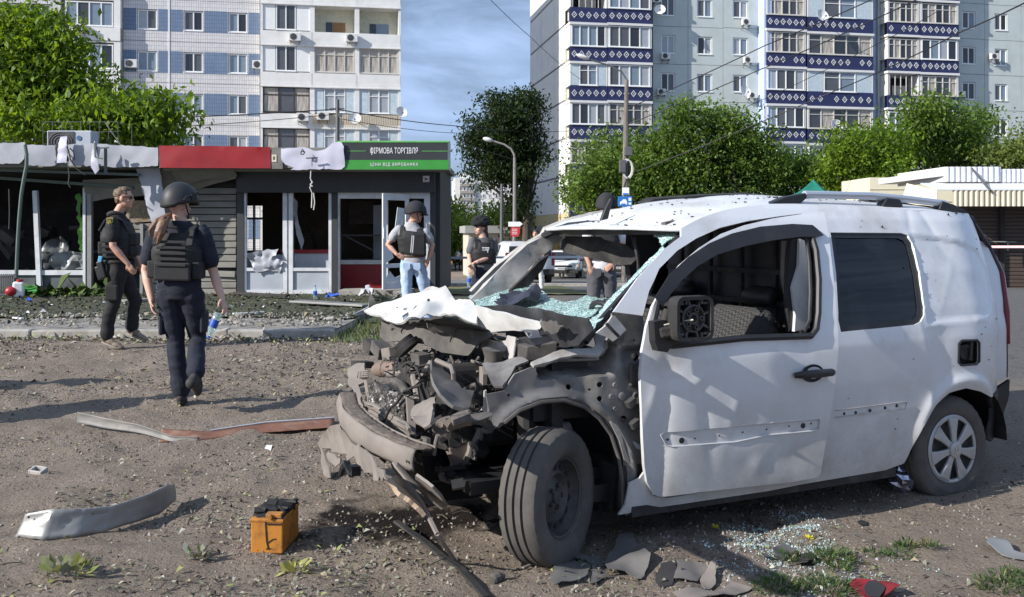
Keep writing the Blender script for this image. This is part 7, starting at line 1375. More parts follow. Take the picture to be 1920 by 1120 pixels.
wr_, wj, wk = person('woman with long ponytail, black helmet and armoured vest walking away', Yw, (345, 768), J, (.12, 1, 0), dict(hF=(.55, .83, 0), legs=M_navy, top=M_navy, vest=M_vest, skin=M_skin2, vox=.011, girth=1.0, hs=.92, pnL=(1, .1, .1), thL=1, pnR=(-1, .2, 0), thR=-1, curl=.5, upR=(0, -.9, .45), sleeve=.68))
helmet(wr_, wj['head']+Vector((0, 0, .035)), wk['hF'], wk['hR'], M_helm, 1.0)
m = MB(); rr = random.Random(5); a0 = wj['head']+Vector((-.055, -.085, -.075)); e0 = wj['neck']+Vector((-.135, -.20, -.17))
for k in range(7):
    o_ = Vector((rr.uniform(-.024, .024), rr.uniform(-.008, .008), rr.uniform(-.008, .008))); e_ = e0+o_*1.5+Vector((0, 0, rr.uniform(-.05, .04))); limb(m, [a0+o_*.5, a0.lerp(e_, .35)+o_+Vector((0, -.04, .02)), a0.lerp(e_, .7)+o_*1.2+Vector((0, -.03, .01)), e_], [.017, .021, .016, .004], 8)
remesh(m, .006, M_hairb, 'ponytail', wr_, 3, .0018, 50)
vo = [o for o in bpy.data.objects if o.parent == wr_ and o.name.startswith('vest')][0]
sr, sF, upv = wk['sr'], wk['sF'], Vector((0, 0, 1)); bk = lambda x, z, d=.182: wj['chest']+sr*x-sF*d+upv*z
for k in range(5): m = MB(); z = .07-.045*k; m.bar(bk(-.115, z), bk(.115, z), .012, .022, up=(0, 0, 1)); m.build('webbing_row', M_strap, vo, bev=.003)
m = MB(); m.box(bk(.0, -.16, .158), (.29, .035, .15), Matrix((sr, sF, upv)).transposed()); m.build('lower_band', M_vest, vo, bev=.015)
for q in (-1, 1): m = MB(); m.box(wj['chest']+sr*q*.175-sF*.06+upv*-.15, (.07, .16, .14), Matrix((sr, sF, upv)).transposed()); m.build('side_pouch', M_vest, vo, bev=.015)
m = MB(); m.tube([bk(-.05, .155, .155), bk(-.04, .185, .175), bk(.04, .185, .175), bk(.05, .155, .155)], .010, 7); m.build('drag_handle', M_strap, vo, True)
for q in (-1, 1): m = MB(); m.ball(wj['sh'+('L' if q < 0 else 'R')]+upv*.055+sr*q*.01, .02, 8, 6); m.build('strap_buckle', M_strap, vo)
m = MB(); c = wj['shR']+sr*.052-upv*.06; m.box(c, (.012, .05, .018), Matrix((sr, sF, upv)).transposed()); m.build('arm_patch', mat('patch_blue', (.02, .08, .4), .7), wr_); m = MB(); m.box(c-upv*.018, (.012, .05, .018), Matrix((sr, sF, upv)).transposed()); m.build('arm_patch', mat('patch_yellow', (.6, .45, .02), .7), wr_)
for q, s_ in (('L', -1), ('R', 1)): m = MB(); kk = wj['hip'+q].lerp(wj['kn'+q], .62); m.box(kk+Vector((s_*.075, -.01, 0)), (.04, .14, .18)); m.build('cargo_pocket', M_navy, wr_, bev=.02)
bt_c = wj['haR']+wk['b']+Vector((-.045, -.055, -.015)); bdir = Vector((-.38, -.1, -1)).normalized(); BT = empty('water_bottle', bt_c, 0, 'clear plastic water bottle with blue label held by the walking woman', 'bottle'); M_clear = glassmat('clear_plastic', (.55, .62, .68), .35, .1); M_lab = mat('blue_label', (.03, .10, .45), .4, var=.4, scale=20)
def bottle(root, ax, h=.21, r=.033):
    m = MB(); m.lathe([(0, 0), (r*.8, .0), (r, .012), (r, h*.62), (r*.85, h*.72), (r*.4, h*.86), (r*.36, h*.95), (0, h*.95)], 18, (0, 0, 0), ax); m.build('bottle_body', M_clear, root, True)
    m = MB(); m.lathe([(r*1.02, h*.28), (r*1.02, h*.58)], 18, (0, 0, 0), ax); m.build('label', M_lab, root, True); m = MB(); m.lathe([(r*.45, h*.93), (r*.45, h), (0, h)], 12, (0, 0, 0), ax); m.build('cap', M_lab, root)
bottle(BT, bdir)
Yp = 10.9
J = dict(head=(233, 372, 0), neck=(222, 398, 0), chest=(224, 445, 0), pelvis=(224, 500, 0), shR=(211, 417, -.20), shL=(229, 416, .20), elR=(212, 462, -.24), wrR=(240, 495, -.22), haR=(252, 515, -.20), elL=(246, 465, .26), wrL=(262, 495, .22), haL=(268, 510, .2),
         hipR=(220, 510, -.09), hipL=(228, 510, .09), knR=(213, 572, -.10), anR=(199, 634, -.10), toR=(228, 648, -.12), knL=(255, 566, .10), anL=(246, 618, .12), toL=(274, 633, .10))
pr_, pj, pk = person('man with short fair hair, sunglasses and black police uniform striding past the kiosk', Yp, (212, 655), J, (1, .12, 0), dict(hF=(1, .18, 0), legs=M_cloth, top=M_cloth, vest=M_vest, vox=.012, girth=1.08, pnR=(.2, 1, .1), thR=-1, pnL=(.2, -1, 0), thL=1, curl=.4, shoe=M_shoet, sole=M_sole, sleeve=.62, sd=.02))
hc_, hF_, hR_ = pj['head'], pk['hF'], pk['hR']; Bh = Matrix((hR_, hF_, upv)).transposed()
m = MB(); m.ball(hc_+upv*.046-hF_*.024, .1, 16, 10, (.79, .95, .86), Bh); m.ball(hc_+upv*.100+hF_*.010, .06, 10, 7, (1.05, 1.15, .5), Bh); m.ball(hc_-hF_*.06-upv*.01, .065, 12, 8, (1.02, .6, 1.0), Bh); remesh(m, .008, M_hair, 'hair', pr_, 1, .010, 34)
m = MB()
for q in (-1, 1): m.ball(hc_+hR_*q*.033+hF_*.083+upv*.008, .026, 10, 7, (1.05, .5, .72), Bh); m.tube([hc_+hR_*q*.058+hF_*.075+upv*.014, hc_+hR_*q*.082+upv*.012], .005, 5)
m.build('sunglasses', M_blk, pr_, True)
m = MB(); c = pj['shR']+Vector((.0, -.068, .01)); pts = [(-.034, .04), (.034, .04), (.034, -.01), (0, -.048), (-.034, -.01)]; m.prism([c+Vector((x, 0, z)) for x, z in pts], (0, -.006, 0)); o = m.build('sleeve_badge', mat('badge_gold', (.42, .36, .08), .6), pr_)
m = MB(); m.prism([c+Vector((x*.78, -.0085, z*.78)) for x, z in pts], (0, -.002, 0)); m.build('badge_field', M_cloth, o)
m = MB(); [m.bar(c+Vector((x, -.012, -.018)), c+Vector((x, -.012, .018)), .005) for x in (-.014, 0, .014)]; m.bar(c+Vector((-.014, -.012, -.018)), c+Vector((.014, -.012, -.018)), .005); m.build('badge_mark', MATS['badge_gold'], o)
vo = [o for o in bpy.data.objects if o.parent == pr_ and o.name.startswith('vest')][0]; Bp = Matrix((pk['F'], pk['sr'], upv)).transposed()
for k, (x, z, w_, h_) in enumerate(((.19, -.02, .08, .14), (.20, -.15, .09, .12), (-.15, -.12, .07, .15))): m = MB(); m.box(pj['chest']+pk['F']*x+upv*z+Vector((0, -.06, 0)), (w_, .22, h_), Bp); m.build('pouch', M_vest, vo, bev=.018)
for k in range(3): m = MB(); m.box(pj['chest']+upv*(-.05-.06*k)+Vector((0, -.222, 0)), (.22, .012, .022), Bp); m.build('webbing_row', M_strap, vo, bev=.004)
m = MB(); m.tube([pj['neck']+Vector((.085*math.cos(t)-.02, .09*math.sin(t), -.02+.012*math.sin(3*t))) for t in np.linspace(.6, 5.7, 14)], .026, 8); m.build('collar_roll', M_vest, vo, True)
m = MB(); m.tube([pj['pelvis']+Vector((.155*math.cos(t), .175*math.sin(t), .055)) for t in np.linspace(0, 6.283, 26)], .024, 8); m.v = [(x, y, z) for x, y, z in m.v]; m.build('duty_belt', M_strap, pr_, True)
m = MB(); m.box(pj['pelvis']+Vector((-.12, -.19, -.03)), (.07, .06, .20), Matrix.Rotation(-.25, 3, 'Y')); m.box(pj['pelvis']+Vector((-.17, -.14, -.07)), (.06, .05, .16), Matrix.Rotation(-.3, 3, 'Y')); m.build('holster', M_blk, pr_, bev=.014)
m = MB(); m.box(pj['pelvis']+Vector((-.13, -.205, .09)), (.045, .03, .07), Matrix.Rotation(.2, 3, 'Y')); m.build('blue_pouch', mat('glove_blue', (.10, .35, .55), .5), pr_, bev=.008)
m = MB(); m.box(pj['pelvis']+Vector((.17, -.02, .03)), (.05, .05, .12)); m.build('radio', M_blk, pr_, bev=.008)
m = MB(); m.box(pj['hipR'].lerp(pj['knR'], .62)+Vector((0, -.09, 0)), (.15, .04, .18)); m.build('cargo_pocket', M_cloth, pr_, bev=.02)
Yj = 14.2
J = dict(head=(779, 404, 0), neck=(772, 416, 0), chest=(772, 448, 0), pelvis=(774, 490, 0), shL=(748, 430, .02), shR=(798, 437, -.03), elL=(727, 459, -.02), wrL=(745, 478, -.10), haL=(755, 483, -.1), elR=(811, 460, .0), wrR=(803, 488, -.06), haR=(797, 499, -.06),
         hipL=(763, 497, 0), hipR=(786, 497, 0), knL=(762, 552, -.02), anL=(764, 602, .0), toL=(768, 610, .16), knR=(797, 552, .04), anR=(803, 600, .04), toR=(810, 609, .18))
jr_, jj, jk = person('man in pale jeans, grey polo and black vest with hands on hips', Yj, (783, 614), J, (.35, 1, 0), dict(hF=(.85, .5, 0), legs=M_jean, top=M_grey, vest=M_vest, vox=.014, girth=1.05, sleeve=.55, pnL=(0, 1, 0), pnR=(0, 1, 0), thR=-1, curl=.25))
helmet(jr_, jj['head']+Vector((0, 0, .05)), jk['hF'], jk['hR'], mat('cloth_covered_helmet', (.022, .022, .026), .85, var=.3), 1.05, .6, False, -.03, -.1)
m = MB(); m.box(jj['chest']+Vector((.12, -.19, -.08)), (.22, .08, .34), Matrix.Rotation(.1, 3, 'Z')); m.build('side_panel', M_vest, jr_, bev=.03); m = MB(); m.bar(jj['chest']+Vector((.03, -.235, .05)), jj['chest']+Vector((.01, -.235, -.2)), .014, .006); m.bar(jj['chest']+Vector((.055, -.235, .05)), jj['chest']+Vector((.035, -.235, -.2)), .014, .006); m.build('reflective_strap', mat('silver_strap', (.5, .5, .5), .4), jr_)
m = MB(); m.tube([jj['pelvis']+Vector((.17*math.cos(t), .13*math.sin(t), .075)) for t in np.linspace(0, 6.283, 26)], .018, 6); m.build('belt', mat('brown_belt', (.10, .05, .025), .6), jr_, True)
for q in (-1, 1): m = MB(); m.prism([jj['pelvis']+Vector((q*.075+x, -.142, z)) for x, z in ((-.05, -.02), (.05, -.02), (.05, -.11), (0, -.135), (-.05, -.11))], (0, -.006, 0)); m.build('back_pocket', M_jean, jr_)
Yf = 14.0
J = dict(head=(901, 427, 0), neck=(905, 444, 0), chest=(906, 473, 0), pelvis=(908, 507, 0), shR=(886, 454, -.02), shL=(926, 455, .03), elR=(880, 481, -.06), wrR=(882, 500, -.16), haR=(885, 512, -.17), elL=(926, 480, -.06), wrL=(893, 492, -.21), haL=(881, 496, -.2),
         hipR=(897, 512, -.02), hipL=(917, 512, .03), knR=(890, 560, -.08), anR=(886, 606, -.02), toR=(880, 614, -.16), knL=(918, 562, 0), anL=(920, 608, .05), toL=(914, 616, -.12))
fr_, fj, fk = person('woman in black fluffy hat and press vest with arms crossed, looking left', Yf, (903, 620), J, (-.55, -1, 0), dict(hF=(-.9, -.62, 0), legs=M_navy, top=M_dgrey, vest=M_vest, skin=M_skin2, vox=.013, girth=.92, hs=.95, sleeve=.6, pnL=(0, 0, -1), pnR=(0, 1, 0), curl=.3))
hc_, hF_, hR_ = fj['head'], fk['hF'], fk['hR']; Bh = Matrix((hR_, hF_, upv)).transposed()
m = MB(); m.ball(hc_+upv*.09, .125, 18, 12, (1.05, 1.15, .78), Bh); m.lathe([(.10, -.01), (.145, .0), (.145, .05), (.12, .09)], 24, hc_+upv*.035, upv); remesh(m, .012, mat('black_fluffy_hat', (.012, .012, .012), .95, bump=1, bscale=70), 'hat', fr_, 1, .012, 30)
m = MB(); m.ball(hc_-hF_*.05-upv*.01, .085, 12, 8, (.95, .75, 1.15), Bh); m.tube([hc_-hF_*.09-upv*.06, hc_-hF_*.11-upv*.16, hc_-hF_*.10-upv*.24], [.035, .03, .012], 8); m.build('hair', mat('dark_brown_hair', (.045, .028, .018), .5, var=.4), fr_, True)
for q in (-1, 1): m = MB(); m.ball(hc_+hR_*q*.034+hF_*.083+upv*.012, .011, 8, 6, (1.3, .6, .7), Bh); m.build('eye', M_blk, fr_)
m = MB(); m.ball(hc_+hF_*.092-upv*.060, .017, 8, 6, (1.25, .4, .35), Bh); m.build('lips', mat('lip_rose', (.36, .12, .11), .5), fr_)
vo = [o for o in bpy.data.objects if o.parent == fr_ and o.name.startswith('vest')][0]; fF = fk['sF']; m = MB()
c = fj['chest']+fF*.155+upv*.045
for x, z, w_, h_ in ((-.035, .02, .07, .018), (.02, .02, .03, .018), (-.04, -.008, .045, .018), (-.045, -.034, .012, .03), (.01, -.012, .05, .010)): m.box(c+fk['sr']*x+upv*z, (w_, .012, h_), Matrix((fk['sr'], fF, upv)).transposed())
m.build('chest_lettering', mat('patch_white', (.65, .65, .65), .7), vo)
PH = empty('plastic_bottle', fj['haR']+fk['b']+Vector((-.03, -.05, -.02)), 0, 'small clear bottle with white label hanging in the standing woman hand', 'bottle'); bottle(PH, Vector((-.1, 0, -1)), .2, .032)
Yb = 12.3
J = dict(head=(1137, 391, 0), neck=(1134, 412, 0), chest=(1132, 450, 0), pelvis=(1128, 500, 0), shL=(1104, 428, 0), shR=(1162, 428, 0), elL=(1098, 472, -.05), wrL=(1106, 500, -.10), haL=(1110, 512, -.1), elR=(1166, 470, -.08), wrR=(1150, 494, -.16), haR=(1143, 500, -.18), hipL=(1115, 510, 0), hipR=(1141, 510, 0), knL=(1112, 580, 0), anL=(1114, 638, 0), toL=(1112, 646, .15), knR=(1146, 580, .03), anR=(1148, 638, .03), toR=(1152, 646, .17))
br_, bj, bk_ = person('man in dark grey jeans seen through the broken windscreen, helmet above the van roof', Yb, (1130, 650), J, (.15, 1, 0), dict(hF=(.3, 1, 0), legs=M_gtr, top=M_white_t, vest=M_vest, vox=.014, girth=1.05, sleeve=.5))
helmet(br_, bj['head']+Vector((0, 0, .04)), bk_['hF'], bk_['hR'], MATS['cloth_covered_helmet'], 1.05, 0, False)
for q in (-1, 1): m = MB(); m.prism([bj['pelvis']+Vector((q*.075+x, -.142, z)) for x, z in ((-.055, -.02), (.055, -.02), (.055, -.11), (0, -.145), (-.055, -.11))], (0, -.006, 0)); m.build('back_pocket', M_gtr, br_)
def walker(label, px, py, Y, mt_top, mt_leg, F, hairm, ph=0.):
    s = Y/FPX; k = 1.70/s/1.70                              # px per metre at that depth
    def q(x, z, dy=0): return (px+x*k, py-z*k, dy)
    f = Vector(F).normalized(); J = dict(head=q(0, 1.58), neck=q(0, 1.43), chest=q(0, 1.22), pelvis=q(0, .95), shL=q(-.17*abs(f.y), 1.38, -.15*f.x), shR=q(.17*abs(f.y), 1.38, .15*f.x), elL=q(-.22, 1.12, -.1*f.x), elR=q(.22, 1.12, .1*f.x), wrL=q(-.20, .90, -.1), wrR=q(.20, .90, -.1), haL=q(-.2, .82, -.1), haR=q(.2, .82, -.1), hipL=q(-.08, .90), hipR=q(.08, .90), knL=q(-.09-ph, .48), knR=q(.09+ph, .48), anL=q(-.09-1.6*ph, .08), anR=q(.10+1.2*ph, .08), toL=q(-.09+f.x*.16-1.6*ph, .03, f.y*.15), toR=q(.10+f.x*.16+1.2*ph, .03, f.y*.15))
    r, j, kk = person(label, Y, (px, py), J, F, dict(legs=mt_leg, top=mt_top, vox=.022, slim=1, sleeve=.5)); m = MB(); m.ball(j['head']+Vector((0, 0, .045))-kk['hF']*.02, .1, 12, 8, (.84, 1.0, .85), Matrix((kk['hR'], kk['hF'], Vector((0, 0, 1)))).transposed()); m.build('hair', hairm, r, True)
walker('distant walker in pale top and black trousers beside the parked cars', 858, 509, 70, M_white_t, M_cloth, (.8, -.5, 0), M_hair, .05)
walker('distant walker in turquoise top and dark shorts beside the parked cars', 871, 508, 69, M_cyan, M_navy, (.8, -.6, 0), MATS['dark_brown_hair'], .05)
walker('passer-by in white trousers beside the parked white van', 1004, 548, 26, M_dgrey, mat('white_trousers', (.62, .60, .58), .8), (-.2, -1, 0), MATS['dark_brown_hair'], .06)
walker('passer-by in white shirt standing behind the white hatchback', 1053, 524, 52, M_white_t, M_navy, (0, -1, 0), MATS['dark_brown_hair'])
# ================================================================== PARKED CARS
def car(name, label, loc, rz, L, Wd, H, mt, kind, group='cars parked along the far road'):
    """x: forwards. a body lofted from cross-sections, with glass, lamps, plates and wheels as parts"""
    r = empty(name, loc, rz, label, 'van' if kind == 'van' else 'car', group)
    if kind == 'van': st = [(-.5, .34, .55, .80), (-.49, .28, 1.0, .97), (-.44, .24, 1.0, 1.0), (.16, .24, 1.0, 1.0), (.25, .24, .97, .98), (.36, .24, .62, .98), (.46, .26, .54, .95), (.5, .30, .48, .86)]
    else: st = [(-.5, .36, .55, .84), (-.485, .30, .64, .93), (-.42, .26, .68, .98), (-.30, .24, .96, 1.0), (-.1, .24, 1.0, 1.0), (.08, .24, .98, 1.0), (.24, .24, .66, 1.0), (.44, .26, .58, .96), (.49, .30, .52, .90), (.5, .36, .46, .84)]
    vs = []; n = 16
    for x, z0, z1, w in st:
        zb_, zt_ = z0*H, z1*H; belt = min(.62*H, zt_-.02)
        half = [(w*.46, zb_), (w*.5, zb_+.08), (w*.5, belt), (w*(.5-.11*max(0, (zt_-belt)/(.4*H))), zt_-.05), (w*(.46-.12*max(0, (zt_-belt)/(.4*H))), zt_)]
        ring = half+[(-y, z) for y, z in half[::-1]]; vs += [(x*L, y*Wd, z) for y, z in ring]
    k = 10; ns = len(st); m = MB(); fs = [(i*k+j, i*k+(j+1) % k, (i+1)*k+(j+1) % k, (i+1)*k+j) for i in range(ns-1) for j in range(k)]+[tuple(range(k-1, -1, -1)), tuple(range((ns-1)*k, ns*k))]; m.add(vs, fs); m.build('body', mt, r, True, bev=.03, angle=40)
    gl = M_pane[0]; z1, z2 = .64*H, .93*H
    xf0, xf1 = ((.245, .16), (.30, .16))[0] if kind != 'van' else (.352, .262)
    m = MB(); m.prism([(xf0*L+.02, -.42*Wd, z1+.02), (xf0*L+.02, .42*Wd, z1+.02), (xf1*L-.12*(kind != 'van')*L*0+.02, .37*Wd, z2), (xf1*L+.02, -.37*Wd, z2)], (.025, 0, .02)); m.build('windscreen', gl, r)
    if kind != 'van': m = MB(); m.prism([(-.405*L, -.40*Wd, z1+.05), (-.405*L, .40*Wd, z1+.05), (-.315*L, .36*Wd, z2), (-.315*L, -.36*Wd, z2)], (-.03, 0, .02)); m.build('rear_window', gl, r)
    else: m = MB(); [m.box2((-.502*L, s*.24*Wd-.17*Wd, .66*H), (-.485*L, s*.24*Wd+.17*Wd, .90*H)) for s in (-1, 1)]; m.build('rear_window', gl, r)
    for s in (-1, 1):
        m = MB(); xs_ = ((-.27, -.08), (-.06, .17)) if kind != 'van' else ((.02, .24),)
        for a, b in xs_: m.prism([(a*L, s*.485*Wd, z1), (b*L, s*.485*Wd, z1), (b*L-.05*L, s*.425*Wd, z2-.02), (a*L+.02*L, s*.425*Wd, z2-.02)], (0, s*.03, 0))
        m.build('side_window', gl, r)
        m = MB(); m.box2((.478*L, s*.40*Wd-.13, .44*H), (.497*L, s*.40*Wd+.13, .53*H)); m.build('headlight', mat('lamp_glass', (.5, .5, .48), .15), r)
        m = MB(); m.box2((.47*L, s*.49*Wd-.05, .44*H), (.49*L, s*.49*Wd+.03, .53*H)); m.build('indicator', mat('amber_lens', (.6, .20, .03), .3), r)
        m = MB(); m.box2((-.503*L, s*.45*Wd-.06, .45*H), (-.47*L, s*.45*Wd+.05, .75*H if kind == 'van' else .56*H)); m.build('tail_light', mat('dark_red_lens', (.16, .01, .015), .2), r)
        m = MB(); m.box2((.18*L, s*.5*Wd-.02, .62*H), (.22*L, s*.5*Wd+s*.16, .70*H)); m.build('mirror', M_blk, r, bev=.02)
        for x in (-.30, .31):
            w = empty('wheel', (x*L, s*.43*Wd, .30)); w.parent = r; m = MB(); m.lathe([(.18, -.09), (.29, -.09), (.305, -.06), (.305, .06), (.29, .09), (.18, .09)], 24, (0, 0, 0), (0, s, 0)); m.build('tyre', M_tyred, w, True); m = MB(); m.lathe([(.19, .07), (.15, .05), (.05, .08), (0, .08)], 20, (0, 0, 0), (0, s, 0)); m.build('rim', M_steel, w, True)
    for x, nm in ((.505, 'front'), (-.505, 'rear')):
        m = MB(); m.box2((x*L-.05, -.47*Wd, .22*H), (x*L+.05, .47*Wd, .36*H)); m.build('bumper', M_blkd, r, bev=.03)
        m = MB(); m.box2((x*L-.06, -.26, .34*H), (x*L+.06, .26, .34*H+.11)); o = m.build('number_plate', mat('plate_white', (.66, .66, .66), .5), r); m = MB(); [m.box2((x*L-.063, -.20+.055*q, .34*H+.025), (x*L+.063, -.165+.055*q, .34*H+.085)) for q in range(8)]; m.build('plate_lettering', M_blk, o)
    m = MB(); m.box2((.485*L, -.30*Wd, .43*H), (.502*L, .30*Wd, .50*H)); m.build('grille', M_blk, r); return r
M_carw = mat('white_car_paint', (.72, .73, .74), .25, var=.02, coat=.4); M_cars = mat('silver_car_paint', (.34, .36, .40), .3, metal=.4, var=.03); M_card = mat('dark_car_paint', (.03, .032, .036), .25, var=.05)
a = P(979, 541, 34); car('parked_van', 'small white van parked behind the tape, seen past the smashed pillar', (a.x, 35.6, gz(0, 34)), math.radians(98), 4.0, 1.82, 1.50, M_carw, 'van')
a = P(1062, 526, 47); car('parked_car', 'white hatchback with amber indicators facing the camera on the far road', (a.x, 48.5, gz(0, 48)), math.radians(-97), 3.9, 1.66, 1.40, M_carw, 'hatch')
a = P(828, 507, 66); car('parked_car', 'silver car parked at the kiosk corner beyond the lawn', (a.x-1.5, 66, gz(0, 66)), math.radians(8), 4.4, 1.75, 1.42, M_cars, 'hatch')
a = P(850, 500, 74); car('parked_car', 'dark car parked behind the silver one by the hedge', (a.x, 76, gz(0, 76)), math.radians(4), 4.3, 1.75, 1.45, M_card, 'hatch')
a = P(1118, 520, 50); car('parked_car', 'dark car in shade right of the white hatchback', (a.x+1.2, 52, gz(0, 52)), math.radians(-95), 4.3, 1.75, 1.45, M_card, 'hatch')
# ================================================================== DEBRIS ON THE GROUND
def top(name, label, cat, m, mt, base, group=None, smooth=False, bev=0):
    o = m.build(name, mt, None, smooth, bev); o.data.transform(Matrix.Translation(-Vector(base))); o.location = base; return tag(o, label, cat, group)
def gpt(px, py, dz=0.): p = G(px, py); p.z = gb(p.x, p.y)+dz; return p
M_alu = mat('scraped_aluminium', (.27, .27, .26), .5, metal=.2, var=.15, scale=5, tint=(.25, .235, .215), tscale=4, tthr=(.45, .7), bump=.1); M_rust = mat('rusty_brown_steel', (.17, .075, .045), .75, var=.3, scale=8, tint=(.26, .17, .12), tscale=7)
def strip(name, label, cat, bots, tops, mt, th=.005, n=40, amp=.004, extra=None):
    def at(L, u): k = u*(len(L)-1); i = min(int(k), len(L)-2); return L[i].lerp(L[i+1], k-i)
    base = bots[0].copy(); m = MB(); m.grid(n, 8, lambda u, v: at(bots, u).lerp(at(tops, u), v)-base+Vector((0, 1, 0))*(amp*fbm(u*9, v*3, 3)+.02*math.sin(v*math.pi)*.5)); o = m.build(name, mt, None, True); o.location = base; sd = o.modifiers.new('solid', 'SOLIDIFY'); sd.thickness = th; return tag(o, label, cat)
def up(p, z, dy=0, dx=0): return p+Vector((dx, dy, z))
B_ = [gpt(28, 1013, .002), gpt(80, 1018, .002), gpt(140, 1010, .004), gpt(200, 998, .006), gpt(260, 978, .008), gpt(300, 960, .015), gpt(330, 937, .03)]
H_ = [.115, .135, .125, .115, .125, .14, .10]
T_ = [up(b, h, .05, .02) for b, h in zip(B_, H_)]; T_[0] = up(B_[0], .10, .04, .03); T_[-1] = up(B_[-1], .09, .01, -.012)
CP = strip('curved_panel', 'torn curved metal trim panel lying bottom left, bright at its left end', 'metal panel', B_, T_, M_alu, .006, 60, .012)
for f, v in ((.04, .86), (.40, .80)):
    m = MB(); p = B_[0].lerp(B_[-1], 0); k = f*6; i = int(k); q = B_[i].lerp(B_[i+1], k-i).lerp(T_[i].lerp(T_[i+1], k-i), v); m.lathe([(.006, 0), (.006, .003), (0, .004)], 8, q-B_[0]+Vector((0, -.012, 0)), (0, -1, 0)); m.build('screw_hole', M_blk, CP)
q0, q1, q2 = G(470, 1040), G(530, 1041), G(577, 1006); ax = (q1-q0); ay = (q2-q1); ax.z = ay.z = 0; w_, d_ = ax.length, ay.length; ax.normalize(); ay = (ay-ax*ay.dot(ax)); d_ = ay.length; ay.normalize()
bb = q0.copy(); bb.z = gb(bb.x, bb.y)-.006; BAT = empty('car_battery', bb, math.atan2(ax.y, ax.x), 'orange car battery with burnt black lid standing on the dirt', 'battery'); hb_ = .165
M_or = mat('orange_plastic', (.47, .185, .022), .55, var=.12, scale=7, tint=(.16, .075, .025), tscale=7, tthr=(.48, .66), bump=.1); M_burn = mat('burnt_lid', (.014, .013, .013), .75, var=.5, tint=(.10, .06, .02), tscale=9, tthr=(.62, .7), bump=.6, bscale=60)
m = MB(); m.box2((0, 0, 0), (w_, d_, hb_)); m.build('case', M_or, BAT, bev=.006)
m = MB(); m.box2((-.004, -.004, hb_-.014), (w_+.004, d_+.004, hb_-.002)); m.build('rim', M_or, BAT, bev=.002)
m = MB(); m.grid(18, 18, lambda u, v: (w_*u, d_*v, hb_+.018+.010*fbm(u*5, v*5, 2)-.03*max(0, .25-v)*4*(1 if u < .75 else .5))); o = m.build('lid', M_burn, BAT, True); sd = o.modifiers.new('s', 'SOLIDIFY'); sd.thickness = .03; sd.offset = -1
m = MB(); m.box2((w_*.45, .006, hb_), (w_*.95, .05, hb_+.022)); m.build('terminal_block', M_or, BAT, bev=.004); m = MB(); m.lathe([(.012, 0), (.010, .02), (0, .02)], 12, (w_*.62, .004, hb_+.010), (0, -1, 0)); m.build('terminal', M_or, BAT, True)
m = MB(); [m.box((rr.uniform(0, w_), rr.uniform(.02, d_), hb_+.024), (.05, .03, .010), Matrix.Rotation(rr.uniform(0, 3), 3, 'Z') @ Matrix.Rotation(.5, 3, 'X')) for _ in range(9)]; tag(m.build('melted_scraps', M_burn, BAT), kind='stuff')
m = MB(); m.tube([(w_*.46, -.002, hb_-.01), (w_*.48, -.003, hb_*.6), (w_*.50, -.003, hb_*.35), (w_*.56, -.003, .02)], .0025, 5); m.tube([(w_*.5, -.003, hb_*.3), (w_*.68, -.003, hb_*.42), (w_*.78, -.003, hb_*.44)], .002, 5); m.build('crack', M_burn, BAT)
m = MB(); [m.box2((w_*(.5+.1*k), -.006, hb_-.026), (w_*(.5+.1*k)+.012, -.001, hb_-.020)) for k in range(5)]; m.build('vent_slots', M_blk, BAT)
M_scr0 = mat('dull_grey_trim', (.15, .145, .135), .6, var=.12, tint=(.22, .20, .18), tscale=3)
g1_ = [gpt(143, 796, .03), gpt(200, 805, .025), gpt(260, 815, .02), gpt(320, 824, .012), gpt(372, 826, .006)]; strip('bent_trim_strip', 'long grey trim strip twisted over, left of the smashed bumper', 'metal strip', g1_, [up(g, h, .01) for g, h in zip(g1_, (.075, .07, .055, .035, .012))], M_scr0, .006, 40, .004)
b1_ = [gpt(300, 822, .008), gpt(372, 826, .006), gpt(400, 822, .006), gpt(500, 813, .01), gpt(625, 806, .02)]; t1_ = [gpt(302, 808, .03), gpt(360, 812, .02), gpt(395, 812, .012), gpt(500, 802, .02), gpt(627, 793, .03)]
RS = strip('rusty_strip', 'long rusty brown strip reaching under the smashed bumper', 'metal strip', b1_, t1_, M_rust, .006, 50, .004)
m = MB(); m.tube([q+Vector((0, .004, .006)) for q in t1_[2:]], .008, 6); top('strip_edge', 'pale folded edge along the rusty strip', 'metal strip', m, M_wsheet, t1_[2])
M_scr = mat('grey_bumper_scrap', (.105, .10, .096), .75, var=.12, scale=5, tint=(.155, .145, .135), tscale=4); M_scrd = mat('dark_bumper_scrap', (.03, .029, .03), .6)
def scrap(name, label, px, mt, lift=.02, amp=.04, seed=0, th=.003, cat='plastic scrap', group='torn bumper scraps under the front wheel', step=.03, rag=.004):
    pts = [gpt(x, y) for x, y in px]; c = sum(pts, Vector())/len(pts); c.z = gb(c.x, c.y); o2 = [(p.x-c.x, p.y-c.y) for p in pts]
    o = sheet(name, ragged(o2, .03, rag, seed), [], step, lambda u, v: (u, v, lift*.7+gb(c.x+u, c.y+v)-c.z+.6*amp*(fbm(u*4+seed, v*4, seed, 1, 2)+.25)), mt, None, th, angle=30); o.location = c; return tag(o, label, cat, group)
z4 = lambda L: [(960+x/4, 900+y/4) for x, y in L]
scrap('plastic_scrap', 'broad grey torn bumper scrap, leftmost below the front tyre', z4([(200, 690), (230, 650), (390, 610), (540, 620), (590, 660), (570, 720), (510, 770), (440, 790), (310, 820), (290, 770), (320, 690)]), M_scr, .02, .05, 1)
scrap('plastic_scrap', 'grey bumper scrap tucked between two larger ones below the tyre', z4([(390, 600), (470, 570), (590, 590), (650, 590), (720, 680), (720, 720), (590, 780), (600, 660), (540, 610)]), M_scr, .012, .04, 2)
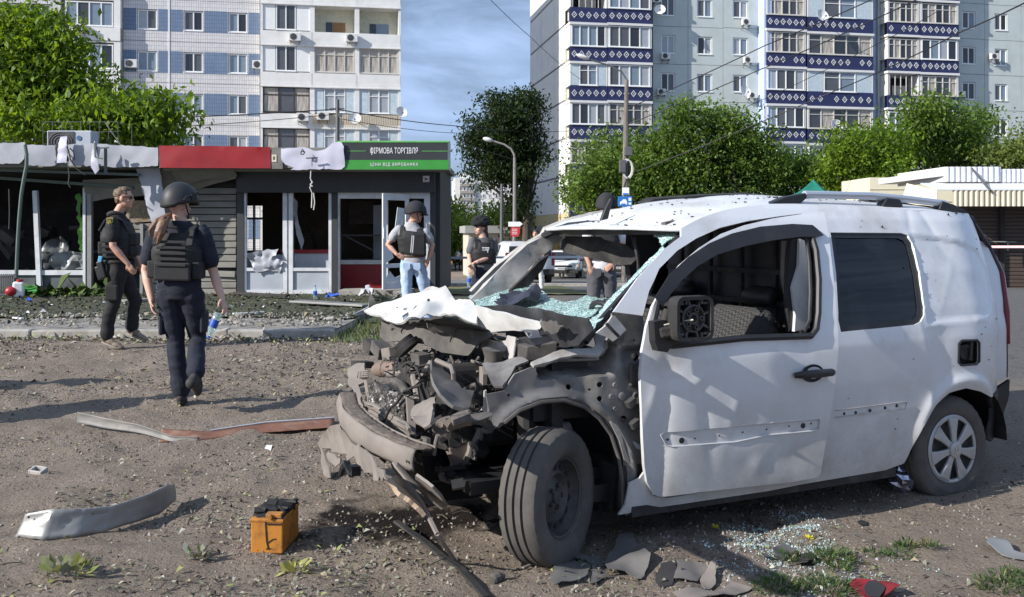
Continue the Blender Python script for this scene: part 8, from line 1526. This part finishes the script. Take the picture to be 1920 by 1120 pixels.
scrap('plastic_scrap', 'peaked grey bumper scrap standing highest behind the others', z4([(690, 650), (760, 560), (800, 490), (900, 480), (945, 560), (1040, 660), (1020, 700), (970, 755), (850, 710), (720, 715)]), M_scr, .03, .08, 3)
scrap('plastic_scrap', 'small blackish scrap with jagged edge right of the grey ones', z4([(1070, 760), (1120, 680), (1200, 690), (1240, 740), (1200, 830), (1110, 835)]), M_scrd, .012, .03, 4)
scrap('plastic_scrap', 'brownish cracked scrap with a round dimple near the bottom edge', z4([(1240, 660), (1290, 650), (1460, 660), (1470, 700), (1410, 740), (1390, 770), (1210, 800), (1240, 720)]), M_dustl, .02, .03, 5)
scrap('plastic_scrap', 'upright brownish scrap split from the dimpled piece', z4([(1410, 760), (1480, 690), (1530, 665), (1525, 790), (1450, 840)]), M_dustl, .03, .05, 6)
scrap('plastic_scrap', 'long low brownish scrap cut by the bottom of the picture', z4([(1200, 880), (1560, 830), (1650, 780), (1810, 820), (1640, 890), (1300, 960)]), M_dustl, .015, .03, 7)
z5 = lambda L: [(1400+x/3.69, 880+y/3.69) for x, y in L]
scrap('plastic_scrap', 'tiny grey scrap upright in the glass crumbs', z5([(180, 590), (250, 550), (330, 570), (250, 640), (200, 640)]), M_scr, .02, .06, 8); scrap('plastic_scrap', 'black crumpled scrap beside the weed by the glass crumbs', z5([(340, 700), (370, 620), (440, 625), (475, 660), (420, 710)]), M_scrd, .02, .05, 9)
scrap('plastic_scrap', 'small black blot of plastic on the pale ground below the sill', z5([(765, 370), (790, 355), (840, 365), (830, 388), (785, 388)]), M_scrd, .008, .02, 10); scrap('plastic_scrap', 'grey shard among the glass crumbs left of the weeds', z5([(85, 625), (120, 610), (170, 640), (120, 655)]), M_scr, .01, .02, 11)
scrap('metal_shard', 'silvery crushed sheet at the right edge of the ground', z5([(1660, 560), (1690, 495), (1790, 520), (1850, 580), (1960, 600), (1960, 640), (1800, 630)]), M_alu, .02, .06, 12, cat='metal shard', group=None)
RL_ = scrap('lamp_shard', 'broken red lamp piece with black edge at the bottom of the picture', z5([(710, 845), (740, 820), (800, 822), (900, 850), (1010, 862), (1060, 915), (900, 970), (780, 920)]), mat('cracked_red_lens', (.22, .015, .02), .35, var=.3, tint=(.10, .02, .02)), .03, .05, 13, cat='lamp shard', group=None)
scrap('rubber_flap', 'black rubber flap lying over the broken red lamp', z5([(810, 905), (840, 868), (900, 872), (960, 910), (920, 970), (830, 960)]), M_scrd, .06, .04, 14, cat='rubber flap', group=None)
def gstrip(label, pts, r, mt, name='rubber_strip', w=None):
    q = [gpt(x, y, h) for x, y, h in pts]; m = MB(); base = q[0].copy(); [m.bar(a-base, b-base, w or r*2, r) for a, b in zip(q, q[1:])]; o = m.build(name, mt, None, bev=.003); o.location = base; return tag(o, label, 'strip', 'strips torn off the bumper')
gstrip('long dark bumper strip reaching to the bottom edge of the picture', [(742, 993, .03), (769, 1006, .025), (796, 1024, .02), (828, 1048, .015), (863, 1076, .015), (912, 1122, .02)], .012, M_blkd, w=.035)
gstrip('short black strip leaning at the inner side of the front tyre', [(915, 1012, .10), (935, 1000, .06), (945, 995, .02)], .012, M_blkd, w=.04)
gstrip('pale thin rod among the leaves by the oil patch', [(980, 1075, .02), (1010, 1060, .02), (1040, 1052, .02)], .008, M_dustl)
m = MB(); c = gpt(931, 1092, .02); m.lathe([(0, -.025), (.02, -.025), (.026, -.015), (.026, .012), (.018, .02), (.018, .035), (0, .035)], 12, (0, 0, 0), (.7, .5, .2)); top('metal_bushing', 'small round metal bushing on the dirt near the long strip', 'car part', m, M_dust, (0, 0, 0)).location = c
c = gpt(72, 884); r = empty('socket_frame', c, -.2, 'off-white square socket frame lying left above the curved panel', 'socket frame'); m = MB()
for a, b in (((-.045, -.035), (-.033, .035)), ((.033, -.035), (.045, .035)), ((-.033, -.035), (.033, -.024)), ((-.033, .024), (.033, .035))): m.box2((*a, 0), (*b, .032))
o = m.build('rim', mat('dusty_ivory', (.46, .43, .40), .7), r, bev=.003); o.rotation_euler = (.25, .1, 0); m = MB(); m.box2((-.033, -.024, .004), (.033, .024, .010)); o = m.build('base', M_dustl, r); o.rotation_euler = (.25, .1, 0)
def flatbit(name, label, px, mt, cat, lift=.01, amp=.02, seed=1, th=.003):
    return scrap(name, label, px, mt, lift, amp, seed, th, cat, None, .02, .002)
flatbit('paper_scrap', 'small white paper scrap left of the bumper', [(496, 843), (500, 837), (511, 840), (508, 846)], M_white_t, 'paper')
flatbit('paper_scrap', 'folded white sheet on the dark verge before the kiosk', [(478, 574), (500, 578), (524, 573), (520, 570), (500, 573), (482, 571)], M_white_t, 'paper', .06, .05)
flatbit('blue_rag', 'bright blue plastic rag on the pavement near the torn bonnet', [(609, 580), (618, 575), (634, 577), (636, 582), (620, 584)], mat('bright_blue_plastic', (.05, .13, .55), .5, var=.3), 'rag', .33, .08, 4)
flatbit('blue_rag', 'small blue plastic rag on the verge, far left', [(48, 590), (53, 585), (60, 588), (56, 592)], MATS['bright_blue_plastic'], 'rag', .33, .05, 5)
flatbit('green_sheet', 'bent green plastic sheet below the left shop window', [(44, 562), (60, 552), (70, 566), (66, 573), (54, 570)], mat('green_plastic', (.06, .30, .05), .5), 'plastic sheet', .32, .10, 6)
flatbit('paper_scrap', 'crumpled white bag by the kiosk door step', [(672, 577), (690, 560), (702, 572), (692, 580)], M_white_t, 'paper', .33, .16, 7)
def onpav(px, py): d = Vector(((px-CXP)/FPX, 1, (HOR-py)/FPX)); t = 14.;
def pavp(px, py):
    t = 13.
    for _ in range(30): t = .5*t+.5*(plz(0, t)+.03-EYE)/((HOR-py)/FPX)
    return Vector(((px-CXP)/FPX*t, t, plz(0, t)+.03))
def pbar(name, label, cat, p, q, w, h, mt, z0=0, z1=0, group=None): a, b = pavp(*p), pavp(*q); a.z += z0; b.z += z1; m = MB(); m.bar(Vector((0, 0, h/2)), b-a+Vector((0, 0, h/2)), w, h); o = m.build(name, mt, None, bev=.004); o.location = a; return tag(o, label, cat, group)
pbar('metal_strip', 'long bent grey metal sheet on the verge left of the torn bonnet', 'metal strip', (553, 572), (690, 578), .30, .03, M_alu, .05, .03); pbar('white_batten', 'thin white batten on the pavement right of the walking woman', 'batten', (437, 591), (495, 588), .05, .03, M_white); pbar('white_batten', 'short white batten below the left shop window', 'batten', (25, 597), (42, 599), .05, .02, M_white)
pbar('grey_board', 'grey board lying on the verge behind the policeman', 'board', (225, 570), (272, 566), .25, .03, M_conc, .03, .03); pbar('dark_plank', 'dark plank on the litter before the window frames', 'plank', (440, 556), (540, 562), .10, .04, M_intd, .05, .05)
c = pavp(591, 561); r = empty('water_bottle', c, 0, 'clear plastic water bottle standing before the kiosk window', 'bottle'); bottle(r, Vector((0, 0, 1)), .25, .038)
for k, (px, py, sx, lb) in enumerate([(508, 634, .24, 'pale broken brick at the foot of the kerb, right of the gap'), (414, 622, .30, 'flat concrete shard leaning in the kerb gap'), (412, 634, .26, 'small concrete shard in front of the kerb gap'), (430, 618, .2, 'grey concrete lump at the top of the kerb gap'), (586, 600, .10, 'dark stone on the pavement near its right end'), (617, 601, .14, 'rusty lump on the pavement corner')]):
    c = gpt(px, py, .03) if py > 612 else pavp(px, py); m = MB(); m.box((0, 0, sx*.14), (sx, sx*.55, sx*.3)); o = m.build('concrete_lump', M_conc, None, bev=.012); o.location = c; o.rotation_euler = (random.uniform(-.4, .4), random.uniform(-.4, .4), random.uniform(-.6, .6)); o.data.transform(Matrix.Rotation(random.uniform(-.2, .2), 4, 'Y')); tag(o, lb, 'rubble', 'broken bits along the kerb')
c = pavp(35, 558); r = empty('crushed_canister', c, .3, 'crushed white canister with red cap below the left shop window', 'canister'); m = MB(); m.box((0, 0, .15), (.20, .14, .30)); m.build('canister_body', M_white, r, bev=.04); m = MB(); m.ball((-.12, -.05, .12), .10, 10, 7, (1.1, .8, .9)); m.lathe([(.06, 0), (.06, .05), (0, .05)], 12, (.02, 0, .29), (0, 0, 1)); m.build('red_cap', mat('red_plastic', (.40, .02, .03), .4), r, True)
c = gpt(1692, 920, .07); m = MB(); m.ball((0, 0, 0), .085, 16, 11); m.v = [tuple(Vector(v)*(1+.45*nz3(*v, 30))) for v in m.v]; o = m.build('foil_ball', mat('crumpled_foil', (.45, .45, .55), .18, metal=.9), None); o.location = c; tag(o, 'crumpled silvery foil under the van beside the rear wheel', 'foil')
def scatter(name, n, xy, size, mats, kind, label, seed, flatn=.25, zoff=.004, w=.5, pr=None):
    r = np.random.default_rng(seed); XY = xy(r, n); n = len(XY); Z = np.interp(XY[:, 1], GYS, GZS)+gbump(XY[:, 0], XY[:, 1])+zoff; Pn = np.c_[XY, Z]; a = r.random(n)*6.283; s = size*(.35+1.1*r.random(n)**1.5)
    d = np.c_[np.cos(a), np.sin(a), r.normal(size=n)*flatn]; e = np.c_[-np.sin(a), np.cos(a), r.normal(size=n)*flatn]; s_ = s[:, None]
    if kind == 'leaf':
        upz = np.c_[np.zeros((n, 2)), np.abs(r.normal(size=n))*.25]*s_; V_ = np.stack([Pn, Pn+d*s_*.5+e*s_*w*.5+upz, Pn+d*s_, Pn+d*s_*.5-e*s_*w*.5+upz*.6], 1).reshape(-1, 3); F_ = np.arange(4*n).reshape(-1, 4); mi = r.choice(len(mats), n, p=pr)
    else:
        h = np.c_[np.zeros((n, 2)), np.ones(n)]*s_*(.3+.5*r.random(n))[:, None]; j = lambda: 1+.5*(r.random((n, 1))-.5)
        V_ = np.stack([Pn+d*s_*.5*j(), Pn+e*s_*.42*j(), Pn-d*s_*.5*j(), Pn-e*s_*.42*j(), Pn+h*j()+d*s_*.15], 1).reshape(-1, 3); b_ = (np.arange(n)*5)[:, None, None]; F_ = (b_+np.array([[0, 1, 4], [1, 2, 4], [2, 3, 4], [3, 0, 4]])[None]).reshape(-1, 3); mi = np.repeat(r.choice(len(mats), n, p=pr), 4)
    return tag(inst(name, npmesh(name, V_, F_, mats, mi)), label, 'debris', None, 'stuff')
def field(x0, x1, y0, y1, thr=-.05, s=1.3, seed=3, pw=1.):
    def f(r, n):
        y = y0+(y1-y0)*r.random(n*3)**pw; x = (x0+(x1-x0)*r.random(n*3))*1.0; k = (vnoise(x, y, s, seed)+.5*vnoise(x, y, s*3, seed+1)+.12*r.normal(size=n*3)) > thr; return np.c_[x, y][k][:n]
    return f
def patch(px, py, rx, ry):
    def f(r, n): a = np.array([tuple(G(px+dx, py+dy))[:2] for dx, dy in zip(r.normal(size=60)*rx, r.normal(size=60)*ry)]); i = r.choice(60, n); return a[i]+r.normal(size=(n, 2))*.035
    return f
ML = [mat('litter_grey_green', (.20, .205, .14), .9), mat('litter_tan', (.30, .25, .16), .9), mat('litter_dark', (.045, .038, .03), .9), mat('litter_pale', (.36, .36, .28), .9), mat('litter_yellow_green', (.24, .26, .09), .9)]
scatter('leaf_litter', 7000, field(-4.2, 2.2, 3.2, 9.5, .02, 1.4, 5, 1.5), .030, ML, 'leaf', 'shredded leaves strewn over the dirt left of the van', 1, .3, .006, .45, (.30, .22, .22, .14, .12))
scatter('leaf_litter', 2600, field(-2.6, 1.2, 3.2, 5.6, .10, 2.2, 9, 1.2), .028, ML, 'leaf', 'denser leaf scraps around the battery and bumper', 2, .35, .008, .45, (.34, .16, .22, .16, .12))
scatter('leaf_litter', 1500, field(.2, 4.5, 3.4, 7., .05, 1.4, 7), .03, ML, 'leaf', 'sparse leaf scraps on the pale ground right of the front wheel', 3, .3, .004, .4, (.2, .25, .35, .15, .05))
scatter('leaf_litter', 3000, field(-7.5, .5, 8., 11.8, -.02, .9, 15), .05, ML, 'leaf', 'leaf scraps on the dirt below the kerb', 13, .3, .004, .45, (.25, .25, .3, .12, .08))
scatter('dirt_clods', 1800, field(-7.5, .5, 8., 11.8, .03, .9, 16), .035, [mat('clod_brown', (.20, .165, .14), .95), mat('clod_dark', (.075, .062, .053), .95)], 'stone', 'clods on the dirt below the kerb', 14, .1, 0)
scatter('dirt_clods', 13000, field(-4.5, 2.6, 3., 10.5, 0., 1.1, 11, 1.7), .018, [mat('clod_brown', (.20, .165, .14), .95), mat('clod_dark', (.075, .062, .053), .95), mat('clod_pale', (.33, .285, .245), .95)], 'stone', 'small clods and stones scattered over the dirt', 4, .1, 0, .5, (.5, .3, .2))
scatter('gravel', 5200, field(.6, 5.5, 3.2, 8., -.2, 1.1, 12), .013, [MATS['clod_brown'], MATS['clod_dark'], mat('grit_pale', (.36, .33, .29), .9)], 'stone', 'fine grit on the packed ground right of the van', 5, .1, 0, .5, (.4, .3, .3))
MGc = [mat('glass_crumb_pale', (.34, .40, .39), .15, spec=.9), mat('glass_crumb_green', (.22, .34, .32), .12, spec=.9), mat('glass_crumb_white', (.55, .60, .60), .2, spec=.9)]
scatter('glass_crumbs', 1500, patch(1455, 1018, 52, 20), .011, MGc, 'stone', 'pale crumbs of safety glass spilled below the driver door', 6, .3, .002, .5, (.4, .3, .3)); scatter('glass_crumbs', 700, patch(1520, 1075, 110, 22), .009, MGc, 'stone', 'thin sprinkle of glass crumbs below the weeds', 7, .3, .002, .5, (.4, .3, .3))
scatter('kerb_litter', 2600, lambda r, n: np.c_[-13+10.8*r.random(n), 11.45+.42*r.random(n)**.7], .06, ML+[M_conc], 'leaf', 'leaves and crumbs swept against the kerb', 8, .4, .02, .5, (.2, .22, .2, .1, .13, .15))
def pavscatter(name, n, x0, x1, y0, y1, size, mats, label, seed, kind='leaf', pr=None):
    o = scatter(name, n, lambda r, n_: np.c_[x0+(x1-x0)*r.random(n_), y0+(y1-y0)*r.random(n_)], size, mats, kind, label, seed, .4, 0, .5, pr); me = o.data; co = np.empty(len(me.vertices)*3, np.float32); me.vertices.foreach_get('co', co); co = co.reshape(-1, 3); co[:, 2] += .30-.006*(co[:, 1]-12)-np.interp(co[:, 1], GYS, GZS)+.045; me.vertices.foreach_set('co', co.ravel()); me.update(); return o
pavscatter('pavement_litter', 2200, -12, PX1, 12.1, 14.2, .06, ML+[M_conc], 'dry leaves and chips on the dusty pavement', 9, 'leaf', (.2, .25, .2, .15, .05, .15)); pavscatter('pavement_litter', 900, -12, PX1, 12.1, 14, .05, [M_conc, M_dustl], 'concrete crumbs on the dusty pavement', 10, 'stone')
pavscatter('verge_litter', 5200, -12, -1.5, 13.6, 19.2, .065, [mat('verge_leaf_dark', (.028, .034, .016), .9), mat('verge_leaf_green', (.06, .095, .02), .85), ML[2], ML[1], mat('verge_paper', (.55, .55, .55), .8)], 'torn leaves and rubbish on the dark verge before the kiosks', 11, 'leaf', (.44, .22, .22, .09, .03))
pavscatter('verge_litter', 700, -12, -8, 18.3, 19.3, .25, [MATS['verge_leaf_green'], mat('fresh_leaf', (.11, .17, .03), .7)], 'broken green branches under the left shop window', 12)
m = MB(); rr = random.Random(9)
for _ in range(70):
    x, y = rr.uniform(-3.8, 3.6), 3.3+5*rr.random()**1.6; a = rr.uniform(0, 6.28); l = rr.uniform(.03, .14); z = gb(x, y)+.008; d = Vector((math.cos(a), math.sin(a), 0)); p = Vector((x, y, z)); m.tube([p, p+d*l*.5+Vector((rr.gauss(0, .01), rr.gauss(0, .01), .008)), p+d*l], [.003, .0028, .0015], 5)
tag(m.build('twigs', mat('dry_twig', (.09, .075, .055), .9)), 'broken twigs scattered over the ground', 'debris', None, 'stuff')
M_wd = [leafmat('weed_green', (.055, .11, .025), .3), leafmat('weed_mid', (.085, .13, .045), .3), leafmat('weed_dry', (.19, .17, .08), .2)]
def weed(px, py, rad, h, n, label, mats=None, seed=0, leafy=False, size=.03):
    r = np.random.default_rng(seed); c = gpt(px, py); a = r.random(n)*6.283; q = rad*np.sqrt(r.random(n)); x, y = q*np.cos(a), q*np.sin(a)*.8; hh = h*(.3+.8*r.random(n))*(1-.6*(q/rad)**2); p = np.c_[x, y, hh*r.random(n)]; d = np.c_[np.cos(a)*.9, np.sin(a)*.9, .3+.9*r.random(n)]; d += r.normal(size=(n, 3))*.4; d /= np.linalg.norm(d, axis=1)[:, None]
    e = np.cross(d, np.array([0, 0, 1.])+r.normal(size=(n, 3))*.3); e /= np.maximum(np.linalg.norm(e, axis=1), 1e-6)[:, None]; L_ = (size*(.5+r.random(n)))[:, None]; w = L_*(.5 if leafy else .22); V_ = np.stack([p, p+d*L_*.5+e*w*.5, p+d*L_, p+d*L_*.5-e*w*.5], 1).reshape(-1, 3)
    root = empty('weed', c, 0, label, 'weed', 'weeds in the packed dirt'); tag(inst('leaves', npmesh('leaves', V_, np.arange(4*n).reshape(-1, 4), mats or M_wd, r.choice(3, n, p=(.45, .4, .15))), root), kind='stuff'); return root
for k, (px, py, rad, h, n, lb) in enumerate([(1558, 1058, .11, .07, 420, 'largest green weed tuft beside the glass crumbs'), (1478, 1050, .07, .05, 160, 'thin grey green weed at the edge of the glass crumbs'), (1458, 1114, .10, .08, 380, 'weed tuft cut by the bottom edge, left of the red lamp'), (1548, 1110, .12, .07, 420, 'broad weed tuft right beside the broken red lamp'), (1700, 1030, .05, .035, 150, 'small weed tuft alone on the pale ground'), (1744, 1035, .04, .025, 90, 'flat tiny weed right of the small tuft'), (1690, 1046, .06, .02, 90, 'flat yellowish weed below the small tuft'), (1880, 1108, .11, .08, 380, 'thick weed tuft in the bottom right corner'), (1905, 1083, .05, .04, 120, 'small weed at the right edge above the corner tuft'), (1640, 1048, .05, .02, 60, 'dry flat weed left of the yellowish one'), (1570, 1075, .05, .03, 80, 'ragged weed under the largest tuft')]):
    weed(px, py, rad, h, n, lb, seed=50+k)
weed(1342, 997, .012, .02, 30, 'yellow flower head on the ground under the driver door', [mat('flower_yellow', (.62, .55, .03), .6)]*3, 71, True, .016); weed(1517, 1014, .012, .02, 30, 'yellow flower head right of the glass crumbs', [MATS['flower_yellow']]*3, 72, True, .016)
weed(125, 1088, .10, .035, 60, 'cluster of wilted pale leaves in the bottom left corner', [leafmat('wilted_pale', (.27, .29, .13), .2), leafmat('wilted_green', (.18, .21, .06), .2), ML[0]], 73, True, .055); weed(552, 1073, .04, .05, 26, 'yellowish torn leaf sprig right below the battery', [leafmat('sprig_yellow', (.36, .36, .12), .2)]*3, 74, True, .05); weed(370, 1050, .06, .02, 30, 'loose wilted leaves between the curved panel and the battery', [ML[0], ML[3], ML[4]], 75, True, .045)
pg = MB();
r = np.random.default_rng(77); n = 500; x = PX1+.02+r.random(n)*.7; y = 11.4+r.random(n)*2.6; z = np.interp(y, GYS, GZS)+.0; a = r.random(n)*6.28; L_ = .05+.07*r.random(n); V_ = np.stack([np.c_[x-.008, y, z], np.c_[x+.008, y, z], np.c_[x+np.cos(a)*L_*.5, y+np.sin(a)*L_*.5, z+L_]], 1).reshape(-1, 3); tag(inst('grass', npmesh('grass', V_, np.arange(3*n).reshape(-1, 3), M_wd, r.choice(3, n, p=(.4, .3, .3)))), 'rough grass growing round the end of the pavement', 'grass', None, 'stuff')
kids = {}
for x_ in bpy.data.objects:
    if x_.parent: kids.setdefault(x_.parent.name, []).append(x_)
for (x_, y_, rz_, lb) in ((-5.35, 6.75, .4, 'bystander in helmet and vest standing left of the dirt yard, nearer one'), (-6.7, 7.35, -.5, 'bystander in helmet and vest standing left of the dirt yard, farther one'), (-5.9, 6.35, 1.2, 'bystander in helmet and vest at the left, closest to the camera')):
    c = copy_tree(jr_, None, kids); c.location = (x_, y_, gz(x_, y_)); c.rotation_euler = (0, 0, rz_); c['label'] = lb; c['group'] = 'bystanders beyond the left edge'
